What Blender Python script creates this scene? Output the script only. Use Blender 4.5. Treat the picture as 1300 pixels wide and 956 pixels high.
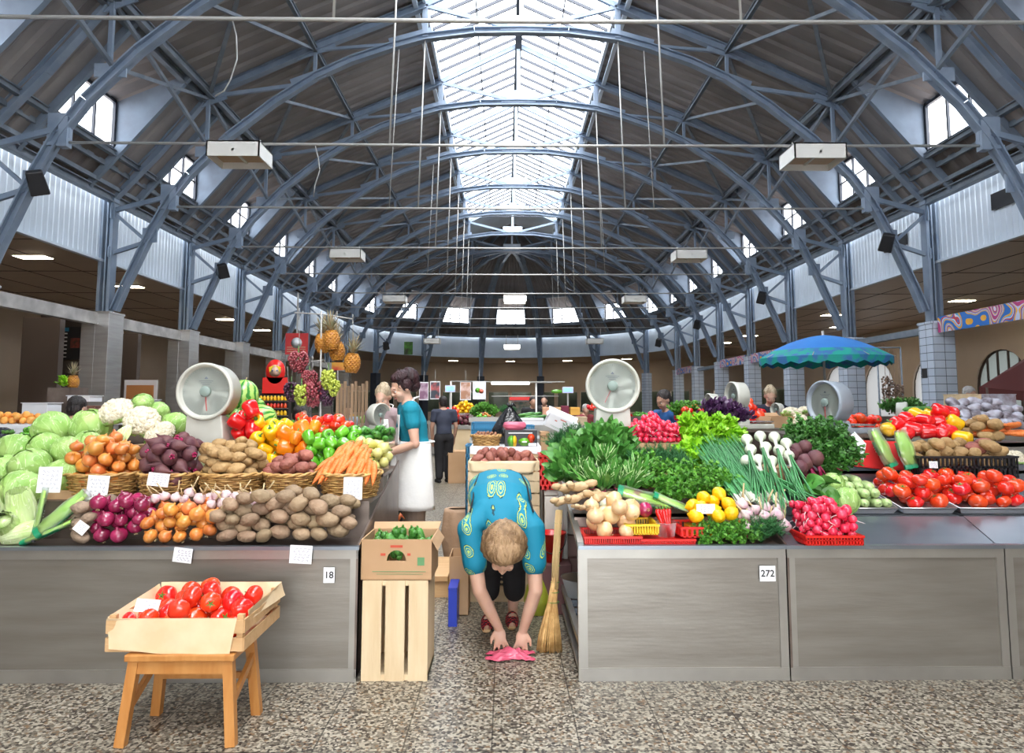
import bpy, bmesh, math, random
from mathutils import Vector, Matrix, noise, Quaternion
random.seed(7)
PI = math.pi
for o in list(bpy.data.objects): bpy.data.objects.remove(o, do_unlink=True)
SC = bpy.context.scene
COL = SC.collection

# ------------------------------------------------------------------ camera
FPX, PPX, PPY, IW, IH = 867.0, 650.0, 433.0, 1300, 956
EYE = Vector((-0.34, 0.0, 1.55))
PITCH = math.atan(78 / FPX); YAW = math.atan(8.5 / FPX)
FWD = Vector((math.sin(YAW) * math.cos(PITCH), math.cos(YAW) * math.cos(PITCH), math.sin(PITCH)))
RGT = Vector((math.cos(YAW), -math.sin(YAW), 0)); UPV = RGT.cross(FWD)
cam_data = bpy.data.cameras.new('camera')
cam = bpy.data.objects.new('camera', cam_data); COL.objects.link(cam)
rot = Matrix((RGT, UPV, -FWD)).transposed()
cam.matrix_world = Matrix.Translation(EYE) @ rot.to_4x4()
cam_data.sensor_fit = 'HORIZONTAL'; cam_data.sensor_width = 36.0
cam_data.lens = FPX / IW * 36.0
cam_data.shift_x = 0.0
cam_data.shift_y = -(IH / 2 - PPY) / IW
cam_data.clip_end = 300
SC.camera = cam
def ray(px, py): return RGT * (px - PPX) - UPV * (py - PPY) + FWD * FPX
def atY(px, py, y):
    d = ray(px, py); return EYE + d * (y / d.y)
def atZ(px, py, z):
    d = ray(px, py); return EYE + d * ((z - EYE.z) / d.z)
def atX(px, py, x):
    d = ray(px, py); return EYE + d * ((x - EYE.x) / d.x)
def X(px, y, py=600): return atY(px, py, y).x
def Z(py, y, px=650): return atY(px, py, y).z

# ------------------------------------------------------------------ sky, daylight, exposure
SC.view_settings.view_transform = 'Standard'; SC.view_settings.look = 'None'
SC.view_settings.gamma = 1.0; SC.view_settings.use_curve_mapping = False
SC.view_settings.exposure = 0.12
SKY_STRENGTH = 9.0
world = bpy.data.worlds.new('World'); SC.world = world; world.use_nodes = True
bg = world.node_tree.nodes['Background']; bg.inputs[0].default_value = (0.90, 0.95, 1.0, 1); bg.inputs[1].default_value = SKY_STRENGTH
SUN_STRENGTH = 7.0
sd = bpy.data.lights.new('sun', 'SUN'); sd.energy = SUN_STRENGTH; sd.angle = math.radians(35); sd.color = (1.0, 0.96, 0.9)
so = bpy.data.objects.new('sun', sd); COL.objects.link(so); so.rotation_euler = (math.radians(32), math.radians(6), 0)
def portal(name, loc, rot_e, sx, sy):
    l = bpy.data.lights.new(name, 'AREA'); l.shape = 'RECTANGLE'; l.size = sx; l.size_y = sy; l.cycles.is_portal = True
    o = bpy.data.objects.new(name, l); COL.objects.link(o); o.location = loc; o.rotation_euler = rot_e
portal('skylight_portal', (0, 12.2, 11.3), (0, 0, 0), 4.3, 39.5)
portal('gable_fill_portal', (0, -7.5, 3.3), (-PI / 2, 0, 0), 17, 6.6)  # guides sky sampling through the added openings of the unseen gable
SC.cycles.max_bounces = 8; SC.cycles.diffuse_bounces = 5; SC.cycles.glossy_bounces = 3; SC.cycles.transmission_bounces = 4
SC.cycles.transparent_max_bounces = 10; SC.cycles.caustics_reflective = False; SC.cycles.caustics_refractive = False
SC.cycles.use_denoising = True; SC.cycles.sample_clamp_indirect = 6.0
try: SC.cycles.denoiser = 'OPENIMAGEDENOISE'
except Exception: pass

# ------------------------------------------------------------------ helpers: materials
MATS = {}
def mat(name, col, rough=0.55, metal=0.0, col2=None, nscale=8.0, ramp=(0.35, 0.65), var=0.0, huevar=0.0, bump=0.0, bscale=30.0,
        spec=0.5, sss=0.0, alpha=None, trans=0.0, coat=0.0, stretch=None, emit=None, estr=0.0, detail=4.0, rvar=0.0):
    if name in MATS: return MATS[name]
    m = bpy.data.materials.new(name); m.use_nodes = True; nt = m.node_tree; N = nt.nodes; L = nt.links
    b = N['Principled BSDF']
    b.inputs['Base Color'].default_value = (*col, 1); b.inputs['Roughness'].default_value = rough; b.inputs['Metallic'].default_value = metal
    b.inputs['Specular IOR Level'].default_value = spec
    if coat: b.inputs['Coat Weight'].default_value = coat; b.inputs['Coat Roughness'].default_value = 0.15
    if trans: b.inputs['Transmission Weight'].default_value = trans
    if alpha is not None: b.inputs['Alpha'].default_value = alpha
    if sss: b.inputs['Subsurface Weight'].default_value = sss; b.inputs['Subsurface Radius'].default_value = (0.02, 0.01, 0.005); b.inputs['Subsurface Scale'].default_value = 1.0
    if emit: b.inputs['Emission Color'].default_value = (*emit, 1); b.inputs['Emission Strength'].default_value = estr
    tc = N.new('ShaderNodeTexCoord'); vec = tc.outputs['Object']
    if stretch:
        mp = N.new('ShaderNodeMapping'); mp.inputs['Scale'].default_value = stretch; L.new(vec, mp.inputs[0]); vec = mp.outputs[0]
    out = None
    if col2 is not None:
        nz = N.new('ShaderNodeTexNoise'); nz.inputs['Scale'].default_value = nscale; nz.inputs['Detail'].default_value = detail; L.new(vec, nz.inputs['Vector'])
        oi = N.new('ShaderNodeObjectInfo')
        r = N.new('ShaderNodeValToRGB'); r.color_ramp.elements[0].position = ramp[0]; r.color_ramp.elements[1].position = ramp[1]
        r.color_ramp.elements[0].color = (*col, 1); r.color_ramp.elements[1].color = (*col2, 1)
        L.new(nz.outputs['Fac'], r.inputs[0]); out = r.outputs[0]
    if var or huevar:
        oi = N.new('ShaderNodeObjectInfo'); hs = N.new('ShaderNodeHueSaturation')
        if out: L.new(out, hs.inputs['Color'])
        else: hs.inputs['Color'].default_value = (*col, 1)
        mr = N.new('ShaderNodeMapRange'); mr.inputs['To Min'].default_value = 1 - var; mr.inputs['To Max'].default_value = 1 + var
        L.new(oi.outputs['Random'], mr.inputs[0]); L.new(mr.outputs[0], hs.inputs['Value'])
        if huevar:
            wn = N.new('ShaderNodeTexWhiteNoise'); wn.noise_dimensions = '1D'; L.new(oi.outputs['Random'], wn.inputs['W'])
            m2 = N.new('ShaderNodeMapRange'); m2.inputs['To Min'].default_value = 0.5 - huevar; m2.inputs['To Max'].default_value = 0.5 + huevar
            L.new(wn.outputs['Value'], m2.inputs[0]); L.new(m2.outputs[0], hs.inputs['Hue'])
        out = hs.outputs[0]
    if out: L.new(out, b.inputs['Base Color'])
    if bump:
        n2 = N.new('ShaderNodeTexNoise'); n2.inputs['Scale'].default_value = bscale; n2.inputs['Detail'].default_value = 3; L.new(vec, n2.inputs['Vector'])
        bp = N.new('ShaderNodeBump'); bp.inputs['Strength'].default_value = bump; bp.inputs['Distance'].default_value = 0.02
        L.new(n2.outputs['Fac'], bp.inputs['Height']); L.new(bp.outputs[0], b.inputs['Normal'])
        if rvar:
            m3 = N.new('ShaderNodeMapRange'); m3.inputs['To Min'].default_value = max(0, rough - rvar); m3.inputs['To Max'].default_value = min(1, rough + rvar)
            L.new(n2.outputs['Fac'], m3.inputs[0]); L.new(m3.outputs[0], b.inputs['Roughness'])
    MATS[name] = m
    return m

# ------------------------------------------------------------------ helpers: meshes
def frame_of(d, up=Vector((0, 0, 1))):
    d = d.normalized()
    if abs(d.dot(up)) > 0.98: up = Vector((0, 1, 0)) if abs(d.y) < 0.9 else Vector((1, 0, 0))
    s = d.cross(up).normalized(); u = s.cross(d).normalized()
    return s, u, d
class MB:
    def __init__(self): self.v = []; self.f = []; self.m = []; self.s = []
    def add(self, vs, fs, mi=0, smooth=False, M=None):
        o = len(self.v)
        self.v += [tuple(M @ Vector(p)) if M is not None else tuple(p) for p in vs]
        for f in fs: self.f.append([i + o for i in f]); self.m.append(mi); self.s.append(smooth)
        return self
    def box(self, c, s, rz=0, mi=0, M=None, taper=None):
        hx, hy, hz = s[0] / 2, s[1] / 2, s[2] / 2
        t = taper or 1.0
        vs = [(-hx, -hy, -hz), (hx, -hy, -hz), (hx, hy, -hz), (-hx, hy, -hz), (-hx * t, -hy * t, hz), (hx * t, -hy * t, hz), (hx * t, hy * t, hz), (-hx * t, hy * t, hz)]
        R = Matrix.Translation(c) @ Matrix.Rotation(rz, 4, 'Z')
        if M is not None: R = M @ R
        return self.add(vs, [(0, 3, 2, 1), (4, 5, 6, 7), (0, 1, 5, 4), (1, 2, 6, 5), (2, 3, 7, 6), (3, 0, 4, 7)], mi, False, R)
    def bx(self, x0, x1, y0, y1, z0, z1, mi=0): return self.box(((x0 + x1) / 2, (y0 + y1) / 2, (z0 + z1) / 2), (abs(x1 - x0), abs(y1 - y0), abs(z1 - z0)), 0, mi)
    def bar(self, a, b, w, h, mi=0, up=Vector((0, 0, 1))):
        a = Vector(a); b = Vector(b); s, u, d = frame_of(b - a, up)
        vs = []
        for p in (a, b):
            for i, j in ((-1, -1), (1, -1), (1, 1), (-1, 1)): vs.append(p + s * (w / 2 * i) + u * (h / 2 * j))
        return self.add(vs, [(3, 2, 1, 0), (4, 5, 6, 7), (0, 1, 5, 4), (1, 2, 6, 5), (2, 3, 7, 6), (3, 0, 4, 7)], mi)
    def ibar(self, a, b, w, h, t=0.02, mi=0):      # an I section: two flanges and a web
        a = Vector(a); b = Vector(b); s, u, d = frame_of(b - a)
        for k in (-1, 1): self.bar(a + u * (k * (h / 2 - t / 2)), b + u * (k * (h / 2 - t / 2)), w, t, mi)
        return self.bar(a, b, t, h, mi)
    def tube(self, pts, r, n=8, mi=0, smooth=True, cap=True, closed=False):
        pts = [Vector(p) for p in pts]; k = len(pts)
        rs = r if isinstance(r, (list, tuple)) else [r] * k
        vs = []; up = None
        for i, p in enumerate(pts):
            if closed: d = pts[(i + 1) % k] - pts[i - 1]
            else: d = pts[min(i + 1, k - 1)] - pts[max(i - 1, 0)]
            if d.length < 1e-9: d = Vector((0, 0, 1))
            d.normalize()
            if up is None: s, up, _ = frame_of(d)
            else:
                up = (up - d * up.dot(d))
                if up.length < 1e-6: s, up, _ = frame_of(d)
                up.normalize(); s = d.cross(up)
            ra, rb = rs[i] if isinstance(rs[i], (list, tuple)) else (rs[i], rs[i])
            for j in range(n):
                a = 2 * PI * j / n; vs.append(p + s * (ra * math.cos(a)) + up * (rb * math.sin(a)))
        fs = []
        for i in range(k if closed else k - 1):
            i2 = (i + 1) % k
            for j in range(n):
                j2 = (j + 1) % n; fs.append((i * n + j, i * n + j2, i2 * n + j2, i2 * n + j))
        if cap and not closed:
            fs.append(list(range(n))[::-1]); fs.append([(k - 1) * n + j for j in range(n)])
        return self.add(vs, fs, mi, smooth)
    def lathe(self, prof, n=16, mi=0, M=None, smooth=True, lob=None):
        vs = []
        for i, (r, z) in enumerate(prof):
            for j in range(n):
                a = 2 * PI * j / n; rr = r * (lob(a, i / (len(prof) - 1)) if lob else 1)
                vs.append((rr * math.cos(a), rr * math.sin(a), z))
        fs = []
        for i in range(len(prof) - 1):
            for j in range(n):
                j2 = (j + 1) % n; fs.append((i * n + j, i * n + j2, (i + 1) * n + j2, (i + 1) * n + j))
        if prof[0][0] > 1e-5: fs.append(list(range(n))[::-1])
        if prof[-1][0] > 1e-5: fs.append([(len(prof) - 1) * n + j for j in range(n)])
        return self.add(vs, fs, mi, smooth, M)
    def sphere(self, c, r, nu=10, nv=7, mi=0, M=None, fn=None):
        rx, ry, rz = r if isinstance(r, (list, tuple)) else (r, r, r)
        vs = [(0, 0, -1)]
        for i in range(1, nv):
            t = PI * i / nv
            for j in range(nu): a = 2 * PI * j / nu; vs.append((math.sin(t) * math.cos(a), math.sin(t) * math.sin(a), -math.cos(t)))
        vs.append((0, 0, 1)); fs = []
        for j in range(nu):
            fs.append((0, 1 + (j + 1) % nu, 1 + j)); fs.append((len(vs) - 1, 1 + (nv - 2) * nu + j, 1 + (nv - 2) * nu + (j + 1) % nu))
        for i in range(nv - 2):
            for j in range(nu):
                j2 = (j + 1) % nu; fs.append((1 + i * nu + j, 1 + i * nu + j2, 1 + (i + 1) * nu + j2, 1 + (i + 1) * nu + j))
        c = Vector(c); o = []
        for p in vs:
            k = fn(Vector(p)) if fn else 1.0
            q = Vector((p[0] * rx * k, p[1] * ry * k, p[2] * rz * k))
            if M is not None: q = M @ q
            o.append(q + c)
        return self.add(o, fs, mi, True)
    def grid(self, fn, nu, nv, mi=0, smooth=True):
        vs = [fn(i / nu, j / nv) for j in range(nv + 1) for i in range(nu + 1)]
        fs = [(j * (nu + 1) + i, j * (nu + 1) + i + 1, (j + 1) * (nu + 1) + i + 1, (j + 1) * (nu + 1) + i) for j in range(nv) for i in range(nu)]
        return self.add(vs, fs, mi, smooth)
    def mesh(self, name, mats):
        me = bpy.data.meshes.new(name); me.from_pydata([tuple(p) for p in self.v], [], self.f)
        if not isinstance(mats, (list, tuple)): mats = [mats]
        for m in mats: me.materials.append(m)
        me.polygons.foreach_set('material_index', self.m); me.polygons.foreach_set('use_smooth', self.s); me.update()
        return me
    def build(self, name, mats, parent=None, bevel=0, solid=0):
        o = link(name, self.mesh(name, mats), parent)
        if solid: s = o.modifiers.new('s', 'SOLIDIFY'); s.thickness = solid; s.offset = 0
        if bevel: b = o.modifiers.new('b', 'BEVEL'); b.width = bevel; b.segments = 2; b.limit_method = 'ANGLE'
        return o
def link(name, data, parent=None):
    o = bpy.data.objects.new(name, data); COL.objects.link(o)
    if parent is not None: o.parent = parent
    return o
def tag(o, label=None, cat=None, group=None, kind=None):
    if label: o['label'] = label
    if cat: o['category'] = cat
    if group: o['group'] = group
    if kind: o['kind'] = kind
    return o
def thing(name, label, cat, loc=(0, 0, 0), rz=0, group=None, kind=None):
    o = link(name, None); o.location = loc; o.rotation_euler = (0, 0, rz); return tag(o, label, cat, group, kind)
def struct(name, mb, m, parent=None, **k):
    o = mb.build(name, m, parent, **k)
    if parent is None: o['kind'] = 'structure'
    return o
def dup(src, loc=None, rot=None, scale=None, label=None, group=None, M=None):
    def cp(o, par):
        c = o.copy(); COL.objects.link(c)
        if par is not None: c.parent = par
        for ch in o.children: cp(ch, c)
        return c
    r = cp(src, None)
    if M is not None: r.matrix_basis = M
    else:
        if loc is not None: r.location = loc
        if rot is not None: r.rotation_euler = rot
        if scale is not None: r.scale = (scale,) * 3 if isinstance(scale, (int, float)) else scale
    if label: r['label'] = label
    if group: r['group'] = group
    return r
rnd = random.uniform
ORD = ['first', 'second', 'third', 'fourth', 'fifth', 'sixth', 'seventh', 'eighth', 'ninth', 'tenth', 'eleventh', 'twelfth', 'thirteenth']
# ------------------------------------------------------------------ the hall
W = 8.5; BAY = 3.505; Y0 = 13.88
YK = lambda k: Y0 + BAY * k
KMIN, KMAX = -5, 6; YE = YK(6)
m_steel = mat('blue_painted_steel', (0.19, 0.25, 0.34), 0.45, col2=(0.25, 0.31, 0.40), nscale=3, spec=0.6)
m_steel_dk = mat('weathered_blue_steel', (0.13, 0.16, 0.20), 0.5, col2=(0.20, 0.23, 0.27), nscale=4)
m_roof = mat('grey_corrugated_roof', (0.19, 0.175, 0.175), 0.6, col2=(0.27, 0.245, 0.24), nscale=0.8)
m_roof_low = mat('rusty_corrugated_roof', (0.09, 0.075, 0.065), 0.7, col2=(0.15, 0.13, 0.125), nscale=2.0)
m_cheek = mat('blue_plaster', (0.22, 0.28, 0.36), 0.8, col2=(0.16, 0.19, 0.24), nscale=1.6)
m_fascia = mat('pale_blue_fascia', (0.70, 0.78, 0.88), 0.5, col2=(0.62, 0.70, 0.79), nscale=1.2)
m_ceil = mat('brown_ceiling_panel', (0.50, 0.37, 0.29), 0.4, col2=(0.46, 0.34, 0.27), nscale=0.5, stretch=(1, 6, 1))
m_beige = mat('beige_wall', (0.66, 0.54, 0.43), 0.8, col2=(0.61, 0.50, 0.40), nscale=1)
m_whitetile_wall = mat('white_glazed_wall', (0.62, 0.62, 0.60), 0.4)
m_frame = mat('dark_window_frame', (0.03, 0.035, 0.05), 0.5)
m_winbrown = mat('brown_window_frame', (0.07, 0.045, 0.035), 0.5)
m_rod = mat('galvanised_rod', (0.45, 0.44, 0.42), 0.45, 0.3)
m_white = mat('white_paint', (0.75, 0.73, 0.68), 0.5)
m_lampwarm = mat('stained_lamp_interior', (0.55, 0.38, 0.24), 0.5)
m_black = mat('black_plastic', (0.015, 0.015, 0.018), 0.4)
m_glow = mat('lit_lamp_diffuser', (1, 0.9, 0.7), 0.5, emit=(1.0, 0.86, 0.62), estr=32.0)
m_glowwhite = mat('lit_white_diffuser', (1, 1, 1), 0.5, emit=(1.0, 0.97, 0.9), estr=6.0)
def glass_mat(name, tint, tr=0.85, rough=0.05, spotty=False):
    m = bpy.data.materials.new(name); m.use_nodes = True; nt = m.node_tree; N = nt.nodes; L = nt.links
    for n in list(N): N.remove(n)
    o = N.new('ShaderNodeOutputMaterial'); t = N.new('ShaderNodeBsdfTransparent'); t.inputs[0].default_value = (*tint, 1)
    d = N.new('ShaderNodeBsdfTranslucent'); d.inputs[0].default_value = (*tint, 1)
    g = N.new('ShaderNodeBsdfGlossy'); g.inputs['Roughness'].default_value = rough
    a = N.new('ShaderNodeMixShader'); b = N.new('ShaderNodeMixShader'); b.inputs[0].default_value = 0.05
    a.inputs[0].default_value = 1 - tr
    if spotty:
        tc = N.new('ShaderNodeTexCoord'); nz = N.new('ShaderNodeTexNoise'); nz.inputs['Scale'].default_value = 2.5; nz.inputs['Detail'].default_value = 6
        mr = N.new('ShaderNodeMapRange'); mr.inputs['From Min'].default_value = 0.35; mr.inputs['From Max'].default_value = 0.7
        mr.inputs['To Min'].default_value = 0.15; mr.inputs['To Max'].default_value = 0.75
        L.new(tc.outputs['Object'], nz.inputs['Vector']); L.new(nz.outputs['Fac'], mr.inputs[0]); L.new(mr.outputs[0], a.inputs[0])
    L.new(t.outputs[0], a.inputs[1]); L.new(d.outputs[0], a.inputs[2]); L.new(a.outputs[0], b.inputs[1]); L.new(g.outputs[0], b.inputs[2]); L.new(b.outputs[0], o.inputs[0])
    MATS[name] = m; return m
m_skyglass = glass_mat('skylight_glass', (0.95, 0.97, 1.0), 0.85)
m_winglass = glass_mat('dusty_window_glass', (0.9, 0.92, 0.95), 0.7, spotty=True)
# floor: speckled terrazzo
def terrazzo():
    m = bpy.data.materials.new('terrazzo'); m.use_nodes = True; nt = m.node_tree; N = nt.nodes; L = nt.links; b = N['Principled BSDF']
    tc = N.new('ShaderNodeTexCoord'); v = N.new('ShaderNodeTexVoronoi'); v.inputs['Scale'].default_value = 75; v.inputs['Randomness'].default_value = 1
    L.new(tc.outputs['Object'], v.inputs['Vector'])
    sp = N.new('ShaderNodeSeparateColor'); L.new(v.outputs['Color'], sp.inputs[0])
    r = N.new('ShaderNodeValToRGB'); r.color_ramp.interpolation = 'CONSTANT'
    cols = [(0, (0.035, 0.026, 0.02)), (0.17, (0.12, 0.10, 0.075)), (0.38, (0.33, 0.29, 0.22)), (0.60, (0.19, 0.165, 0.125)), (0.8, (0.40, 0.36, 0.28)), (0.93, (0.18, 0.11, 0.06))]
    e = r.color_ramp.elements
    e[0].position = 0; e[0].color = (*cols[0][1], 1); e[1].position = cols[1][0]; e[1].color = (*cols[1][1], 1)
    for p, c in cols[2:]: q = e.new(p); q.color = (*c, 1)
    L.new(sp.outputs[0], r.inputs[0])
    bk = N.new('ShaderNodeTexBrick'); bk.offset = 0; bk.inputs['Scale'].default_value = 1; bk.inputs['Brick Width'].default_value = 0.4; bk.inputs['Row Height'].default_value = 0.4
    bk.inputs['Mortar Size'].default_value = 0.004; bk.inputs['Color1'].default_value = (1, 1, 1, 1); bk.inputs['Color2'].default_value = (0.92, 0.92, 0.92, 1); bk.inputs['Mortar'].default_value = (0.35, 0.35, 0.35, 1)
    L.new(tc.outputs['Object'], bk.inputs['Vector'])
    mx = N.new('ShaderNodeMix'); mx.data_type = 'RGBA'; mx.blend_type = 'MULTIPLY'; mx.inputs[0].default_value = 1
    L.new(r.outputs[0], mx.inputs[6]); L.new(bk.outputs['Color'], mx.inputs[7]); L.new(mx.outputs[2], b.inputs['Base Color'])
    b.inputs['Roughness'].default_value = 0.38; return m
m_floor = terrazzo()
fl = MB(); fl.bx(-15.2, 15.2, -7.4, 50, -0.2, 0); struct('floor', fl, m_floor)

def half(r, th): return (r * math.sin(th), YE + r * math.cos(th))   # a plan point of the apse; th from the axis
SKY_X, SKY_Z = 2.05, 10.05; KNEE = (6.57, 8.04); EAVE = (8.5, 5.75); SILL = (7.98, 6.40)
def corr_samples(s0, s1, p=0.39):
    out = []; n = max(1, round((s1 - s0) / p)); q = (s1 - s0) / n
    for i in range(n):
        for f, h in ((0, 0), (0.38, 0), (0.5, 1), (0.88, 1)): out.append((s0 + (i + f) * q, h))
    out.append((s1, 0)); return out
def roofpatch(mb, mapf, s0, s1, prof, mi=0, h=0.055, th=0.0):
    ss = corr_samples(s0, s1); vs = []
    for s, k in ss:
        for r, z in prof: vs.append(mapf(s, r, z + k * h))
    n = len(prof); fs = []
    for i in range(len(ss) - 1):
        for j in range(n - 1): fs.append((i * n + j, i * n + j + 1, (i + 1) * n + j + 1, (i + 1) * n + j))
    mb.add(vs, fs, mi)
upper = [(SKY_X, SKY_Z + 0.05), (4.35, 9.09), KNEE]
DW = 0.98    # half a dormer
def dormer(mb, fr, mapf, sc):
    """steep slope beside and below the dormer, its ceiling and cheeks"""
    a, b = sc - DW, sc + DW
    roofpatch(mb, mapf, a, b, [SILL, EAVE], 1, 0.05)
    roofpatch(mb, mapf, a, b, [KNEE, (8.02, 7.42)], 0, 0.04)
    for s in (a, b):
        mb.bar(mapf(s, KNEE[0], KNEE[1] - 0.02), mapf(s, EAVE[0], EAVE[1] - 0.02), 0.09, 0.16, 2)
        mb.add([mapf(s, *KNEE), mapf(s, 8.02, 7.42), mapf(s, 8.02, 6.33)], [(0, 1, 2)], 2)
    mb.add([mapf(s, r, z) for s in (a, b) for r, z in (SILL, (8.05, 6.5))], [(0, 1, 3, 2)], 1)
WN = [0]
def dormer_window(mapf, sc, cross):
    WN[0] += 1
    root = link('window_%d' % WN[0], None); root['kind'] = 'structure'
    p = Vector(mapf(sc, 8.0, 6.95)); q = Vector(mapf(sc + 0.1, 8.0, 6.95)); t = (q - p).normalized(); o_ = Vector((t.y, -t.x, 0))
    if o_.dot(Vector(mapf(sc, 9, 6.95)) - p) < 0: o_ = -o_
    f = MB(); z0, z1, w = 6.47, 7.42, 0.95
    def P(a, z): return p + t * a + Vector((0, 0, z - 6.95))
    up = Vector((0, 0, 1))
    for a in (-w, w): f.bar(P(a, z0), P(a, z1), 0.07, 0.07, up=o_)
    for z in (z0, z1): f.bar(P(-w, z), P(w, z), 0.07, 0.07)
    for a in (-0.31, 0.31): f.bar(P(a, z0), P(a, z1), 0.045, 0.05, up=o_)
    if cross: f.bar(P(-w, 6.95), P(w, 6.95), 0.04, 0.03)
    f.build('window_frame', m_frame, root)
    g = MB(); g.add([P(-w, z0) + o_ * 0.02, P(w, z0) + o_ * 0.02, P(w, z1) + o_ * 0.02, P(-w, z1) + o_ * 0.02], [(0, 1, 2, 3)])
    g.build('window_glass', m_winglass, root)
for sd_ in (-1, 1):
    mp = (lambda sg: (lambda s, r, z: (sg * r, s, z)))(sd_)
    mb = MB(); roofpatch(mb, mp, YK(KMIN - 1) + 3.2, YE, upper)
    for k in range(KMIN, KMAX + 1):
        sc = YK(k) - 1.83
        lo = YK(k - 1) if k > KMIN else YK(KMIN - 1) + 0.0
        roofpatch(mb, mp, lo, sc - DW, [KNEE, EAVE]); roofpatch(mb, mp, sc + DW, YK(k), [KNEE, EAVE])
        dormer(mb, None, mp, sc); dormer_window(mp, sc, k >= 1)
    struct('roof_' + ('left' if sd_ < 0 else 'right'), mb, [m_roof, m_roof_low, m_cheek])
# apse
ra = MB(); amap = lambda s, r, z: (*half(r, s / W), z)
roofpatch(ra, amap, -PI / 2 * W, PI / 2 * W, [(0.02, 10.85)] + upper)
step = PI / 7 * W
for i in range(-3, 4):
    sc = i * step
    wd = DW * 1.06
    roofpatch(ra, amap, sc - step / 2, sc - wd, [KNEE, EAVE]); roofpatch(ra, amap, sc + wd, sc + step / 2, [KNEE, EAVE])
    DWs = DW; DW = wd; dormer(ra, None, amap, sc); DW = DWs
    dormer_window(amap, sc, True)
struct('roof_apse', ra, [m_roof, m_roof_low, m_cheek])
# skylight: pitched glass with glazing bars
g = MB(); ys0, ys1 = YK(KMIN - 1) + 3.2, YK(5)
root = link('window_%d' % (WN[0] + 1), None); root['kind'] = 'structure'
for s in (-1, 1): g.add([(s * SKY_X, ys0, 10.25), (s * SKY_X, ys1, 10.25), (0, ys1, 11.2), (0, ys0, 11.2)], [(0, 1, 2, 3)])
g.add([(-SKY_X, ys1, 10.25), (SKY_X, ys1, 10.25), (0, ys1, 11.2)], [(0, 1, 2)])
g.build('skylight_glass', m_skyglass, root)
g = MB(); n = int((ys1 - ys0) / 0.5)
for i in range(n + 1):
    y = ys0 + (ys1 - ys0) * i / n
    for s in (-1, 1): g.bar((s * SKY_X, y, 10.22), (0, y, 11.17), 0.04, 0.07)
for s in (-1, 1): g.bar((s * 1.02, ys0, 10.7), (s * 1.02, ys1, 10.7), 0.03, 0.03)
for a, b in (((-SKY_X, ys1, 10.25), (SKY_X, ys1, 10.25)), ((-0.8, ys1, 10.25), (-0.8, ys1, 10.8)), ((0.8, ys1, 10.25), (0.8, ys1, 10.8)), ((-0.8, ys1, 10.8), (0.8, ys1, 10.8))): g.bar(a, b, 0.06, 0.06)
g.build('glazing_bars', m_frame, root)
g = MB(); g.bar((0, ys0, 11.02), (0, YE - BAY, 11.02), 0.17, 0.24); g.build('ridge_beam', m_frame, root)
mb = MB()      # roof over the last bay beyond the glass
for s in (-1, 1): mb.add([(s * SKY_X, YK(5), 10.1), (s * SKY_X, YE, 10.1), (0, YE, 10.86), (0, YK(5), 10.86)], [(0, 1, 2, 3)])
mb.add([(-SKY_X, YK(5), 10.1), (SKY_X, YK(5), 10.1), (0, YK(5), 10.86), (0, YK(5), 11.2), (SKY_X, YK(5), 10.25), (-SKY_X, YK(5), 10.25)], [(0, 2, 3), (0, 3, 5), (2, 1, 3), (1, 4, 3)][:1])
struct('roof_ridge_end', mb, m_fascia)
mb = MB()
for s in (-1, 1):
    mb.bar((s * (SKY_X + 0.02), ys0, 10.14), (s * (SKY_X + 0.02), YE, 10.14), 0.06, 0.26)
    mb.bar((s * (SKY_X + 0.2), ys0, 9.93), (s * (SKY_X + 0.2), YE, 9.93), 0.1, 0.05)
struct('trim_1', mb, m_fascia)
mb = MB()
for s in (-1, 1):
    for dx, dz in ((-0.1, 0.02), (0.1, -0.06)): mb.ibar((s * (KNEE[0] + dx), ys0, KNEE[1] - 0.1 + dz), (s * (KNEE[0] + dx), YE, KNEE[1] - 0.1 + dz), 0.1, 0.16)
    mb.ibar((s * 4.35, ys0, 8.98), (s * 4.35, YE, 8.98), 0.08, 0.12)
    mb.ibar((s * 7.95, ys0, 6.38), (s * 7.95, YE, 6.38), 0.1, 0.12); mb.bar((s * 8.15, ys0, 6.2), (s * 8.15, YE, 6.2), 0.06, 0.1)
    mb.ibar((s * 8.42, ys0, 5.72), (s * 8.42, YE, 5.72), 0.14, 0.16); mb.bar((s * 8.3, ys0, 5.9), (s * 8.3, YE, 5.9), 0.06, 0.08)
for s in (-1, 1): mb.bar((s * (KNEE[0] + 0.03), ys0, 8.06), (s * (KNEE[0] + 0.03), YE, 8.06), 0.14, 0.12)
for r, z in ((KNEE[0], 7.94), (KNEE[0] + 0.03, 8.06), (7.95, 6.38), (8.42, 5.72)):
    pts = [(*half(r, -PI / 2 + PI * i / 28), z) for i in range(29)]
    for a, b in zip(pts, pts[1:]): mb.bar(a, b, 0.12, 0.14)
struct('trim_2', mb, m_steel_dk)

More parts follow.
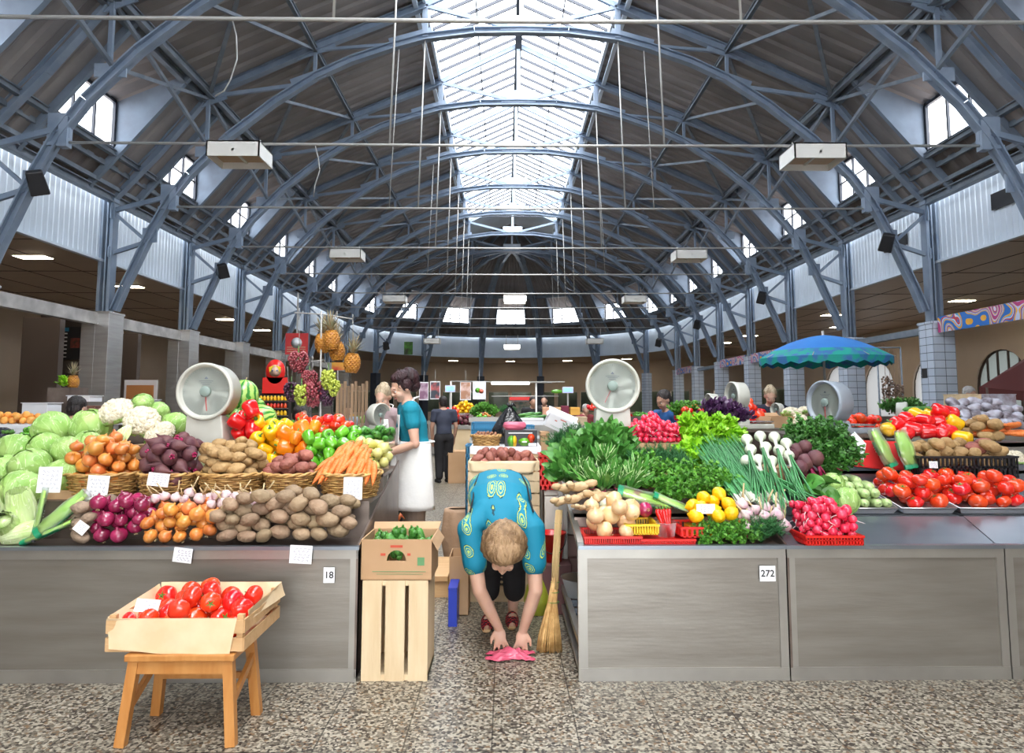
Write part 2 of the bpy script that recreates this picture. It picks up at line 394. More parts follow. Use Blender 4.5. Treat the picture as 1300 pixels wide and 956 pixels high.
# trusses
LOW = [(0, 9.43), (1.0, 9.41), (2.05, 9.27), (2.73, 9.07), (3.6, 8.76), (4.34, 8.4), (5.21, 7.82), (6.13, 7.07), (6.9, 6.26), (7.31, 5.69), (7.62, 5.08), (7.89, 4.43), (8.12, 3.9), (8.3, 3.42)]
UP = [(2.05, 9.99), (4.36, 9.04), (6.57, 8.02), (7.58, 6.75), (8.5, 5.72)]
def half_truss(root, mapf, side_nm, ptop, centre=True):
    """one side of an arch: rib, rafter, column, webs and brackets"""
    P = lambda r, z: Vector(mapf(r, z))
    a = MB()
    for (p, q) in zip(LOW, LOW[1:]): a.ibar(P(*p), P(*q), 0.16, 0.15, 0.025)
    a.build('arch_rib', m_steel, root)
    b = MB()
    for (p, q) in zip(UP, UP[1:]): b.ibar(P(*p), P(*q), 0.15, 0.17, 0.02)
    b.bar(P(2.05, 9.99), P(0.02, 11.0), 0.08, 0.12)
    b.build('rafter', m_steel, root)
    w = MB()
    w.bar(P(2.05, 9.27), P(2.05, 9.99), 0.12, 0.08)
    w.bar(P(4.36, 8.4), P(4.36, 9.04), 0.07, 0.05); w.bar(P(6.57, 6.68), P(6.57, 8.0), 0.07, 0.06)
    w.bar(P(2.6, 9.12), P(4.3, 8.98), 0.06, 0.06); w.bar(P(4.75, 8.2), P(6.5, 7.95), 0.06, 0.08)
    w.bar(P(2.05, 9.97), P(0.3, 9.52), 0.06, 0.09)
    # plates where the members meet
    s = P(1, 0) - P(0, 0)
    for (r, z, l, h) in ((2.35, 9.27, 0.9, 0.2), (4.36, 8.98, 0.8, 0.2), (4.5, 8.36, 0.7, 0.2), (6.57, 7.9, 0.7, 0.28), (6.55, 6.75, 0.5, 0.22), (7.3, 5.85, 0.35, 0.4), (7.66, 4.98, 0.3, 0.3)):
        w.bar(P(r - l / 2, z + (0.13 if l > 0.5 else 0.0)), P(r + l / 2, z - (0.13 if l > 0.5 else 0.0)), 0.03, h)
    w.build('web_struts', m_steel, root)
    c = MB(); u = s.normalized(); t = Vector((0, 0, 1)).cross(u)
    for k in (-1, 1): c.bar(P(8.5 + 0.1 * k, ptop), P(8.5 + 0.1 * k, 5.75), 0.06, 0.2, up=t)
    c.bar(P(8.5, ptop), P(8.5, 5.75), 0.16, 0.03, up=u)
    c.build('column', m_steel, root)
    d = MB()
    d.bar(P(8.4, 5.5), P(7.3, 5.8), 0.07, 0.09); d.bar(P(8.38, 5.42), P(7.72, 4.85), 0.06, 0.06); d.bar(P(7.76, 4.82), P(8.42, 4.6), 0.07, 0.08)
    d.bar(P(8.42, 4.5), P(8.42, 4.72), 0.03, 0.25); d.bar(P(8.4, 5.3), P(8.4, 5.6), 0.03, 0.3)
    d.build('knee_brackets', m_steel, root)
    e = MB(); e.bar(P(7.2, 5.98), P(7.2, 5.5), 0.14, 0.14); e.bar(P(7.2, 5.55), P(7.5, 5.55), 0.1, 0.06)
    e.build('tie_bracket', m_steel, root)
PT_L, PT_R = 3.37, 3.18
def arch_label(k):
    if k < -1: return 'blue steel roof arch overhead, at the near end of the nave'
    return 'blue steel roof arch with curved rib, %s one counted from the camera' % ORD[k + 1]
for k in range(-4, 7):
    y = YK(k); root = thing('roof_arch', arch_label(k), 'roof truss', (0, y, 3.3), 0, 'steel arches carrying the roof', 'structure')
    for s, pt in ((-1, PT_L), (1, PT_R)): half_truss(root, (lambda s: (lambda r, z: (s * r, 0, z - 3.3)))(s), '', pt)
    c = MB(); c.bar((-0.45, 0, 9.6 - 3.3), (0.45, 0, 9.6 - 3.3), 0.04, 0.32); c.bar((0, 0, 9.5 - 3.3), (0, 0, 11.0 - 3.3), 0.09, 0.06)
    c.build('crown_plate', m_fascia, root)
# tie rods and hangers
for k in range(-2, 7):
    y = YK(k); t = MB(); z = 5.58 - 0.03 * max(0, k)
    t.tube([(-7.2, y, z), (0, y, z - 0.03), (7.2, y, z)], 0.022, 6)
    o = t.build('tie_rod', m_rod); tag(o, 'thin pale tie rod stretched across the nave, %s from the camera' % ORD[k + 2], 'tie rod', 'tie rods between the arches', 'structure')
    for s in (-1, 1):
        h = MB(); h.tube([(s * 2.05, y, 9.2), (s * 2.15, y, z)], 0.016, 6)
        if k in (0, 2): h.tube([(s * 2.6, y, 9.0), (s * 2.75, y, z)], 0.01, 5)
        h.build('hanger_rod', m_rod, o)
# bracing between the arches along the nave
for s in (-1, 1):
    for k in range(-3, 7):
        y0, y1 = YK(k - 1), YK(k); m = MB()
        L_, K_, J_, H_ = (6.5, 6.8), (6.57, 7.9), (4.36, 8.98), (5.15, 7.9)
        S = lambda p, y: (s * p[0], y, p[1])
        m.bar(S(K_, y0), S(L_, y1), 0.06, 0.07); m.bar(S(K_, y1), S(L_, y0), 0.05, 0.06)
        m.bar(S(J_, y1), S(H_, y0), 0.05, 0.06); m.bar(S(J_, y0), S(K_, y1), 0.07, 0.05)
        o = m.build('bay_bracing', m_steel_dk)
        tag(o, 'crossed steel bracing under the %s roof slope, bay %s' % ('left' if s < 0 else 'right', ('%s from the camera' % ORD[k + 3])), 'bracing', 'bracing between the arches', 'structure')
# apse ribs
PH = [(-5 + 2 * i) / 2 * PI / 7 for i in range(6)]
for i, th in enumerate(PH):
    root = thing('roof_rib', 'curved steel rib of the rounded end, %s counted from the left' % ORD[i], 'roof truss', (0, YE, 3.3), 0, 'ribs of the rounded far end', 'structure')
    half_truss(root, (lambda th: (lambda r, z: (r * math.sin(th), r * math.cos(th), z - 3.3)))(th), '', 3.2)

# fascia, aisle ceilings, walls
def ring(mb, r0, z0, r1, z1, n=42, mi=0, a0=-PI / 2, a1=PI / 2):
    vs = []
    for i in range(n + 1):
        th = a0 + (a1 - a0) * i / n; vs += [(*half(r0, th), z0), (*half(r1, th), z1)]
    mb.add(vs, [(2 * i, 2 * i + 1, 2 * i + 3, 2 * i + 2) for i in range(n)], mi)
mb = MB()
yb = YK(KMIN)
for s in (-1, 1):
    ss = []; y = yb
    while y < YE: ss += [(y, 0), (y + 0.07, 0), (y + 0.08, 0.012), (y + 0.14, 0.012)]; y += 0.15
    ss.append((YE, 0)); vs = []
    for y, d in ss: vs += [(s * (8.62 - d), y, 4.45), (s * (8.62 - d), y, 5.72)]
    mb.add(vs, [(2 * i, 2 * i + 1, 2 * i + 3, 2 * i + 2) for i in range(len(ss) - 1)])
    mb.bx(s * 8.56, s * 8.66, yb, YE, 4.42, 4.47)
ring(mb, 8.62, 4.4, 8.62, 5.72); ring(mb, 8.56, 4.38, 8.68, 4.38); ring(mb, 8.56, 4.38, 8.56, 4.43)
struct('trim_3', mb, m_fascia)
# dark vents in the fascia
for i, (px, py, s) in enumerate(((1277, 263, 1), (1128, 308, 1), (1056, 348, 1), (24, 288, -1))):
    pass
for i, k in enumerate((-0.62, 0.4)):
    v = MB(); y = YK(k); v.bx(8.56, 8.6, y - 0.45, y + 0.45, 5.05, 5.35, 0)
    o = v.build('fascia_vent', m_black); tag(o, 'dark rectangular vent opening in the pale fascia, %s' % ('nearest the camera' if i == 0 else 'behind the first arch'), 'vent', None, 'structure')
mb = MB()
for s in (-1, 1): mb.bx(s * 8.63, s * 15, yb, YE, 4.45, 4.6)
ring(mb, 8.6, 4.4, 15.1, 4.4)
for s in (-1, 1): mb.bx(s * 8.6, s * 15.1, YE - 0.04, YE + 0.06, 4.385, 4.62)
struct('ceiling', mb, m_ceil)
mb = MB()
for s in (-1, 1):
    for y in range(int(yb), int(YE), 3): mb.bx(s * 8.7, s * 15, y, y + 0.015, 4.44, 4.455)
    for x in (9.7, 10.9, 12.1, 13.3): mb.bx(s * x, s * (x + 0.012), yb, YE, 4.44, 4.455)
struct('trim_4', mb, m_winbrown)
# outer walls
mb = MB(); mb.bx(-15.2, -15, yb, YE, 0, 4.6); struct('wall_left', mb, m_beige)
# right wall with arched openings
def arched_wall(x, ybs, half_w, sill, top, y0, y1, H):
    mb = MB(); ybs = sorted(ybs); edges = [y0] + [v for c in ybs for v in (c - half_w, c + half_w)] + [y1]
    for a, b in zip(edges[0::2], edges[1::2]): mb.bx(x, x + 0.3, a, b, 0, H)
    n = 12
    for c in ybs:
        mb.bx(x, x + 0.3, c - half_w, c + half_w, 0, sill)
        pts = [(c - half_w * math.cos(PI * i / n), top - half_w * 1.0 + half_w * math.sin(PI * i / n)) for i in range(n + 1)]
        vs = []
        for y, z in pts: vs += [(x, y, z), (x, y, H), (x + 0.3, y, z), (x + 0.3, y, H)]
        fs = []
        for i in range(n): fs += [(4 * i, 4 * i + 1, 4 * i + 5, 4 * i + 4), (4 * i, 4 * i + 4, 4 * i + 6, 4 * i + 2)]
        mb.add(vs, fs)
    return mb
# keep left bays of the same rhythm; niches read as white arches
AY = [YK(k) + 0.1 for k in range(-4, 6)]
struct('wall_right', arched_wall(15.0, AY, 1.15, 0.9, 3.2, yb, YE, 4.6), m_beige)
m_niche = glass_mat('white_frosted_arch_glass', (0.07, 0.068, 0.066), 0.0, 0.4)
m_nglass = glass_mat('grey_arch_glass', (0.035, 0.038, 0.035), 0.0, 0.3)
for i, c in enumerate(AY):
    root = link('window_%d' % (WN[0] + 2 + i), None); root['kind'] = 'structure'
    glazed = i < 7
    g = MB(); n = 14; x = 15.12
    vs = [(x, c - 1.15, 0.9), (x, c + 1.15, 0.9)] + [(x, c + 1.15 * math.cos(PI * j / n), 2.05 + 1.15 * math.sin(PI * j / n)) for j in range(n + 1)]
    g.add(vs, [list(range(len(vs)))]); g.build('window_glass', m_nglass if glazed else m_niche, root)
    f = MB()
    arc = [(x - 0.03, c + 1.15 * math.cos(PI * j / n), 2.05 + 1.15 * math.sin(PI * j / n)) for j in range(n + 1)]
    f.tube([(x - 0.03, c + 1.15, 0.9)] + arc + [(x - 0.03, c - 1.15, 0.9)], 0.05 if glazed else 0.02, 5)
    if glazed:
        for a in (-0.69, -0.23, 0.23, 0.69): f.bar((x - 0.03, c + a, 0.9), (x - 0.03, c + a, 2.05 + math.sqrt(1.15 ** 2 - a * a)), 0.05, 0.05, up=Vector((1, 0, 0)))
        f.bar((x - 0.03, c - 1.15, 1.7), (x - 0.03, c + 1.15, 1.7), 0.05, 0.05)
    f.build('window_frame', m_winbrown if glazed else m_niche, root)
# far wall of the apse: beige above, shop windows below
mb = MB(); ring(mb, 15.0, 2.35, 15.0, 4.6, 40); ring(mb, 15.0, 0, 15.0, 0.9, 40)
for i in range(29):
    th = -PI / 2 + PI * i / 28; p = half(14.97, th); mb.box((p[0], p[1], 1.6), (0.25, 0.12, 1.6), -th)
struct('wall_far', mb, m_beige)
mb = MB(); ring(mb, 14.95, 2.28, 14.95, 2.4, 40, 1); ring(mb, 15.1, 0.8, 15.1, 2.4, 40, 0)
struct('window_90', mb, [mat('dark_shop_glass', (0.055, 0.075, 0.06), 0.15, col2=(0.16, 0.2, 0.15), nscale=0.6), mat('pale_rail', (0.62, 0.57, 0.5), 0.5)])
# unseen gable wall behind the camera; its openings are added for fill daylight
mb = MB(); yg = YK(KMIN - 1) + 3.2
mb.bx(-15.2, -2.4, yg - 0.3, yg, 0, 4.6); mb.bx(2.4, 15.2, yg - 0.3, yg, 0, 4.6); mb.bx(-8.7, 8.7, yg - 0.3, yg, 6.6, 9.0)
for x in (-8.7, -5.1, -1.5, 2.1, 5.7): mb.bx(x, x + 3.0, yg - 0.3, yg, 4.6, 4.9); mb.bx(x - 0.1, x + 0.5, yg - 0.3, yg, 4.6, 6.6)
mb.bx(-2.4, 2.4, yg - 0.3, yg, 3.0, 4.6); mb.bx(-5.2, 5.2, yg - 0.3, yg, 9.0, 10.6); mb.bx(-0.05, 0.05, yg - 0.2, yg, 0, 3.0)
struct('wall_near', mb, m_beige)

# pillars under the columns
def brick_tile_mat():
    m = bpy.data.materials.new('white_tiles'); m.use_nodes = True; nt = m.node_tree; N = nt.nodes; L = nt.links; b = N['Principled BSDF']
    tc = N.new('ShaderNodeTexCoord'); geo = N.new('ShaderNodeNewGeometry'); sx = N.new('ShaderNodeSeparateXYZ'); sn = N.new('ShaderNodeSeparateXYZ')
    L.new(tc.outputs['Object'], sx.inputs[0]); L.new(tc.outputs['Normal'], sn.inputs[0])
    ab = N.new('ShaderNodeMath'); ab.operation = 'ABSOLUTE'; L.new(sn.outputs['X'], ab.inputs[0])
    gt = N.new('ShaderNodeMath'); gt.operation = 'GREATER_THAN'; gt.inputs[1].default_value = 0.5; L.new(ab.outputs[0], gt.inputs[0])
    mx = N.new('ShaderNodeMix'); mx.data_type = 'FLOAT'; L.new(gt.outputs[0], mx.inputs[0]); L.new(sx.outputs['X'], mx.inputs[2]); L.new(sx.outputs['Y'], mx.inputs[3])
    cb = N.new('ShaderNodeCombineXYZ'); L.new(mx.outputs[0], cb.inputs[0]); L.new(sx.outputs['Z'], cb.inputs[1])
    bk = N.new('ShaderNodeTexBrick'); bk.offset = 0; bk.inputs['Scale'].default_value = 1; bk.inputs['Brick Width'].default_value = 0.22; bk.inputs['Row Height'].default_value = 0.16
    bk.inputs['Mortar Size'].default_value = 0.006; bk.inputs['Color1'].default_value = (0.50, 0.57, 0.68, 1); bk.inputs['Color2'].default_value = (0.58, 0.64, 0.74, 1); bk.inputs['Mortar'].default_value = (0.10, 0.11, 0.14, 1)
    L.new(cb.outputs[0], bk.inputs['Vector']); L.new(bk.outputs['Color'], b.inputs['Base Color']); b.inputs['Roughness'].default_value = 0.25; return m
m_tiles = brick_tile_mat()
m_inox = mat('brushed_stainless', (0.46, 0.45, 0.44), 0.27, 0.65, col2=(0.56, 0.55, 0.54), nscale=2, stretch=(1, 1, 12), bump=0.06, bscale=2.5)
for k in range(-3, 7):
    y = YK(k); n = k + 4
    c = MB(); c.bx(-0.22, 0.22, -0.24, 0.24, 0, PT_R); c.bx(-0.24, 0.24, -0.26, 0.26, PT_R - 0.03, PT_R + 0.02)
    if k == 0: c.bx(-0.225, -0.21, 0.02, 0.2, 2.05, 2.25, 1)
    o = c.build('tiled_pillar', [m_tiles, m_black]); o.location = (W + 0.02, y, 0)
    tag(o, 'white tiled pillar carrying the %s steel column from the camera along the right-hand side' % ORD[n], 'pillar', 'tiled pillars on the right', 'structure')
    c = MB(); c.bx(-0.27, 0.27, -0.27, 0.27, 0, PT_L); c.bx(-0.285, 0.285, -0.285, 0.285, PT_L - 0.04, PT_L); c.bx(-0.005, 0.005, -0.276, -0.27, 0, PT_L - 0.04, 0)
    o = c.build('steel_clad_pillar', m_inox, bevel=0.01); o.location = (-W - 0.02, y, 0)
    tag(o, 'stainless steel clad pillar carrying the %s steel column from the camera along the left-hand side' % ORD[n], 'pillar', 'steel clad pillars on the left', 'structure')
for i, th in enumerate(PH):
    c = MB(); c.bx(-0.2, 0.2, -0.2, 0.2, 0, 3.2); o = c.build('round_end_pillar', m_frame if i not in (4, 5) else m_tiles); p = half(W, th); o.location = (p[0], p[1], 0); o.rotation_euler = (0, 0, -th)
    tag(o, 'slim pillar under the rounded end ribs, %s counted from the left' % ORD[i], 'pillar', 'pillars of the rounded end', 'structure')
# beams between the pillars
m_galv = mat('mottled_galvanised_beam', (0.42, 0.40, 0.38), 0.4, 0.55, col2=(0.68, 0.65, 0.62), nscale=3)
for k in range(-3, 6):
    b = MB(); b.bx(-W - 0.1, -W + 0.02, YK(k) + 0.27, YK(k + 1) - 0.27, 3.12, 3.34); b.bx(-W - 0.12, -W + 0.04, YK(k) + 0.27, YK(k + 1) - 0.27, 3.1, 3.13)
    o = b.build('pillar_beam', m_galv); tag(o, 'galvanised beam between the steel clad pillars, %s span from the camera' % ORD[k + 3], 'beam', 'beams between left pillars', 'structure')
    b = MB(); b.bx(W - 0.05, W + 0.12, YK(k) + 0.22, YK(k + 1) - 0.22, 2.98, 3.12)
    o = b.build('pillar_beam', m_steel_dk); tag(o, 'narrow dark beam between the tiled pillars, %s span from the camera' % ORD[k + 3], 'beam', 'beams between right pillars', 'structure')
# painted swirl boards
def swirl_mat():
    m = bpy.data.materials.new('swirl_paint'); m.use_nodes = True; nt = m.node_tree; N = nt.nodes; L = nt.links; b = N['Principled BSDF']
    tc = N.new('ShaderNodeTexCoord'); w = N.new('ShaderNodeTexWave'); w.inputs['Scale'].default_value = 2.2; w.inputs['Distortion'].default_value = 14; w.inputs['Detail'].default_value = 1; w.inputs['Detail Scale'].default_value = 0.6
    L.new(tc.outputs['Object'], w.inputs['Vector']); r = N.new('ShaderNodeValToRGB'); r.color_ramp.interpolation = 'CONSTANT'; e = r.color_ramp.elements
    cs = [(0, (0.02, 0.16, 0.55)), (0.10, (0.85, 0.42, 0.03)), (0.24, (0.10, 0.42, 0.75)), (0.36, (0.72, 0.72, 0.8)), (0.44, (0.55, 0.05, 0.08)), (0.56, (0.02, 0.16, 0.55)), (0.68, (0.85, 0.42, 0.03)), (0.82, (0.55, 0.6, 0.8)), (0.92, (0.5, 0.05, 0.2))]
    e[0].color = (*cs[0][1], 1); e[1].position = cs[1][0]; e[1].color = (*cs[1][1], 1)
    for p, c in cs[2:]: q = e.new(p); q.color = (*c, 1)
    L.new(w.outputs['Fac'], r.inputs[0]); L.new(r.outputs[0], b.inputs['Base Color']); b.inputs['Roughness'].default_value = 0.4; return m
m_swirl = swirl_mat()
for i, (k, L0) in enumerate(((-1, 'nearest the camera, beside the big arched window'), (2, 'beyond the blue parasol'), (3, 'behind the blue parasol edge'), (5, 'smallest and farthest, near the rounded end'))):
    b = MB(); b.bx(0, 0.03, 0.28, BAY - 0.28, 0, 0.32); o = b.build('painted_board', m_swirl); o.location = (W - 0.12, YK(k), 2.95)
    tag(o, 'board painted with blue, yellow and red swirls, ' + L0, 'board', 'painted boards between pillars')
# pieces fixed under the roof: lamp boxes, loudspeakers, aisle lights
def lampbox(x, y, z, lit, label):
    r = thing('hanging_lamp', label, 'lamp', (x, y, z), 0, 'box lamps hung across the nave')
    a = MB(); w, d, h = 0.4, 0.3, 0.24
    a.bx(-w, w, -d, -d + 0.02, 0, h); a.bx(-w, w, d - 0.02, d, 0, h); a.bx(-w, -w + 0.02, -d, d, 0, h); a.bx(w - 0.02, w, -d, d, 0, h); a.bx(-w, w, -d, d, h - 0.02, h); a.bx(-0.02, 0.02, -d, d, 0.08, 0.12)
    a.build('lamp_housing', m_white, r)
    b = MB(); b.bx(-w + 0.03, w - 0.03, -d + 0.03, d - 0.03, 0.10, 0.12); b.build('lamp_diffuser', m_glowwhite if lit else m_lampwarm, r)
    if lit: c = MB(); c.bx(-w, w, -d - 0.01, -d, 0.02, h - 0.02); c.build('lit_panel', m_glowwhite, r)
    for sx in (-0.3, 0.3): c = MB(); c.tube([(sx, 0, h), (sx, 0, h + 0.5 if z < 5 else h + 0.12)], 0.01, 5); c.build('hanger', m_rod, r)
for i, (x, k, z, lit, lb) in enumerate(((-4.45, -1, 5.27, 0, 'large off-white box lamp hung on the nearest tie rod, left of the skylight'), (4.45, -1, 5.27, 0, 'large off-white box lamp hung on the nearest tie rod, right of the skylight'),
        (-4.4, 1, 5.22, 0, 'off-white box lamp under the third tie rod on the pineapple side'), (4.4, 1, 5.22, 0, 'off-white box lamp under the third tie rod on the parasol side'),
        (-4.3, 3, 5.14, 0, 'small box lamp above the dark-haired seller'), (4.3, 3, 5.14, 0, 'small box lamp above the right scale, on the parasol side'), (0, 3, 5.14, 1, 'lit white box lamp in the middle of the nave'),
        (-3.9, 5.5, 4.42, 0, 'tiny box lamp near the rounded end, pineapple side'), (4.0, 5.5, 4.42, 0, 'tiny box lamp near the rounded end, parasol side'), (0, 6, 4.28, 1, 'lit white box lamp farthest away under the rounded end'))):
    lampbox(x, YK(k) - 0.05, z - 0.02, lit, lb)
sp = [(47, 232, -1, -1, 'on the nearest left rib'), (283, 344, -1, 1, 'on the third left rib'), (490, 439, -1, 5, 'on a far left rib'), (1126, 308, 1, 0, 'on the first tiled-pillar rib'), (967, 378, 1, 2, 'behind the blue parasol top'), (885, 412, 1, 4, 'on a rib beyond the parasol'), (836, 435, 1, 5, 'near the rounded end')]
for px, py, s, k, lb in sp:
    a = MB(); a.box((0, 0, 0), (0.26, 0.2, 0.36), 0, 0, None, 0.85); o = a.build('loudspeaker', m_black, bevel=0.02)
    p = atY(px, py, YK(k) - 0.2); o.location = p; o.rotation_euler = (0.5, 0.3 * s, -0.5 * s); tag(o, 'small black loudspeaker ' + lb, 'loudspeaker', 'loudspeakers on the ribs')
al = [(-9.75, 13.5), (-9.75, 17.0), (-10.1, 23.8), (-10.1, 27.3), (12.7, 19.2), (10.5, 22.4), (10.3, 29.5), (10.3, 33.0), (-3.9, 46.6), (0, 47.2), (3.9, 46.6), (7.6, 44.6), (12.5, 26)]
LN = ['near the stainless pillar, closest', 'second on the steel pillar side', 'third along the steel pillar side', 'fourth along the steel pillar side', 'between parasol and swirl board', 'just over the parasol', 'second beyond the parasol', 'third beyond the parasol', 'left one of the rounded end row', 'centre one of the rounded end row', 'right one of the rounded end row', 'above the right scale', 'near the outer arches']
for (x, y), lb in zip(al, LN):
    a = MB(); a.bx(-0.33, 0.33, -0.17, 0.17, -0.015, 0.0); a.bx(-0.3, 0.3, -0.15, 0.15, -0.02, -0.01, 1)
    o = a.build('ceiling_light', [m_white, m_glow]); o.location = (x, y, 4.449 if y < 35 else 4.399); tag(o, 'rectangular lit ceiling light under the gallery, ' + lb, 'light', 'lights under the gallery')
# loose cables
for i, (pts, lb) in enumerate((([(295, 25, 10.3), (300, 45, 10.3), (301, 75, 10.3), (293, 100, 10.3), (285, 115, 10.3), (273, 122, 10.3)], 'pale loose cable dangling from the nearest tie rod'),
        ([(400, 184, 13.7), (404, 200, 13.7), (406, 216, 13.7), (400, 235, 13.7), (398, 250, 13.7)], 'thin loose cable hanging behind the first lamp box'))):
    a = MB(); a.tube([atY(*p) for p in pts], 0.012, 5); tag(a.build('loose_cable', m_rod), lb, 'cable')
# ------------------------------------------------------------------ produce kinds (meshes shared by their copies)
def n3(p, s, seed=0): return noise.noise(Vector((p[0] * s + seed * 7.3, p[1] * s + seed * 3.1, p[2] * s - seed * 5.7)))
m_potato = mat('potato_skin', (0.25, 0.165, 0.095), 0.75, col2=(0.35, 0.245, 0.15), nscale=14, var=0.18, huevar=0.012, bump=0.4, bscale=45)
m_potato_y = mat('yellow_potato_skin', (0.30, 0.18, 0.07), 0.7, col2=(0.44, 0.28, 0.12), nscale=14, var=0.15, bump=0.4, bscale=45)
m_potato_d = mat('dusty_potato_skin', (0.21, 0.145, 0.10), 0.85, col2=(0.32, 0.23, 0.16), nscale=16, var=0.18, bump=0.4, bscale=50)
m_potato_r = mat('red_potato_skin', (0.24, 0.065, 0.05), 0.65, col2=(0.36, 0.13, 0.09), nscale=14, var=0.15, bump=0.4, bscale=45)
m_onion = mat('golden_onion_skin', (0.56, 0.15, 0.02), 0.28, col2=(0.72, 0.29, 0.07), nscale=18, var=0.16, huevar=0.015, stretch=(1, 1, 0.12), bump=0.12, bscale=30, coat=0.2)
m_onion_big = mat('pale_onion_skin', (0.70, 0.44, 0.20), 0.3, col2=(0.80, 0.58, 0.33), nscale=16, var=0.08, huevar=0.01, stretch=(1, 1, 0.12), bump=0.12, coat=0.2)
m_onion_r = mat('crimson_onion_skin', (0.16, 0.008, 0.035), 0.22, col2=(0.36, 0.02, 0.09), nscale=16, var=0.2, stretch=(1, 1, 0.12), coat=0.4)
m_onion_w = mat('white_onion_skin', (0.66, 0.68, 0.55), 0.3, col2=(0.50, 0.60, 0.34), nscale=12, ramp=(0.5, 0.75), stretch=(1, 1, 0.3))
m_garlic = mat('garlic_skin', (0.70, 0.60, 0.57), 0.5, col2=(0.52, 0.26, 0.34), nscale=22, var=0.08, ramp=(0.4, 0.7))
m_dry = mat('dry_stalk', (0.58, 0.44, 0.24), 0.7)
m_beet = mat('beet_skin', (0.085, 0.022, 0.035), 0.6, col2=(0.16, 0.06, 0.06), nscale=12, var=0.15, bump=0.3)
m_beetstem = mat('beet_stem', (0.42, 0.012, 0.10), 0.4)
m_carrot = mat('carrot_skin', (0.74, 0.155, 0.025), 0.5, col2=(0.82, 0.24, 0.055), nscale=25, var=0.1, stretch=(1, 1, 5), bump=0.3, bscale=40)
m_tomato = mat('tomato_skin', (0.74, 0.022, 0.008), 0.18, col2=(0.84, 0.055, 0.015), nscale=6, var=0.1, huevar=0.008, coat=0.5)
m_stem = mat('green_stem', (0.08, 0.22, 0.03), 0.5)
m_pep_r = mat('red_pepper_skin', (0.72, 0.01, 0.012), 0.15, var=0.12, coat=0.5)
m_pep_y = mat('yellow_pepper_skin', (0.90, 0.50, 0.01), 0.15, var=0.08, coat=0.5)
m_pep_o = mat('orange_pepper_skin', (0.86, 0.16, 0.008), 0.15, col2=(0.80, 0.30, 0.01), nscale=5, var=0.1, coat=0.5)
m_pep_g = mat('green_pepper_skin', (0.09, 0.36, 0.015), 0.18, col2=(0.15, 0.45, 0.03), nscale=5, var=0.15, coat=0.5)
m_cuc = mat('cucumber_skin', (0.03, 0.14, 0.02), 0.35, col2=(0.10, 0.30, 0.05), nscale=14, var=0.15, bump=0.4, bscale=60)
m_zuc = mat('pale_zucchini_skin', (0.36, 0.50, 0.19), 0.35, col2=(0.50, 0.62, 0.28), nscale=40, var=0.08)
m_squash = mat('pale_squash_skin', (0.68, 0.60, 0.13), 0.35, col2=(0.74, 0.70, 0.26), nscale=8, var=0.08)
m_rsquash = mat('pale_green_squash_skin', (0.50, 0.60, 0.30), 0.35, col2=(0.62, 0.68, 0.42), nscale=12, var=0.1)
m_egg = mat('aubergine_skin', (0.012, 0.008, 0.022), 0.15, coat=0.5)
m_leafy = mat('leaf_green', (0.05, 0.20, 0.02), 0.5, col2=(0.10, 0.30, 0.035), nscale=10, var=0.2, sss=0)
m_spinach = mat('spinach_green', (0.055, 0.23, 0.035), 0.4, col2=(0.14, 0.36, 0.07), nscale=14, var=0.18)
m_parsley = mat('parsley_green', (0.06, 0.24, 0.02), 0.5, col2=(0.16, 0.40, 0.04), nscale=12, var=0.15)
m_parsley_dk = mat('celery_leaf_green', (0.03, 0.13, 0.015), 0.4, col2=(0.08, 0.24, 0.04), nscale=12, var=0.15)
m_dill = mat('dill_green', (0.025, 0.13, 0.035), 0.6, col2=(0.05, 0.20, 0.05), nscale=10, var=0.15)
m_lettuce = mat('lettuce_green', (0.20, 0.50, 0.01), 0.45, col2=(0.36, 0.66, 0.03), nscale=10, var=0.12)
m_basil = mat('purple_basil', (0.035, 0.012, 0.05), 0.35, col2=(0.10, 0.035, 0.11), nscale=14, var=0.2)
m_scallion = mat('scallion_green', (0.045, 0.22, 0.07), 0.35, col2=(0.10, 0.34, 0.12), nscale=8, var=0.15)
m_stalk = mat('pale_stalk', (0.45, 0.62, 0.28), 0.45)
m_radish = mat('radish_skin', (0.70, 0.015, 0.06), 0.2, col2=(0.85, 0.06, 0.12), nscale=8, var=0.15, coat=0.3)
m_lemon = mat('lemon_skin', (0.90, 0.50, 0.005), 0.35, var=0.06, bump=0.2, bscale=90)
m_ginger = mat('ginger_skin', (0.48, 0.32, 0.16), 0.6, col2=(0.62, 0.45, 0.26), nscale=18, bump=0.3)
m_chili = mat('chilli_skin', (0.65, 0.008, 0.008), 0.15, var=0.12, coat=0.4)
m_caulif = mat('cauliflower_curd', (0.72, 0.63, 0.45), 0.65, col2=(0.80, 0.73, 0.57), nscale=30, bump=0.8, bscale=60)
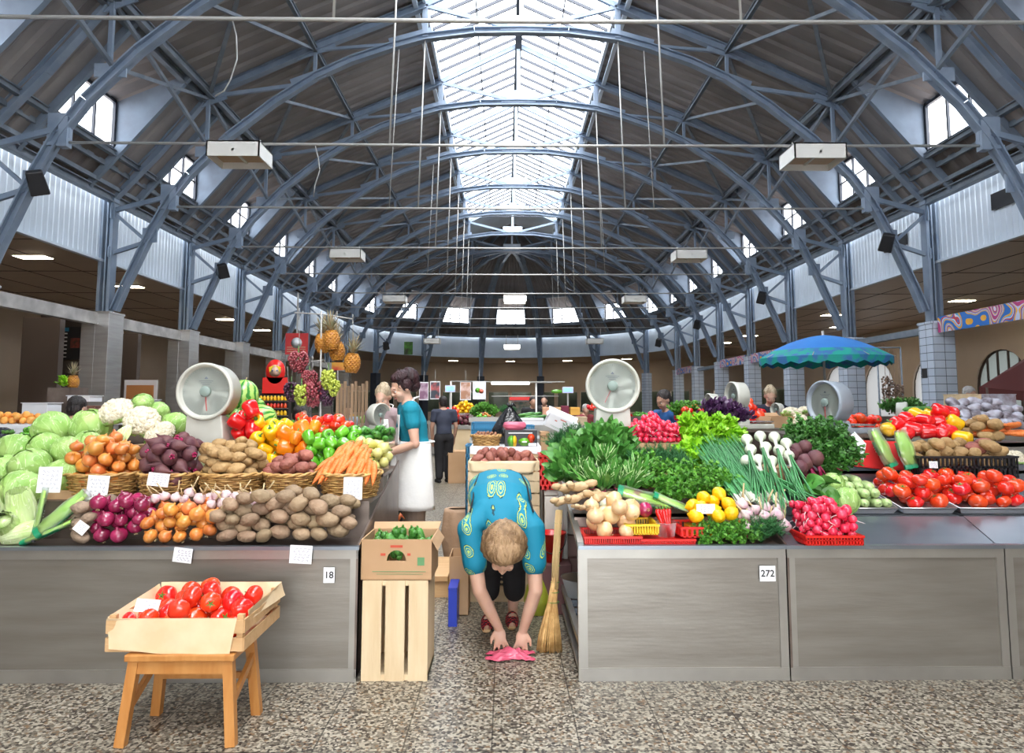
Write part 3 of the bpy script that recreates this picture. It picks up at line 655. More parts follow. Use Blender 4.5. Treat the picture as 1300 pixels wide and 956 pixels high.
def cabbage_mat(name, a, b, v):
    m = mat(name, a, 0.42, col2=b, nscale=7, var=0.10, bump=0.5, bscale=16); nt = m.node_tree; N = nt.nodes; L = nt.links
    hs = [n for n in N if n.type == 'HUE_SAT'][0]; src = hs.outputs[0]
    tc = [n for n in N if n.type == 'TEX_COORD'][0]
    w = N.new('ShaderNodeTexNoise'); w.inputs['Scale'].default_value = 5; w.inputs['Distortion'].default_value = 1.5; w.inputs['Detail'].default_value = 2
    mp = N.new('ShaderNodeMapping'); mp.inputs['Scale'].default_value = (3.0, 3.0, 0.8); L.new(tc.outputs['Object'], mp.inputs[0]); L.new(mp.outputs[0], w.inputs['Vector'])
    r = N.new('ShaderNodeValToRGB'); e = r.color_ramp.elements; e[0].position = 0.48; e[0].color = (0, 0, 0, 1); e[1].position = 0.5; e[1].color = (1, 1, 1, 1)
    x = e.new(0.52); x.color = (0, 0, 0, 1); L.new(w.outputs['Fac'], r.inputs[0])
    mx = N.new('ShaderNodeMix'); mx.data_type = 'RGBA'; L.new(r.outputs[0], mx.inputs[0]); L.new(src, mx.inputs[6]); mx.inputs[7].default_value = (*v, 1)
    L.new(mx.outputs[2], N['Principled BSDF'].inputs['Base Color']); return m
m_cab = cabbage_mat('cabbage_leaf', (0.26, 0.47, 0.10), (0.44, 0.64, 0.19), (0.70, 0.82, 0.46))
m_napa = cabbage_mat('napa_leaf', (0.50, 0.66, 0.24), (0.66, 0.76, 0.42), (0.85, 0.88, 0.70))
def melon_mat():
    m = bpy.data.materials.new('watermelon_rind'); m.use_nodes = True; nt = m.node_tree; N = nt.nodes; L = nt.links; b = N['Principled BSDF']
    tc = N.new('ShaderNodeTexCoord'); g = N.new('ShaderNodeTexGradient'); g.gradient_type = 'RADIAL'; L.new(tc.outputs['Object'], g.inputs[0])
    nz = N.new('ShaderNodeTexNoise'); nz.inputs['Scale'].default_value = 14; L.new(tc.outputs['Object'], nz.inputs['Vector'])
    a = N.new('ShaderNodeMath'); a.operation = 'MULTIPLY'; a.inputs[1].default_value = 11; L.new(g.outputs['Fac'], a.inputs[0])
    c = N.new('ShaderNodeMath'); c.operation = 'ADD'; L.new(a.outputs[0], c.inputs[0]); L.new(nz.outputs['Fac'], c.inputs[1])
    f = N.new('ShaderNodeMath'); f.operation = 'FRACT'; L.new(c.outputs[0], f.inputs[0])
    r = N.new('ShaderNodeValToRGB'); e = r.color_ramp.elements; e[0].position = 0.30; e[0].color = (0.38, 0.62, 0.14, 1); e[1].position = 0.42; e[1].color = (0.03, 0.20, 0.03, 1)
    x = e.new(0.72); x.color = (0.05, 0.26, 0.04, 1); x = e.new(0.82); x.color = (0.40, 0.65, 0.16, 1)
    L.new(f.outputs[0], r.inputs[0]); L.new(r.outputs[0], b.inputs['Base Color']); b.inputs['Roughness'].default_value = 0.25; return m
m_melon = melon_mat()

KIND = {}     # kind -> (object name, category, [(mesh, part name or None), ...] variants)
def kind(key, name, cat, *variants): KIND[key] = (name, cat, variants)
def spawn(key, loc, rot=None, scale=1.0, label='', group=None, v=None):
    name, cat, var = KIND[key]; parts = var[v if v is not None else random.randrange(len(var))]
    root = None
    for nm, me in parts:
        o = bpy.data.objects.new(name if root is None else nm, me); COL.objects.link(o)
        if root is None: root = o
        else: o.parent = root
    R = rot if isinstance(rot, Matrix) else Matrix.Identity(4)
    if isinstance(rot, (tuple, list)): R = Matrix.Rotation(rot[2], 4, 'Z') @ Matrix.Rotation(rot[1], 4, 'Y') @ Matrix.Rotation(rot[0], 4, 'X')
    s = scale if isinstance(scale, (tuple, list)) else (scale,) * 3
    root.matrix_basis = Matrix.Translation(Vector(loc)) @ R @ Matrix.Diagonal((*s, 1))
    return tag(root, label, cat, group)
def rrot(flat=False):
    if flat: return (rnd(-0.25, 0.25), rnd(-0.25, 0.25), rnd(0, 6.28))
    return (rnd(0, 6.28), rnd(0, 6.28), rnd(0, 6.28))
def aim(d, roll=0.0):     # local +Z along d
    return Vector(d).to_track_quat('Z', 'Y').to_matrix().to_4x4() @ Matrix.Rotation(roll, 4, 'Z')
def pile(region, n, r, ground, slope=0.35, rj=0.12, cand=40, keep=None, seed=None):
    """drop spheres one by one on the lowest free spot; region(u,v)->(x,y), u,v in 0..1"""
    if seed is not None: random.seed(seed)
    us = [region(random.random(), random.random()) for _ in range(80)]
    cx = sum(p[0] for p in us) / 80; cy = sum(p[1] for p in us) / 80
    pl = list(keep or []); out = []
    for i in range(n):
        ri = r * rnd(1 - rj, 1 + rj); best = None
        for _ in range(cand):
            x, y = region(random.random(), random.random()); z = ground(x, y) + ri * 0.92
            for (a, b, c, q) in pl:
                d2 = (x - a) ** 2 + (y - b) ** 2; R = (ri + q) * 0.97
                if d2 < R * R: z = max(z, c + math.sqrt(R * R - d2))
            cost = z + slope * math.hypot(x - cx, y - cy)
            if best is None or cost < best[0]: best = (cost, x, y, z)
        _, x, y, z = best; pl.append((x, y, z, ri)); out.append((x, y, z, ri))
    return out
def rect(x0, x1, y0, y1): return lambda u, v: (x0 + (x1 - x0) * u, y0 + (y1 - y0) * v)
def disc(cx, cy, rx, ry): return lambda u, v: (cx + rx * math.sqrt(u) * math.cos(6.283 * v), cy + ry * math.sqrt(u) * math.sin(6.283 * v))
def fill(key, pts, base, label, group, flat=False, rotf=None, squash=None):
    for (x, y, z, q) in pts:
        s = q / base; sc = s if squash is None else tuple(s * k for k in squash)
        spawn(key, (x, y, z), rotf() if rotf else rrot(flat), sc, label, group)

# roots and bulbs
def potato_mb(seed, lx=0.062, ly=0.044, lz=0.04):
    m = MB(); m.sphere((0, 0, 0), (lx, ly, lz), 14, 10, fn=lambda p: 1 + 0.16 * n3(p, 1.3, seed) + 0.06 * n3(p, 3.2, seed)); return m
for key, mt, nm in (('potato', m_potato, 'potato'), ('potato_y', m_potato_y, 'potato'), ('potato_d', m_potato_d, 'potato'), ('potato_r', m_potato_r, 'red_potato')):
    kind(key, nm, 'potato', *[[(nm, potato_mb(i, 0.060 + 0.004 * i).mesh(key, mt))] for i in range(4)])
def onion_mesh(mt, tip=True, k=1.0):
    m = MB(); pr = [(0.0, -0.040), (0.012, -0.039), (0.028, -0.033), (0.041, -0.015), (0.0445, 0.002), (0.040, 0.018), (0.028, 0.031), (0.014, 0.039), (0.007, 0.047), (0.005, 0.056), (0.0, 0.057)]
    m.lathe([(r, z * k) for r, z in pr], 18); return m.mesh('onion', mt)
def roots_mesh():
    m = MB()
    for i in range(9): a = i * 0.7; m.tube([(0.004 * math.cos(a), 0.004 * math.sin(a), -0.038), (0.010 * math.cos(a), 0.010 * math.sin(a), -0.046)], 0.0012, 4)
    return m.mesh('root_tuft', m_dry)
rt = roots_mesh()
kind('onion', 'onion', 'onion', [('onion', onion_mesh(m_onion)), ('root_tuft', rt)], [('onion', onion_mesh(m_onion, k=0.85)), ('root_tuft', rt)])
kind('onion_big', 'onion', 'onion', [('onion', onion_mesh(m_onion_big, k=0.9)), ('root_tuft', rt)])
kind('onion_r', 'red_onion', 'onion', [('onion', onion_mesh(m_onion_r, k=0.95)), ('root_tuft', rt)])
kind('onion_w', 'white_onion', 'onion', [('onion', onion_mesh(m_onion_w, k=0.9)), ('root_tuft', rt)])
def garlic():
    m = MB(); m.lathe([(0, -0.022), (0.016, -0.020), (0.027, -0.010), (0.029, 0.0), (0.022, 0.013), (0.010, 0.024), (0.005, 0.032), (0.0, 0.033)], 24, lob=lambda a, t: 1 + 0.10 * abs(math.cos(3.5 * a)) - 0.05)
    s = MB(); s.tube([(0, 0, 0.028), (0.004, 0, 0.06), (0.012, 0.003, 0.095)], [0.005, 0.004, 0.0035], 6)
    return [('garlic', m.mesh('garlic', m_garlic)), ('stalk', s.mesh('stalk', m_dry))]
kind('garlic', 'garlic_bulb', 'garlic', garlic())
def beet(rough):
    m = MB(); m.lathe([(0, -0.10), (0.004, -0.085), (0.009, -0.065), (0.026, -0.045), (0.043, -0.018), (0.046, 0.006), (0.036, 0.028), (0.018, 0.038), (0.012, 0.045), (0.0, 0.046)], 18, lob=lambda a, t: 1 + 0.06 * math.sin(2 * a + 3 * t))
    s = MB()
    for i in range(5): a = i * 1.3; s.tube([(0.006 * math.cos(a), 0.006 * math.sin(a), 0.04), (0.013 * math.cos(a), 0.013 * math.sin(a), 0.062)], 0.0045, 6)
    return [('beet', m.mesh('beet', m_beet)), ('stem_stub', s.mesh('stem_stub', m_beetstem))]
kind('beet', 'beetroot', 'beetroot', beet(0))
def carrot(seed):
    m = MB(); random.seed(seed); L0 = 0.19; pts = []; rs = []; bx_, by_ = rnd(-.012, .012), rnd(-.012, .012)
    for i in range(11):
        t = i / 10; pts.append((bx_ * math.sin(t * 3), by_ * math.sin(t * 2.5), L0 * (0.5 - t))); rs.append([0.006, 0.017, 0.021, 0.0215, 0.021, 0.020, 0.018, 0.0155, 0.012, 0.007, 0.0015][i] * (1 + 0.04 * math.sin(i * 3 + seed)))
    m.tube(pts, rs, 12); s = MB(); s.tube([(0, 0, L0 / 2 - 0.002), (0.002, 0, L0 / 2 + 0.012)], [0.006, 0.004], 6)
    return [('carrot', m.mesh('carrot', m_carrot)), ('stem_stub', s.mesh('carrot_stub', m_stem))]
kind('carrot', 'carrot', 'carrot', carrot(1), carrot(2), carrot(3))
def tomato(rib, flat):
    m = MB(); pr = []
    for i in range(13):
        t = PI * i / 12; r = 0.042 * math.sin(t) ** 0.85; z = -0.036 * flat * math.cos(t)
        if i == 11: z -= 0.001
        if i == 12: z -= 0.007; r = 0
        pr.append((r, z))
    m.lathe(pr, 28, lob=lambda a, t: 1 + rib * math.cos(6 * a) * math.sin(t * PI))
    c = MB()
    for i in range(5):
        a = i * 1.2566; ca, sa = math.cos(a), math.sin(a)
        c.add([(0.002 * -sa, 0.002 * ca, 0.030 * flat), (0.010 * ca - 0.003 * sa, 0.010 * sa + 0.003 * ca, 0.0335 * flat), (0.021 * ca, 0.021 * sa, 0.0335 * flat), (0.010 * ca + 0.003 * sa, 0.010 * sa - 0.003 * ca, 0.0335 * flat), (0.002 * sa, -0.002 * ca, 0.030 * flat)], [(0, 1, 2, 3, 4)], 0, False)
    c.tube([(0, 0, 0.026 * flat), (0.002, 0, 0.040 * flat)], 0.0022, 5)
    return [('tomato', m.mesh('tomato', m_tomato)), ('calyx', c.mesh('calyx', m_stem))]
kind('tomato', 'tomato', 'tomato', tomato(0.012, 0.95), tomato(0.04, 0.82), tomato(0.025, 0.9))
def pepper(mt, seed):
    pr = [(0, -0.046), (0.012, -0.048), (0.026, -0.046), (0.034, -0.036), (0.039, -0.012), (0.043, 0.015), (0.043, 0.030), (0.036, 0.043), (0.022, 0.047), (0.010, 0.043), (0.0, 0.038)]
    m = MB(); m.lathe(pr, 32, lob=lambda a, t: (1 + 0.10 * abs(math.sin(1.5 * a + seed)) ** 0.7 - 0.06) * (1 + 0.05 * math.sin(a + seed * 2)))
    s = MB(); s.lathe([(0.015, 0.040), (0.012, 0.045), (0.005, 0.047), (0.0045, 0.055), (0.006, 0.068), (0, 0.068)], 10)
    return [('pepper', m.mesh('pepper', mt)), ('stem', s.mesh('pepper_stem', m_stem))]
for key, mt, nm in (('pep_r', m_pep_r, 'bell_pepper'), ('pep_y', m_pep_y, 'bell_pepper'), ('pep_o', m_pep_o, 'bell_pepper'), ('pep_g', m_pep_g, 'bell_pepper')):
    kind(key, nm, 'bell pepper', pepper(mt, 0.3), pepper(mt, 1.7), pepper(mt, 3.1))
def cyl_veg(name, mt, L0, r, bend, tipm=None, taper=0.9):
    m = MB(); pts = []; rs = []
    for i in range(13):
        t = i / 12; pts.append((bend * math.sin(PI * t), 0, L0 * (t - 0.5))); rs.append(r * (max(0.02, 1 - abs(2 * t - 1) ** 5)) ** 0.5 * (taper + (1 - taper) * t * 1.6))
    m.tube(pts, rs, 14); out = [(name, m.mesh(name, mt))]
    s = MB(); s.tube([(0, 0, L0 / 2 - 0.003), (0, 0.001, L0 / 2 + 0.012)], [r * 0.3, r * 0.22], 7); out.append(('stem', s.mesh(name + '_stem', tipm or m_stem))); return out
kind('cucumber', 'cucumber', 'cucumber', cyl_veg('cucumber', m_cuc, 0.14, 0.024, 0.008), cyl_veg('cucumber', m_cuc, 0.12, 0.023, 0.003))
kind('cucumber_long', 'cucumber', 'cucumber', cyl_veg('cucumber', m_cuc, 0.30, 0.026, 0.012))
kind('zucchini', 'zucchini', 'zucchini', cyl_veg('zucchini', m_zuc, 0.20, 0.036, 0.006, m_stalk), cyl_veg('zucchini', m_zuc, 0.17, 0.034, 0.0, m_stalk))
kind('longpepper', 'long_green_pepper', 'pepper', cyl_veg('long_green_pepper', m_pep_g, 0.24, 0.026, 0.02, taper=0.5))
kind('chili', 'chilli_pepper', 'chilli', cyl_veg('chilli_pepper', m_chili, 0.13, 0.009, 0.012, taper=0.4))
def squash():
    m = MB(); m.lathe([(0, -0.05), (0.02, -0.048), (0.036, -0.035), (0.040, -0.015), (0.034, 0.01), (0.022, 0.035), (0.013, 0.055), (0.0, 0.058)], 24, lob=lambda a, t: 1 + 0.05 * math.cos(8 * a))
    s = MB(); s.tube([(0, 0, 0.052), (0.003, 0, 0.072)], [0.009, 0.007], 8); return [('squash', m.mesh('squash', m_squash)), ('stem', s.mesh('squash_stem', m_stem))]
kind('squash', 'crookneck_squash', 'squash', squash())
def rsq():
    m = MB(); m.lathe([(0, -0.035), (0.02, -0.034), (0.04, -0.02), (0.046, 0.0), (0.038, 0.02), (0.02, 0.033), (0.0, 0.034)], 22, lob=lambda a, t: 1 + 0.02 * math.cos(7 * a))
    s = MB(); s.tube([(0, 0, 0.030), (0.002, 0, 0.045)], [0.008, 0.006], 8); return [('rsq', m.mesh('round_squash', m_rsquash)), ('stem', s.mesh('rsquash_stem', m_stalk))]
kind('rsquash', 'round_squash', 'squash', rsq())
def aub():
    m = MB(); pts = [(0, 0, -0.10 + 0.2 * i / 11) for i in range(12)]; rs = [0.012, 0.033, 0.042, 0.046, 0.046, 0.043, 0.038, 0.033, 0.028, 0.024, 0.019, 0.008]
    m.tube(pts, rs, 14); s = MB(); s.lathe([(0.024, 0.075), (0.022, 0.09), (0.010, 0.10), (0.006, 0.125), (0, 0.125)], 10, lob=lambda a, t: 1 + 0.2 * math.cos(5 * a)); return [('aub', m.mesh('aubergine', m_egg)), ('cap', s.mesh('aubergine_cap', m_stem))]
kind('aubergine', 'aubergine', 'aubergine', aub())
def melon():
    m = MB(); m.sphere((0, 0, 0), (0.13, 0.13, 0.145), 28, 18); s = MB(); s.tube([(0, 0, 0.143), (0.005, 0, 0.165)], [0.006, 0.004], 6)
    return [('m', m.mesh('watermelon', m_melon)), ('stem', s.mesh('melon_stem', m_dry))]
kind('melon', 'watermelon', 'watermelon', melon())
def lemon():
    m = MB(); m.lathe([(0, -0.042), (0.006, -0.038), (0.020, -0.030), (0.031, -0.012), (0.032, 0.008), (0.022, 0.026), (0.009, 0.035), (0.004, 0.041), (0, 0.042)], 18); return [('lemon', m.mesh('lemon', m_lemon))]
kind('lemon', 'lemon', 'lemon', lemon())
def radish():
    m = MB(); m.sphere((0, 0, 0), (0.0175, 0.0175, 0.019), 12, 9)
    t = MB(); t.tube([(0, 0, -0.017), (0.002, 0, -0.030), (0.009, 0.004, -0.05)], [0.003, 0.0013, 0.0006], 5)
    return [('radish', m.mesh('radish', m_radish)), ('root_tail', t.mesh('radish_tail', m_garlic))]
kind('radish', 'radish', 'radish', radish())
def leafv(name, mt, L0, w, n=1):
    return None
def cabbage(seed, mt=None, napa=False):
    random.seed(seed * 11 + 5); m = MB(); R0 = 0.105
    m.sphere((0, 0, 0), (R0 * 0.97, R0 * 0.97, R0 * 0.9), 24, 16, fn=lambda p: 1 + 0.03 * n3(p, 2, seed))
    for i in range(9):      # wrapping leaves, each a curved shell with a lifted, wavy rim
        a0 = i * 2.4 + rnd(-.3, .3); w = rnd(0.8, 1.15); t1 = rnd(0.55, 0.95) * PI; lift = rnd(0.01, 0.07)
        def fn(u, v, a0=a0, w=w, t1=t1, lift=lift, i=i):
            t = 0.05 * PI + (t1) * v; a = a0 + (u - 0.5) * 2 * w * (0.4 + 0.9 * math.sin(PI * min(1, 0.15 + 0.8 * v)))
            edge = max(abs(2 * u - 1), v) ** 6
            r = R0 * (1.0 + 0.006 * i + 0.05 * math.cos(14 * (u - 0.5)) * 0.35 * (1 - v * 0.4) + lift * edge + 0.02 * edge * math.sin(9 * u + 6 * v + i) + 0.02 * math.exp(-((u - 0.5) * 9) ** 2) * (1 - v))
            return (r * math.sin(t) * math.cos(a), r * math.sin(t) * math.sin(a), -r * 0.93 * math.cos(t))
        m.grid(fn, 14, 10)
    me = m.mesh('cabbage', mt or m_cab); s = MB(); s.lathe([(0.02, -0.115), (0.022, -0.09), (0, -0.09)], 12); return [('cabbage', me), ('stalk', s.mesh('cabbage_stalk', m_stalk))]
kind('cabbage', 'cabbage', 'cabbage', cabbage(1), cabbage(2), cabbage(3))
def napa(seed):
    random.seed(seed); m = MB(); m.sphere((0, 0, 0), (0.065, 0.065, 0.14), 18, 12)
    for i in range(8):
        a0 = i * 2.4; w = 0.9
        def fn(u, v, a0=a0, i=i):
            a = a0 + (u - 0.5) * 1.9; z = -0.15 + 0.31 * v; r = 0.072 * math.sin(PI * (0.12 + 0.76 * v)) ** 0.6 * (1 + 0.008 * i) + 0.008 * (v ** 4) * (1 + math.sin(16 * u + i)) + 0.003 * math.cos(20 * (u - .5))
            return (r * math.cos(a), r * math.sin(a), z)
        m.grid(fn, 14, 10)
    return [('napa', m.mesh('napa', m_napa))]
kind('napa', 'napa_cabbage', 'cabbage', napa(3), napa(9))
def caulif(seed):
    random.seed(seed); m = MB(); k = 0
    for i in range(70):
        z = 1 - (i + 0.5) / 70 * 1.15; r = math.sqrt(max(0, 1 - z * z)); a = i * 2.39996
        q = rnd(0.021, 0.030); m.sphere((0.085 * r * math.cos(a), 0.085 * r * math.sin(a), 0.062 * z), q, 9, 7, fn=lambda p, i=i: 1 + 0.22 * n3(p, 5, i))
    m.sphere((0, 0, -0.01), (0.08, 0.08, 0.06), 12, 8)
    l = MB()
    for i in range(8):
        a0 = i * 0.785 + rnd(-.15, .15); hgt = rnd(0.75, 1.1)
        def fn(u, v, a0=a0, h=hgt, i=i):
            a = a0 + (u - 0.5) * 0.85 * (0.5 + v); r = 0.035 + 0.075 * math.sin(v * 1.7) + 0.012 * math.sin(9 * u + i) * v; return (r * math.cos(a), r * math.sin(a), -0.06 + 0.065 * h * v)
        l.grid(fn, 8, 6)
    return [('curd', m.mesh('cauliflower', m_caulif)), ('outer_leaves', l.mesh('cauliflower_leaves', m_cab))]
kind('cauliflower', 'cauliflower', 'cauliflower', caulif(2), caulif(5))
def ginger():
    m = MB(); segs = [((0, 0, 0), (0.05, 0.024, 0.022)), ((0.06, 0.01, 0.005), (0.045, 0.022, 0.02)), ((-0.055, -0.005, 0.008), (0.035, 0.02, 0.018)), ((0.03, 0.035, 0.006), (0.02, 0.035, 0.018)), ((0.075, -0.03, 0.0), (0.02, 0.032, 0.016)), ((-0.02, -0.03, 0.0), (0.018, 0.03, 0.016)), ((0.1, 0.03, 0.012), (0.025, 0.018, 0.015))]
    for i, (c, r) in enumerate(segs): m.sphere(c, r, 14, 10, fn=lambda p, i=i: 1 + 0.15 * n3(p, 2.5, i) + 0.04 * math.sin(p[0] * 14))
    return [('ginger', m.mesh('ginger', m_ginger))]
kind('ginger', 'ginger_root', 'ginger', ginger())

# leafy bunches: stems and leaves grow along local +Z
def rdir(sp):
    a = rnd(0, 6.283); t = sp * math.sqrt(random.random()); return Vector((math.sin(t) * math.cos(a), math.sin(t) * math.sin(a), math.cos(t)))
def leaf(m, p, d, L0, w, curl, nu=2, nv=4, ruff=0.0, up=None, shape=1.0, cup=0.25):
    d = d.normalized(); s, u, _ = frame_of(d, up or Vector((rnd(-1, 1), rnd(-1, 1), rnd(-.3, 1))).normalized())
    ph = rnd(0, 6)
    def fn(a, t):
        x = (a - 0.5) * 2; ww = w * (math.sin(PI * min(0.97, t ** shape * 0.93 + 0.06)) ** 0.75)
        c = p + d * (L0 * t * (1 - 0.15 * curl * t)) - u * (curl * L0 * t * t * 0.55)
        return c + s * (x * ww) + u * (cup * abs(x) * ww + ruff * math.sin(7 * t + ph + 4 * x) * abs(x))
    m.grid(fn, nu, nv)
def bunch(key, nm, cat, leafm, stemm, seed, mode, L0=0.22, sp=0.5, n=40, band=None):
    out = []
    for vi in range(2):
        random.seed(seed + vi * 31); lf = MB(); st = MB()
        for i in range(n):
            d = rdir(sp); l = L0 * rnd(0.55, 1.0); b = Vector((rnd(-.012, .012), rnd(-.012, .012), 0))
            tip = b + d * l; mid = b + (Vector((0, 0, 1)) * 0.6 + d * 0.4).normalized() * l * 0.5
            st.tube([b, mid, tip], 0.0022 if mode != 'spinach' else 0.003, 4)
            if mode == 'spinach': leaf(lf, tip - d * 0.02, d + Vector((rnd(-.4, .4), rnd(-.4, .4), rnd(-.3, .3))), rnd(0.09, 0.14), rnd(0.022, 0.034), rnd(0, 0.8), 2, 5, 0.004)
            elif mode == 'basil':
                for q in range(4): leaf(lf, tip - d * (0.03 * q), rdir(1.3) * 0.8 + d, rnd(0.045, 0.07), rnd(0.014, 0.022), rnd(-.3, .8), 2, 3, 0.004)
            elif mode == 'parsley':
                for q in range(9):
                    p = tip - d * rnd(0, 0.07) + rdir(3.1) * rnd(0, 0.022); e = (rdir(1.5) + d * 0.6).normalized(); s_, u_, _ = frame_of(e)
                    r_ = rnd(0.014, 0.022)
                    for a in (-0.9, 0, 0.9): leaf(lf, p, e * math.cos(a) + s_ * math.sin(a), r_, r_ * 0.5, rnd(-.6, .6), 2, 2, 0, up=u_)
            elif mode == 'dill':
                for q in range(16):
                    p = b + (tip - b) * rnd(0.35, 1.0) + rdir(3.1) * 0.006; e = (rdir(1.4) + d * 0.5).normalized() * rnd(0.018, 0.04); s_, u_, _ = frame_of(e)
                    for a in (-0.5, -0.15, 0.2, 0.55):
                        f = e * math.cos(a) + s_ * (e.length * math.sin(a)); w_ = u_ * 0.0009 + s_ * 0.0007; lf.add([p - w_, p + w_, p + f], [(0, 1, 2)])
            elif mode == 'arugula': leaf(lf, b + d * l * 0.35, d + Vector((rnd(-.25, .25), rnd(-.25, .25), 0)), l * 0.75, rnd(0.010, 0.018), rnd(-.2, .5), 2, 5, 0.004)
        if band: st.tube([(0.02 * math.cos(a * PI / 6), 0.02 * math.sin(a * PI / 6), 0.03) for a in range(12)], 0.004, 5, 1, closed=True)
        out.append([('leaves', lf.mesh(key + '_leaves', leafm)), ('stems', st.mesh(key + '_stems', [stemm, mat('rubber_band', (0.6, 0.05, 0.15), 0.5)]))])
    kind(key, nm, cat, *out)
m_pstem = mat('leaf_stalk_green', (0.10, 0.26, 0.05), 0.5)
bunch('spinach', 'spinach_bunch', 'spinach', m_spinach, m_pstem, 3, 'spinach', 0.17, 0.75, 46, True)
bunch('arugula', 'leaf_bunch', 'greens', m_spinach, m_stalk, 5, 'arugula', 0.24, 0.55, 46, True)
bunch('basil', 'purple_basil_bunch', 'basil', m_basil, m_basil, 7, 'basil', 0.13, 0.9, 34)
bunch('parsley', 'parsley_bunch', 'parsley', m_parsley, m_pstem, 9, 'parsley', 0.17, 0.7, 34, True)
bunch('celery', 'celery_leaf_bunch', 'celery', m_parsley_dk, m_pstem, 9, 'parsley', 0.19, 0.75, 34, True)
bunch('dill', 'dill_bunch', 'dill', m_dill, m_dill, 11, 'dill', 0.20, 0.7, 40)
def lettuce(seed):
    random.seed(seed); m = MB()
    for i in range(26):
        t = i / 26; d = rdir(0.25 + 1.05 * t); leaf(m, Vector((0, 0, 0)) + d * 0.01, d, rnd(0.10, 0.16), rnd(0.045, 0.065), rnd(0.1, 0.9), 8, 7, 0.016, shape=0.6, cup=-0.2)
    c = MB(); c.lathe([(0.015, -0.03), (0.018, 0.0), (0.008, 0.03), (0, 0.03)], 10); return [('leaves', m.mesh('lettuce', m_lettuce)), ('stalk', c.mesh('lettuce_stalk', m_stalk))]
kind('lettuce', 'leaf_lettuce', 'lettuce', lettuce(4), lettuce(8))
def scallions(seed, bulbs, L0=0.5, n=16):
    random.seed(seed); g = MB(); b = MB()
    for i in range(n):
        x = rnd(-.035, .035); y = rnd(-.02, .02); nb = 4
        if bulbs: b.lathe([(0, -0.012), (0.012, -0.010), (0.0175, 0.004), (0.014, 0.018), (0.006, 0.032), (0.005, 0.07)], 10, M=Matrix.Translation((x, y, rnd(-.01, .01))))
        else: b.tube([(x, y, 0), (x, y, 0.06)], 0.005, 6)
        for q in range(nb):
            l = L0 * rnd(0.6, 1); ex = x + rnd(-.09, .09); ey = y + rnd(-.05, .07)
            g.tube([(x, y, 0.05), (x * 0.8 + ex * 0.2, y * .8 + ey * .2, 0.05 + l * 0.4), (ex, ey, 0.05 + l * 0.8), (ex * 1.2, ey * 1.2 , 0.05 + l)], [0.0038, 0.0052, 0.004, 0.001], 5)
    return [('greens', g.mesh('scallion_greens', m_scallion)), ('bulbs' if bulbs else 'white_ends', b.mesh('scallion_bulbs', m_onion_w))]
def bulb_onion(seed):
    random.seed(seed); g = MB(); b = MB(); b.lathe([(0, -0.036), (0.02, -0.034), (0.038, -0.018), (0.042, 0.002), (0.034, 0.022), (0.018, 0.040), (0.012, 0.065), (0.011, 0.12), (0.012, 0.16)], 16)
    for q in range(7):
        l = rnd(0.34, 0.52); ex = rnd(-.045, .045); ey = rnd(-.03, .03)
        g.tube([(ex * .1, ey * .1, 0.14), (ex * .4, ey * .4, 0.14 + l * .35), (ex, ey, 0.14 + l * .75), (ex * 1.5, ey * 1.3, 0.14 + l)], [0.006, 0.0062, 0.005, 0.001], 5)
    return [('bulb', b.mesh('spring_bulb', m_onion_w)), ('greens', g.mesh('bulb_greens', m_scallion))]
kind('scallion_bulb', 'spring_onion', 'spring onion', bulb_onion(2), bulb_onion(6))
kind('scallion', 'spring_onion_bunch', 'spring onion', scallions(3, False, 0.46, 22), scallions(12, False, 0.46, 22))
def beet_bunch(seed):
    random.seed(seed); g = MB(); s = MB(); b = MB()
    for i in range(3):
        M_ = Matrix.Translation((0.055 * (i - 1), 0.02 * (i % 2), 0)) @ Matrix.Rotation(PI, 4, 'X')
        b.lathe([(0, -0.13), (0.002, -0.09), (0.008, -0.062), (0.028, -0.045), (0.047, -0.015), (0.046, 0.01), (0.034, 0.03), (0.012, 0.042), (0, 0.043)][::-1], 16, M=M_ @ Matrix.Diagonal((1, 1, -1, 1)))
        for q in range(5):
            e = Vector((0.055 * (i - 1) * 1.5 + rnd(-.05, .05), rnd(-.05, .05), -rnd(0.2, 0.3)))
            s.tube([(0.055 * (i - 1), 0, -0.03), e * 0.5, e], 0.0045, 5)
            leaf(g, e * 0.8, e.normalized() + Vector((rnd(-.3, .3), rnd(-.3, .3), 0)), rnd(0.14, 0.2), rnd(0.04, 0.06), rnd(-.4, .6), 4, 6, 0.012)
    return [('beet_roots', b.mesh('beet_roots', m_beet)), ('stems', s.mesh('beet_stems', m_beetstem)), ('leaves', g.mesh('beet_leaves', m_spinach))]
kind('beet_bunch', 'beetroot_bunch', 'beetroot', beet_bunch(3))
# ------------------------------------------------------------------ counters and furniture
m_ss = mat('stall_steel_sheet', (0.27, 0.245, 0.215), 0.4, 0.75, col2=(0.335, 0.31, 0.275), nscale=2.2, stretch=(0.6, 1, 5), bump=0.05, bscale=12)
m_ss2 = mat('stall_steel_frame', (0.38, 0.36, 0.33), 0.35, 0.8, col2=(0.46, 0.44, 0.40), nscale=3)
m_ssb = mat('bluish_steel_sheet', (0.28, 0.32, 0.37), 0.3, 0.85, col2=(0.36, 0.40, 0.45), nscale=2, stretch=(0.5, 1, 3))
m_ssdk = mat('worn_brown_steel', (0.16, 0.12, 0.10), 0.35, 0.6, col2=(0.24, 0.19, 0.16), nscale=6)
m_paper = mat('white_paper', (0.82, 0.82, 0.84), 0.6)
m_ink = mat('pen_ink', (0.12, 0.10, 0.22), 0.6)
m_dark = mat('black_print', (0.02, 0.02, 0.02), 0.5)
m_crate = mat('pale_crate_wood', (0.66, 0.49, 0.29), 0.65, col2=(0.74, 0.58, 0.37), nscale=5, stretch=(3, 3, 0.4), var=0.05, bump=0.1)
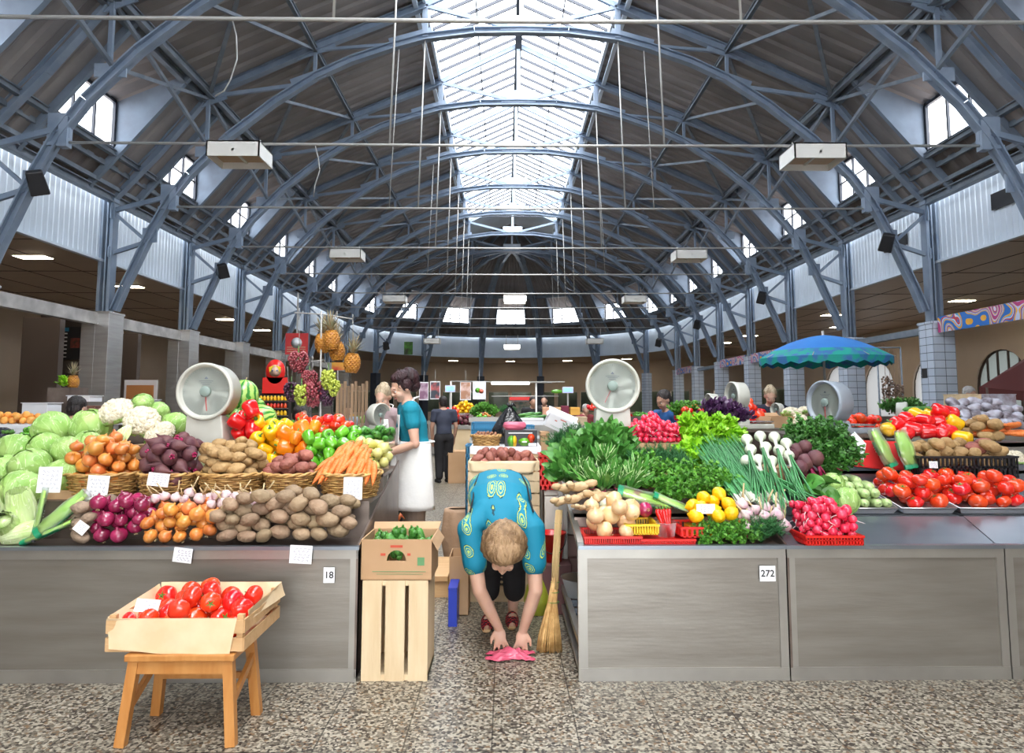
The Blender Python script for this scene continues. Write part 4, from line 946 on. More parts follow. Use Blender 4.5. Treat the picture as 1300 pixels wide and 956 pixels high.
m_crate2 = mat('orange_crate_wood', (0.56, 0.33, 0.15), 0.6, col2=(0.66, 0.42, 0.21), nscale=6, stretch=(0.5, 3, 3), bump=0.1)
m_stool = mat('varnished_stool_wood', (0.47, 0.19, 0.045), 0.4, col2=(0.55, 0.25, 0.07), nscale=6, stretch=(4, 4, 0.6))
m_card = mat('brown_cardboard', (0.45, 0.27, 0.14), 0.8, col2=(0.50, 0.31, 0.17), nscale=3)
m_kraft = mat('kraft_paper', (0.72, 0.53, 0.31), 0.7, col2=(0.80, 0.62, 0.40), nscale=7)
m_redp = mat('red_plastic', (0.72, 0.02, 0.015), 0.3)
m_yelp = mat('yellow_plastic', (0.85, 0.58, 0.02), 0.35)
m_bluep = mat('blue_plastic', (0.03, 0.22, 0.42), 0.4)
m_wicker = mat('wicker', (0.36, 0.18, 0.05), 0.5, col2=(0.60, 0.37, 0.13), nscale=25, var=0.08)
m_scale = mat('cream_scale_enamel', (0.50, 0.50, 0.44), 0.35, col2=(0.56, 0.56, 0.50), nscale=4)
m_dial = mat('dial_face', (0.52, 0.56, 0.51), 0.4)
m_clear = glass_mat('clear_plastic', (0.95, 0.97, 0.97), 0.7)
FY = 3.96
def text(parent, s, loc, size, m, rot=(PI / 2, 0, 0), name='lettering'):
    c = bpy.data.curves.new(name, 'FONT'); c.body = s; c.size = size; c.align_x = 'CENTER'; c.align_y = 'CENTER'; c.extrude = 0.0004; c.offset = size * 0.015
    c.materials.append(m); t = bpy.data.objects.new(name, c); COL.objects.link(t); me = bpy.data.meshes.new_from_object(t); bpy.data.objects.remove(t)
    o = link(name, me, parent); o.location = loc; o.rotation_euler = rot; return o
# left counter
def counter(name, label, x0, x1, side_l=False, side_r=True, steps=None, blue=False, lipz=0.735, yb=5.42):
    r = thing(name, label, 'counter', ((x0 + x1) / 2, FY, 0)); ox, oy = -(x0 + x1) / 2, -FY; T = Matrix.Translation((ox, oy, 0))
    def add(nm, mb, m): mb.v = [(a + ox, b + oy, c) for a, b, c in mb.v]; return mb.build(nm, m, r)
    a = MB(); a.bx(x0 + 0.04, x1 - 0.04, FY + 0.012, FY + 0.03, 0.07, lipz - 0.06); add('front_panel', a, m_ss)
    a = MB(); a.bx(x0, x1, FY, FY + 0.05, lipz - 0.065, lipz - 0.012); a.bx(x0, x1, FY, FY + 0.05, 0.0, 0.07)
    for x in (x0, x1 - 0.045): a.bx(x, x + 0.045, FY + 0.002, FY + 0.05, 0.07, lipz - 0.065)
    add('front_frame', a, m_ss2)
    a = MB(); a.bx(x0 - 0.005, x1 + 0.005, FY - 0.012, FY + 0.03, lipz - 0.014, lipz + 0.006); add('front_lip', a, m_ssb)
    a = MB()
    for (ya, yb_, z) in steps: a.bx(x0 + 0.01, x1 - 0.01, ya, yb_, z - 0.02, z); 
    for (ya, yb_, z), (yc, yd, z2) in zip(steps, steps[1:]): a.bx(x0 + 0.01, x1 - 0.01, yc, yc + 0.015, z, z2)
    add('display_steps', a, m_ssb if blue else m_ssdk)
    for on, x in ((side_l, x0), (side_r, x1)):
        if on:
            a = MB(); t = 0.012 * (1 if x == x0 else -1)
            pr = [(FY, 0.02), (yb, 0.02), (yb, 1.10), (FY + 0.05, lipz + 0.015), (FY, lipz)]
            vs = [(x, y, z) for y, z in pr] + [(x + t, y, z) for y, z in pr]; n = len(pr)
            a.add(vs, [list(range(n))[::-1], [n + i for i in range(n)]] + [(i, (i + 1) % n, n + (i + 1) % n, n + i) for i in range(n)])
            add('end_panel', a, m_ssdk)
    a = MB()
    for x in (x0 + 0.03, x1 - 0.06): a.bx(x, x + 0.03, yb - 0.05, yb - 0.02, 0, steps[-1][2] - 0.02)
    add('rear_legs', a, m_ss2)
    return r
LS = [(3.99, 4.30, 0.72), (4.30, 4.76, 0.945), (4.76, 5.40, 1.06)]
cl = counter('display_counter', 'long steel-fronted counter numbered 18 under baskets, potatoes and onions', -3.35, -1.17, False, True, LS)
cl2 = counter('display_counter', 'steel-fronted counter under the cabbages at the picture edge', -5.4, -3.362, False, False, LS)
RS = [(3.99, 4.32, 0.735), (4.32, 4.75, 0.86), (4.75, 5.45, 0.98)]
cr = counter('display_counter', 'steel counter numbered 272 carrying greens, lemons and chillies', 0.08, 1.255, False, False, RS)
RS2 = [(3.99, 4.28, 0.70), (4.28, 4.32, 0.80), (4.32, 4.95, 0.85), (4.95, 5.45, 1.06)]
c2 = counter('display_counter', 'steel counter with bare sloping ledge below tomato trays', 1.262, 2.505, True, False, RS2, True)
c3 = counter('display_counter', 'steel counter cut by the picture edge under the last tomatoes', 2.512, 3.9, False, False, RS2, True)
# plinth ledge of the blue-steel counters
for (o_, x0, x1) in ((c2, 1.29, 2.505), (c3, 2.512, 3.9)):
    a = MB(); cx = (x0 + x1) / 2; ox = o_.location.x
    a.add([(x0 - ox, 0.03, 0.715), (x1 - ox, 0.03, 0.715), (x1 - ox, 0.34, 0.845), (x0 - ox, 0.34, 0.845)], [(0, 1, 2, 3)]); a.build('sloping_ledge', m_ssb, o_)
# open left side of counter 272: frame, rails, slats
a = MB(); ox = cr.location.x
for (p, q) in (((0.09, 3.98, 0.0), (0.09, 3.98, 0.74)), ((0.09, 5.40, 0.0), (0.09, 5.40, 1.0)), ((0.09, 3.98, 0.06), (0.09, 5.40, 0.06)), ((0.09, 3.98, 0.20), (0.09, 5.40, 0.20)), ((0.09, 3.98, 0.74), (0.09, 5.40, 1.02))):
    a.bar(Vector(p) - Vector((ox, FY, 0)), Vector(q) - Vector((ox, FY, 0)), 0.035, 0.035)
a.build('side_frame', m_ss2, cr)
a = MB()
for i in range(5): a.bx(0.1 - ox, 1.2 - ox, 4.1 + 0.19 * i - FY, 4.2 + 0.19 * i - FY, 0.20, 0.215)
a.build('slatted_shelf', m_steel_dk, cr)
# number plates
for (par, num, px, py) in ((cl, '18', 418, 730), (cr, '272', 974, 728)):
    p = atY(px, py, FY); w = 0.062 if num == '18' else 0.09; h = 0.085
    a = MB(); a.box((p.x - par.location.x, -0.004, p.z), (w, 0.004, h)); pl = a.build('number_plate', m_paper, par); text(pl, num, (p.x - par.location.x, -0.0075, p.z), 0.052, m_dark)

def price_tag(px, py, y, w, h, lean, label, rz=0.0, ry=0.0, group=None):
    p = atY(px, py, y); a = MB(); a.box((0, 0, 0), (w, 0.003, h)); o = a.build('price_card', m_paper); o.location = p; o.rotation_euler = (lean, ry, rz)
    tag(o, label, 'price card', group)
    t = MB(); random.seed(int(px))
    for i in range(5):
        z = h * (0.32 - 0.16 * i); x = -w * rnd(0.25, 0.38)
        while x < w * 0.32:
            pts = []
            for q in range(4): pts.append((x, -0.003, z + rnd(-.06, .06) * h)); x += w * 0.035
            t.tube(pts, 0.0009, 4); x += w * 0.05
    t.build('handwriting', m_ink, o); return o
price_tag(63, 609, 4.12, 0.135, 0.15, -0.12, 'white handwritten price card stuck among the cabbages', 0.06)
price_tag(124, 619, 4.27, 0.125, 0.145, -0.1, 'white handwritten price card on the onion basket', 0.1, 0.05)
price_tag(201, 609, 4.27, 0.13, 0.08, -0.1, 'white handwritten price card on the beetroot basket rim', 0.0, 0.1)
price_tag(199, 571, 4.42, 0.095, 0.05, -0.9, 'small white price card lying on the beetroots', 0.0, -0.3)
price_tag(448, 620, 4.24, 0.115, 0.135, -0.08, 'white handwritten price card on the carrot basket', 0.0)
price_tag(232, 705, 3.94, 0.105, 0.08, 0.0, 'white price card hanging off the counter lip under the golden onions', 0, 0.12)
price_tag(382, 704, 3.94, 0.125, 0.10, 0.0, 'blank-looking white price card hanging off the lip under the potatoes', 0, 0.05)
price_tag(103, 670, 4.0, 0.07, 0.06, -0.3, 'tilted white price card beside the red onions', 0, 0.6)
price_tag(187, 769, 3.42, 0.11, 0.06, -0.5, 'white price card lying on the crate of tomatoes', 0.1, 0.1)
price_tag(896, 646, 4.06, 0.11, 0.055, -0.15, 'white price card leaning on the lemons', 0.05)
price_tag(1185, 590, 4.6, 0.05, 0.045, -0.1, 'small white price card clipped to the black potato crate', -0.3)

# wicker baskets
def basket(cx, cy, z, rx, ry, h, label):
    r = thing('wicker_basket', label, 'basket', (cx, cy, z), 0, 'wicker baskets along the left counter')
    k0 = 0.84; m = MB(); rows = int(h / 0.0135)
    for i in range(rows):
        zz = 0.006 + i * h / rows; k = k0 + (1 - k0) * zz / h; n = 36; pts = []
        for j in range(n):
            a = 2 * PI * j / n; wv = 0.0085 * math.cos(PI * (j / 2 + i)); pts.append(((rx * k + wv) * math.cos(a), (ry * k + wv) * math.sin(a), zz + 0.002 * math.sin(3 * a + i)))
        m.tube(pts, 0.0066, 5, closed=True)
    for j in range(18): a = 2 * PI * j / 18; m.tube([(rx * k0 * math.cos(a), ry * k0 * math.sin(a), 0), (rx * math.cos(a), ry * math.sin(a), h)], 0.004, 4)
    m.build('woven_side', m_wicker, r)
    m = MB(); pts = []
    for tw in (0, PI):
        pts = []
        for j in range(48):
            a = 2 * PI * j / 48; pts.append(((rx * 1.03 + 0.008 * math.cos(8 * a + tw)) * math.cos(a), (ry * 1.03 + 0.008 * math.cos(8 * a + tw)) * math.sin(a), h + 0.007 * math.sin(8 * a + tw)))
        m.tube(pts, 0.0085, 6, closed=True)
    m.build('rim', m_wicker, r)
    m = MB(); m.lathe([(1.0, 0.0), (1.0, 0.008), (0, 0.008)], 24, M=Matrix.Diagonal((rx * k0, ry * k0, 1, 1)))
    m.lathe([(1.0, h * 0.55), (0.0, h * 0.55)], 24, M=Matrix.Diagonal((rx * 0.9, ry * 0.9, 1, 1))); m.build('base', m_wicker, r)
    return (cx, cy, z, rx, ry, h)
BY = 4.52
BK = []
for (l, r_, lb) in ((88, 177, 'wicker basket heaped with golden onions'), (180, 254, 'wicker basket heaped with dark beetroots'), (254, 338, 'wicker basket heaped with yellowish potatoes'), (338, 404, 'smaller wicker basket of red-skinned potatoes'), (406, 484, 'wicker basket filled with carrots')):
    xa, xb = X(l, BY), X(r_, BY); BK.append(basket((xa + xb) / 2, BY, 0.946, (xb - xa) / 2 - 0.006, 0.2, 0.15, lb))
# scales
def dial_scale(px, py, y, diam, turn, label, tilt_needle=0.0, side=False, group='dial scales on the stalls', zbase=None, em=None):
    m_scale = em or MATS['cream_scale_enamel']
    c = atY(px, py, y); R0 = diam / 2; dep = diam * 0.42
    zb = zbase if zbase is not None else c.z - R0 - 0.32
    r = thing('dial_scale', label, 'scale', (c.x, c.y, zb), turn, group); h = c.z - zb
    M_ = Matrix.Translation((0, 0, h)) @ Matrix.Rotation(PI / 2, 4, 'X')
    a = MB(); a.lathe([(0, -dep), (R0 * 0.86, -dep), (R0 * 0.95, -dep * 0.92), (R0 * 0.97, -0.03), (R0 * 1.0, -0.012), (R0, 0.012), (R0 * 0.93, 0.02), (R0 * 0.88, 0.006), (R0 * 0.84, -0.02)], 48, M=M_)
    a.build('dial_drum', m_scale, r)
    a = MB(); a.lathe([(R0 * 0.85, -0.018), (0, -0.018)], 40, M=M_, smooth=False); d = a.build('dial_face', m_dial, r)
    t = MB()
    for i in range(60):
        an = 2 * PI * i / 60; r1 = R0 * 0.80; r0 = R0 * (0.74 if i % 5 == 0 else 0.775)
        p = [Vector((r0 * math.sin(an), -(-0.016), r0 * math.cos(an))), Vector((r1 * math.sin(an), 0.016, r1 * math.cos(an)))]
        p = [Vector((q.x, 0.0155, q.z + h)) for q in p]; t.bar(p[0], p[1], 0.0012, 0.001)
    for q in range(3): t.bx(-0.05 + 0.012 * q, 0.05 - 0.012 * q, 0.0145, 0.0155, h + R0 * 0.36 - q * 0.012, h + R0 * 0.36 - q * 0.012 + 0.0025)
    t.add([(-0.014, 0.0145, h + R0 * 0.44), (0.014, 0.0145, h + R0 * 0.44), (0, 0.0145, h + R0 * 0.53)], [(0, 1, 2)])
    t.build('scale_markings', m_steel_dk, d)
    a = MB(); a.lathe([(R0 * 0.19, -0.016), (R0 * 0.19, 0.0), (R0 * 0.15, 0.006), (0, 0.006)], 24, M=M_); a.build('hub_cap', mat('grey_green_hub', (0.25, 0.32, 0.29), 0.4), r)
    a = MB(); an = tilt_needle; dx, dz = math.sin(an), -math.cos(an)
    a.bar((dx * R0 * 0.12, 0.006, h + dz * R0 * 0.12), (dx * R0 * 0.68, 0.010, h + dz * R0 * 0.68), 0.004, 0.003); a.build('needle', mat('red_needle', (0.6, 0.02, 0.03), 0.4), r)
    a = MB(); w = R0 * 0.62
    zt = h - R0 * 0.82
    a.add([(-w * 1.25, 0.02, 0.03), (w * 1.25, 0.02, 0.03), (w, 0.0, zt), (-w, 0.0, zt), (-w * 1.25, dep, 0.03), (w * 1.25, dep, 0.03), (w, dep, zt), (-w, dep, zt)], [(0, 1, 2, 3), (5, 4, 7, 6), (1, 5, 6, 2), (4, 0, 3, 7), (3, 2, 6, 7)])
    a.build('pedestal', m_scale, r, bevel=0.008)
    a = MB(); a.bx(-w * 1.45, w * 1.45, 0.0, dep + 0.24, 0, 0.045); a.build('base_box', m_scale, r, bevel=0.006)
    a = MB(); a.bx(-w * 1.3, w * 1.3, dep + 0.02, dep + 0.24, 0.06, 0.072); a.build('weighing_plate', m_inox, r)
    a = MB(); a.bx(-0.025, 0.03, -0.001, 0.0, zt * 0.45, zt * 0.45 + 0.03); a.build('maker_plate', m_paper, r)
    return r
s1 = dial_scale(260, 497, 4.78, 0.40, -0.05, 'large round dial scale between cauliflowers and watermelons', 0.1, zbase=1.065)
s2 = dial_scale(778, 490, 5.15, 0.41, -0.04, 'large round dial scale rising behind the spinach and radishes', -0.45, zbase=0.985)
# stool and tomato crate
st = thing('stool', 'varnished orange-brown wooden stool holding the tomato crate', 'stool', (-1.83, 3.42, 0))
a = MB(); a.box((0, 0, 0.385), (0.50, 0.34, 0.03)); a.build('seat', m_stool, st, bevel=0.005)
for sx in (-1, 1):
    for sy in (-1, 1): a = MB(); a.bar((sx * 0.25, sy * 0.16, 0), (sx * 0.215, sy * 0.135, 0.37), 0.045, 0.04); a.build('leg', m_stool, st)
a = MB()
for sy in (-1, 1): a.bx(-0.22, 0.22, sy * 0.14 - 0.01, sy * 0.14 + 0.01, 0.31, 0.37)
for sx in (-1, 1): a.bar((sx * 0.23, -0.14, 0.16), (sx * 0.23, 0.14, 0.30), 0.02, 0.035)
a.bar((-0.22, 0.13, 0.2), (0.22, 0.13, 0.2), 0.02, 0.03); a.build('rails', m_stool, st)
CRX0, CRX1, CRY0, CRY1, CRZ = -2.18, -1.55, 3.28, 3.78, 0.402
cc = thing('tomato_crate', 'shallow wooden crate lined with kraft paper, full of tomatoes, on the stool', 'crate', ((CRX0 + CRX1) / 2, (CRY0 + CRY1) / 2, CRZ), 0.0)
hw, hd = (CRX1 - CRX0) / 2, (CRY1 - CRY0) / 2
a = MB()
for z in (0.005, 0.085):
    for sy in (-1, 1): a.bx(-hw, hw, sy * hd - 0.005, sy * hd + 0.005, z, z + 0.06)
    for sx in (-1, 1): a.bx(sx * hw - 0.005, sx * hw + 0.005, -hd, hd, z, z + 0.06)
a.build('side_slats', m_crate2, cc)
a = MB()
for sx in (-1, 1):
    for sy in (-1, 1): a.bx(sx * (hw - 0.02) - 0.015, sx * (hw - 0.02) + 0.015, sy * (hd - 0.02) - 0.012, sy * (hd - 0.02) + 0.012, 0, 0.165)
a.build('corner_posts', m_crate2, cc)
a = MB()
for i in range(4): a.bx(-hw, hw, -hd + 0.02 + i * 0.12, -hd + 0.11 + i * 0.12, 0, 0.006)
a.build('bottom_slats', m_crate2, cc)
def cloth(mb, P, nu=16, nv=8, amp=0.006, sc=9, seed=1, mi=0):
    """a creased sheet through four corner points"""
    a_, b_, c_, d_ = [Vector(p) for p in P]
    nrm = (b_ - a_).cross(d_ - a_).normalized()
    def fn(u, v):
        p = (a_ * (1 - u) + b_ * u) * (1 - v) + (d_ * (1 - u) + c_ * u) * v; return p + nrm * (amp * 2 * n3(p, sc, seed))
    mb.grid(fn, nu, nv, mi)
a = MB(); zf = 0.155
cloth(a, [(-hw + 0.02, -hd - 0.012, 0.02), (hw - 0.06, -hd - 0.016, -0.03), (hw - 0.03, -hd - 0.008, zf), (-hw - 0.0, -hd - 0.008, zf)], 20, 8, 0.004)
cloth(a, [(-hw, -hd - 0.008, zf), (hw - 0.03, -hd - 0.008, zf), (hw - 0.05, -hd + 0.03, 0.09), (-hw + 0.02, -hd + 0.03, 0.09)], 16, 4, 0.003)
cloth(a, [(-hw - 0.005, hd, zf + 0.035), (hw + 0.01, hd, zf + 0.035), (hw - 0.02, hd - 0.05, 0.06), (-hw + 0.02, hd - 0.05, 0.06)], 16, 6, 0.008)
cloth(a, [(hw + 0.012, -hd + 0.06, zf - 0.03), (hw + 0.03, hd + 0.02, zf - 0.04), (hw + 0.008, hd, zf + 0.03), (hw + 0.004, -hd + 0.05, zf + 0.02)], 12, 6, 0.008)
cloth(a, [(hw + 0.004, -hd + 0.05, zf + 0.02), (hw + 0.008, hd, zf + 0.03), (hw - 0.05, hd - 0.02, 0.06), (hw - 0.05, -hd + 0.05, 0.06)], 12, 6, 0.008)
cloth(a, [(-hw - 0.006, -hd, zf), (-hw - 0.006, hd, zf + 0.03), (-hw + 0.05, hd - 0.02, 0.06), (-hw + 0.05, -hd + 0.05, 0.06)], 12, 6, 0.008)
cloth(a, [(-hw + 0.02, -hd + 0.02, 0.02), (hw - 0.02, -hd + 0.02, 0.02), (hw - 0.02, hd - 0.02, 0.02), (-hw + 0.02, hd - 0.02, 0.02)], 8, 8, 0.003)
a.build('paper_liner', m_kraft, cc)
pts = pile(rect(CRX0 + 0.055, CRX1 - 0.055, CRY0 + 0.055, CRY1 - 0.055), 30, 0.052, lambda x, y: CRZ + 0.05, 0.25, seed=21)
fill('tomato', pts, 0.042, 'red tomato in the paper-lined crate on the stool', 'tomatoes in the crate on the stool')
# crate column with the cucumber carton
def crate(label, x0, x1, y0, y1, z0, z1, vert, group, m=None, nsl=3):
    m = m or m_crate; w, d, h = x1 - x0, y1 - y0, z1 - z0
    r = thing('slatted_crate', label, 'crate', ((x0 + x1) / 2, (y0 + y1) / 2, z0), 0, group)
    a = MB(); gap = 0.022 if vert else 0.013
    if vert:
        sw = (w - gap * (nsl - 1)) / nsl
        for i in range(nsl):
            xx = -w / 2 + i * (sw + gap)
            for sy in (-1, 1): a.bx(xx, xx + sw, sy * d / 2 - 0.006, sy * d / 2 + 0.006, 0, h)
    else:
        sh = (h - gap * (nsl - 1)) / nsl
        for i in range(nsl):
            zz = i * (sh + gap)
            for sy in (-1, 1): a.bx(-w / 2, w / 2, sy * d / 2 - 0.006, sy * d / 2 + 0.006, zz, zz + sh)
            for sx in (-1, 1): a.bx(sx * w / 2 - 0.006, sx * w / 2 + 0.006, -d / 2, d / 2, zz, zz + sh)
    a.build('slats', m, r)
    a = MB()
    if vert:
        for sx in (-1, 1): a.bx(sx * (w / 2 - 0.006) - 0.006, sx * (w / 2 - 0.006) + 0.006, -d / 2 + 0.01, d / 2 - 0.01, 0, h)
        for zz in (0.0, h - 0.03): a.bx(-w / 2, w / 2, -d / 2 + 0.006, d / 2 - 0.006, zz, zz + 0.03)
    else:
        for sx in (-1, 1):
            for sy in (-1, 1): a.bx(sx * (w / 2 - 0.02) - 0.014, sx * (w / 2 - 0.02) + 0.014, sy * (d / 2 - 0.02) - 0.014, sy * (d / 2 - 0.02) + 0.014, 0, h + 0.004)
        a.bx(-w / 2 + 0.01, w / 2 - 0.01, -d / 2 + 0.01, d / 2 - 0.01, 0, 0.012)
    a.build('corner_posts', m, r); return r
crate('pale wooden crate standing on end beside the counter, carrying the carton', -1.145, -0.775, 3.98, 4.34, 0, 0.545, True, None)
def carton(label, c, w, d, h, rz, flaps=True, cut=True, m=None, prints=True, name='cardboard_box'):
    m = m or m_card; r = thing(name, label, 'box', c, rz); a = MB(); t = 0.006
    if cut:
        n = 10; hole = [(0.055 * math.cos(PI * i / n), h * 0.47 + 0.06 * math.sin(PI * i / n)) for i in range(n + 1)]
        y = -d / 2
        a.bx(-w / 2, -0.055, y, y + t, 0, h); a.bx(0.055, w / 2, y, y + t, 0, h); a.bx(-0.055, 0.055, y, y + t, 0, h * 0.47)
        for (p, q) in zip(hole, hole[1:]): a.add([(p[0], y, p[1]), (q[0], y, q[1]), (q[0], y, h), (p[0], y, h), (p[0], y + t, p[1]), (q[0], y + t, q[1]), (q[0], y + t, h), (p[0], y + t, h)], [(0, 1, 2, 3), (5, 4, 7, 6), (1, 0, 4, 5), (3, 2, 6, 7)])
    else: a.bx(-w / 2, w / 2, -d / 2, -d / 2 + t, 0, h)
    a.bx(-w / 2, w / 2, d / 2 - t, d / 2, 0, h); a.bx(-w / 2, -w / 2 + t, -d / 2 + t, d / 2 - t, 0, h); a.bx(w / 2 - t, w / 2, -d / 2 + t, d / 2 - t, 0, h); a.bx(-w / 2, w / 2, -d / 2, d / 2, 0, t)
    a.build('box_walls', m, r)
    if flaps:
        a = MB(); a.add([(-w / 2, d / 2, h), (w / 2, d / 2, h), (w / 2 + 0.01, d / 2 + 0.06, h + 0.035), (-w / 2 - 0.01, d / 2 + 0.07, h + 0.03)], [(0, 1, 2, 3)])
        a.add([(w / 2, -d / 2, h), (w / 2, d / 2, h), (w / 2 + 0.035, d / 2, h - 0.05), (w / 2 + 0.035, -d / 2, h - 0.06)], [(0, 1, 2, 3)])
        a.add([(-w / 2, -d / 2, h), (-w / 2, d / 2, h), (-w / 2 - 0.02, d / 2, h - 0.04), (-w / 2 - 0.02, -d / 2, h - 0.05)], [(0, 1, 2, 3)])
        a.build('flaps', m, r, solid=0.004)
    if prints:
        a = MB(); y = -d / 2 - 0.001
        a.bx(-0.035, 0.035, y - 0.001, y, h * 0.80, h * 0.86, 0); a.bx(-0.09, -0.062, y - 0.001, y, h * 0.60, h * 0.66, 0); a.bx(0.062, 0.08, y - 0.001, y, h * 0.60, h * 0.66, 0)
        a.bx(w * 0.30, w * 0.40, y - 0.001, y, h * 0.36, h * 0.56, 1); a.bx(-w * 0.34, w * 0.42, y - 0.001, y, h * 0.20, h * 0.215, 1); a.bx(-w * 0.28, w * 0.38, y - 0.001, y, h * 0.14, h * 0.15, 1)
        a.build('printed_marks', [mat('red_print', (0.55, 0.08, 0.04), 0.7), mat('green_print', (0.12, 0.28, 0.12), 0.7)], r)
    return r
carton('brown cardboard carton of cucumbers with a hand hole, on the upright crate', (-0.955, 4.15, 0.547), 0.40, 0.33, 0.225, -0.02)
pts = pile(rect(-1.11, -0.81, 4.03, 4.27), 26, 0.03, lambda x, y: 0.67, 0.1, seed=5)
fill('cucumber', [(x, y, min(z, 0.80), r) for x, y, z, r in pts], 0.028, 'cucumber in the cardboard carton on the upright crate', 'cucumbers in the carton', rotf=lambda: aim((rnd(-.6, .6), rnd(-.5, .2), rnd(0.1, 0.9))))
# middle stack behind the bending woman
G = 'slatted crates stacked in the aisle'
xa, xb = X(595, 5.5), X(684, 5.5)
for i, (z0, z1) in enumerate(((0.0, 0.25), (0.25, 0.5), (0.5, 0.74), (0.74, 0.93))):
    crate('slatted wooden crate in the aisle stack, %s' % ('bottom one', 'second from the floor', 'third from the floor', 'just under the potato crate')[i], xa, xb, 5.5, 5.9, z0, z1 - 0.006, False, G, nsl=2)
crate('top slatted crate of the aisle stack, lined with paper and full of reddish potatoes', xa, xb, 5.5, 5.9, 0.93, 1.08, False, G, nsl=2)
a = MB(); cloth(a, [(xa + 0.02, 5.488, 1.0), (xb - 0.05, 5.486, 0.985), (xb - 0.02, 5.49, 1.085), (xa, 5.49, 1.085)], 16, 5, 0.004); cloth(a, [(xa, 5.49, 1.085), (xb - 0.02, 5.49, 1.085), (xb - 0.04, 5.56, 1.04), (xa + 0.03, 5.56, 1.04)], 12, 3, 0.004)
a.v = [tuple(p) for p in a.v]; o = a.build('packing_paper', m_kraft, solid=0.002); tag(o, 'creased kraft paper folded over the top crate of reddish potatoes', 'paper')
pts = pile(rect(xa + 0.06, xb - 0.06, 5.56, 5.84), 34, 0.038, lambda x, y: 1.03, 0.15, seed=9)
fill('potato_r', pts, 0.046, 'reddish potato in the top crate of the aisle stack', 'potatoes in the aisle crate')
# red lattice crate, white foam box, bucket, broom
def lattice_crate(label, x0, x1, y0, y1, z0, z1, m, group=None, slots=9, rows=2, name='plastic_crate', rz=0.0, rim=0.012):
    w, d, h = x1 - x0, y1 - y0, z1 - z0; a = MB(); r0 = thing(name, label, 'crate', ((x0 + x1) / 2, (y0 + y1) / 2, z0), rz, group)
    t = 0.005
    for (L0, fx) in ((w, 'x'), (d, 'y')):
        for sgn in (-1, 1):
            def put(u0, u1, z_0, z_1):
                if fx == 'x': a.bx(u0, u1, sgn * d / 2 - t, sgn * d / 2 + t, z_0, z_1)
                else: a.bx(sgn * w / 2 - t, sgn * w / 2 + t, u0, u1, z_0, z_1)
            n = max(3, int(round(slots * L0 / max(w, d)))); p = L0 / n
            for i in range(n + 1): put(max(-L0 / 2, -L0 / 2 + i * p - p * 0.22), min(L0 / 2, -L0 / 2 + i * p + p * 0.22), 0, h)
            for j in range(rows + 1): zc = h * (0.06 + 0.88 * j / rows); put(-L0 / 2, L0 / 2, zc - h * 0.05, zc + h * 0.05)
    a.bx(-w / 2, w / 2, -d / 2, d / 2, 0, 0.006); a.build('lattice_body', m, r0)
    a = MB()
    for sg in (-1, 1): a.bx(-w / 2 - 0.008, w / 2 + 0.008, sg * d / 2 - 0.009, sg * d / 2 + 0.009, h - rim, h); a.bx(sg * w / 2 - 0.009, sg * w / 2 + 0.009, -d / 2, d / 2, h - rim, h)
    a.build('rim', m, r0); return r0
lattice_crate('tall red plastic lattice crate on a white foam box beside the aisle', X(686, 5.55), X(686, 5.55) + 0.36, 5.5, 5.84, Z(622, 5.5), Z(578, 5.5), m_redp, None, 10, 3)
a = MB(); fz = Z(622, 5.5) - Z(680, 5.5); a.bx(-0.17, 0.17, -0.15, 0.15, 0, fz - 0.05); a.bx(-0.175, 0.175, -0.155, 0.155, fz - 0.05, fz - 0.002); o = a.build('foam_box', mat('white_polystyrene', (0.74, 0.70, 0.62), 0.8, bump=0.2, bscale=60), bevel=0.012); o.location = (X(688, 5.5) + 0.19, 5.67, Z(680, 5.5))
tag(o, 'white foam box under the tall red crate', 'foam box')
o = crate('dark-gapped wooden crate supporting the white foam box', X(686, 5.5), X(686, 5.5) + 0.38, 5.5, 5.84, 0, Z(680, 5.5) - 0.004, False, None, mat('pinkish_wood', (0.40, 0.25, 0.22), 0.7), 3)
bk = thing('bucket', 'red plastic bucket with a wire handle standing by the broom', 'bucket', (X(700, 5.3), 5.3, Z(712, 5.3)))
a = MB(); a.lathe([(0, 0), (0.075, 0), (0.105, 0.20), (0.112, 0.205), (0.112, 0.215), (0.100, 0.21), (0.072, 0.006), (0, 0.006)], 28); a.build('bucket_body', m_redp, bk)
a = MB(); a.tube([(0.11 * math.cos(PI + PI * i / 12), -0.02 + 0.03 * math.sin(PI * i / 12) - 0.1 * math.sin(PI * i / 12), 0.20 - 0.13 * math.sin(PI * i / 12)) for i in range(13)], 0.004, 6); a.build('handle', m_black, bk)
a = MB(); a.bx(-0.14, 0.14, -0.14, 0.14, 0, Z(712, 5.3) - 0.002); o = a.build('low_box', mat('maroon_box', (0.20, 0.09, 0.09), 0.6), bevel=0.005); o.location = (X(700, 5.3), 5.3, 0); tag(o, 'low maroon box under the red bucket', 'box')
br = thing('broom', 'straw broom leaning upright against counter 272, tied with green cord', 'broom', (X(699, 4.45), 4.42, 0))
random.seed(3); a = MB(); c = MB()
for i in range(230):
    an = rnd(0, 6.28); q = math.sqrt(random.random()); x, y = 0.085 * q * math.cos(an) - 0.015, 0.035 * q * math.sin(an)
    a.tube([(x, y, 0.0 + rnd(0, .02)), (x * 0.85, y * 0.9, 0.10), (x * 0.35 + 0.01, y * 0.5, 0.30), (x * 0.22 + 0.028, y * 0.4 + 0.01, 0.45)], [0.0025, 0.003, 0.003, 0.003], 4)
a.build('bristles', mat('broom_straw', (0.50, 0.28, 0.09), 0.6, col2=(0.66, 0.42, 0.17), nscale=30), br)
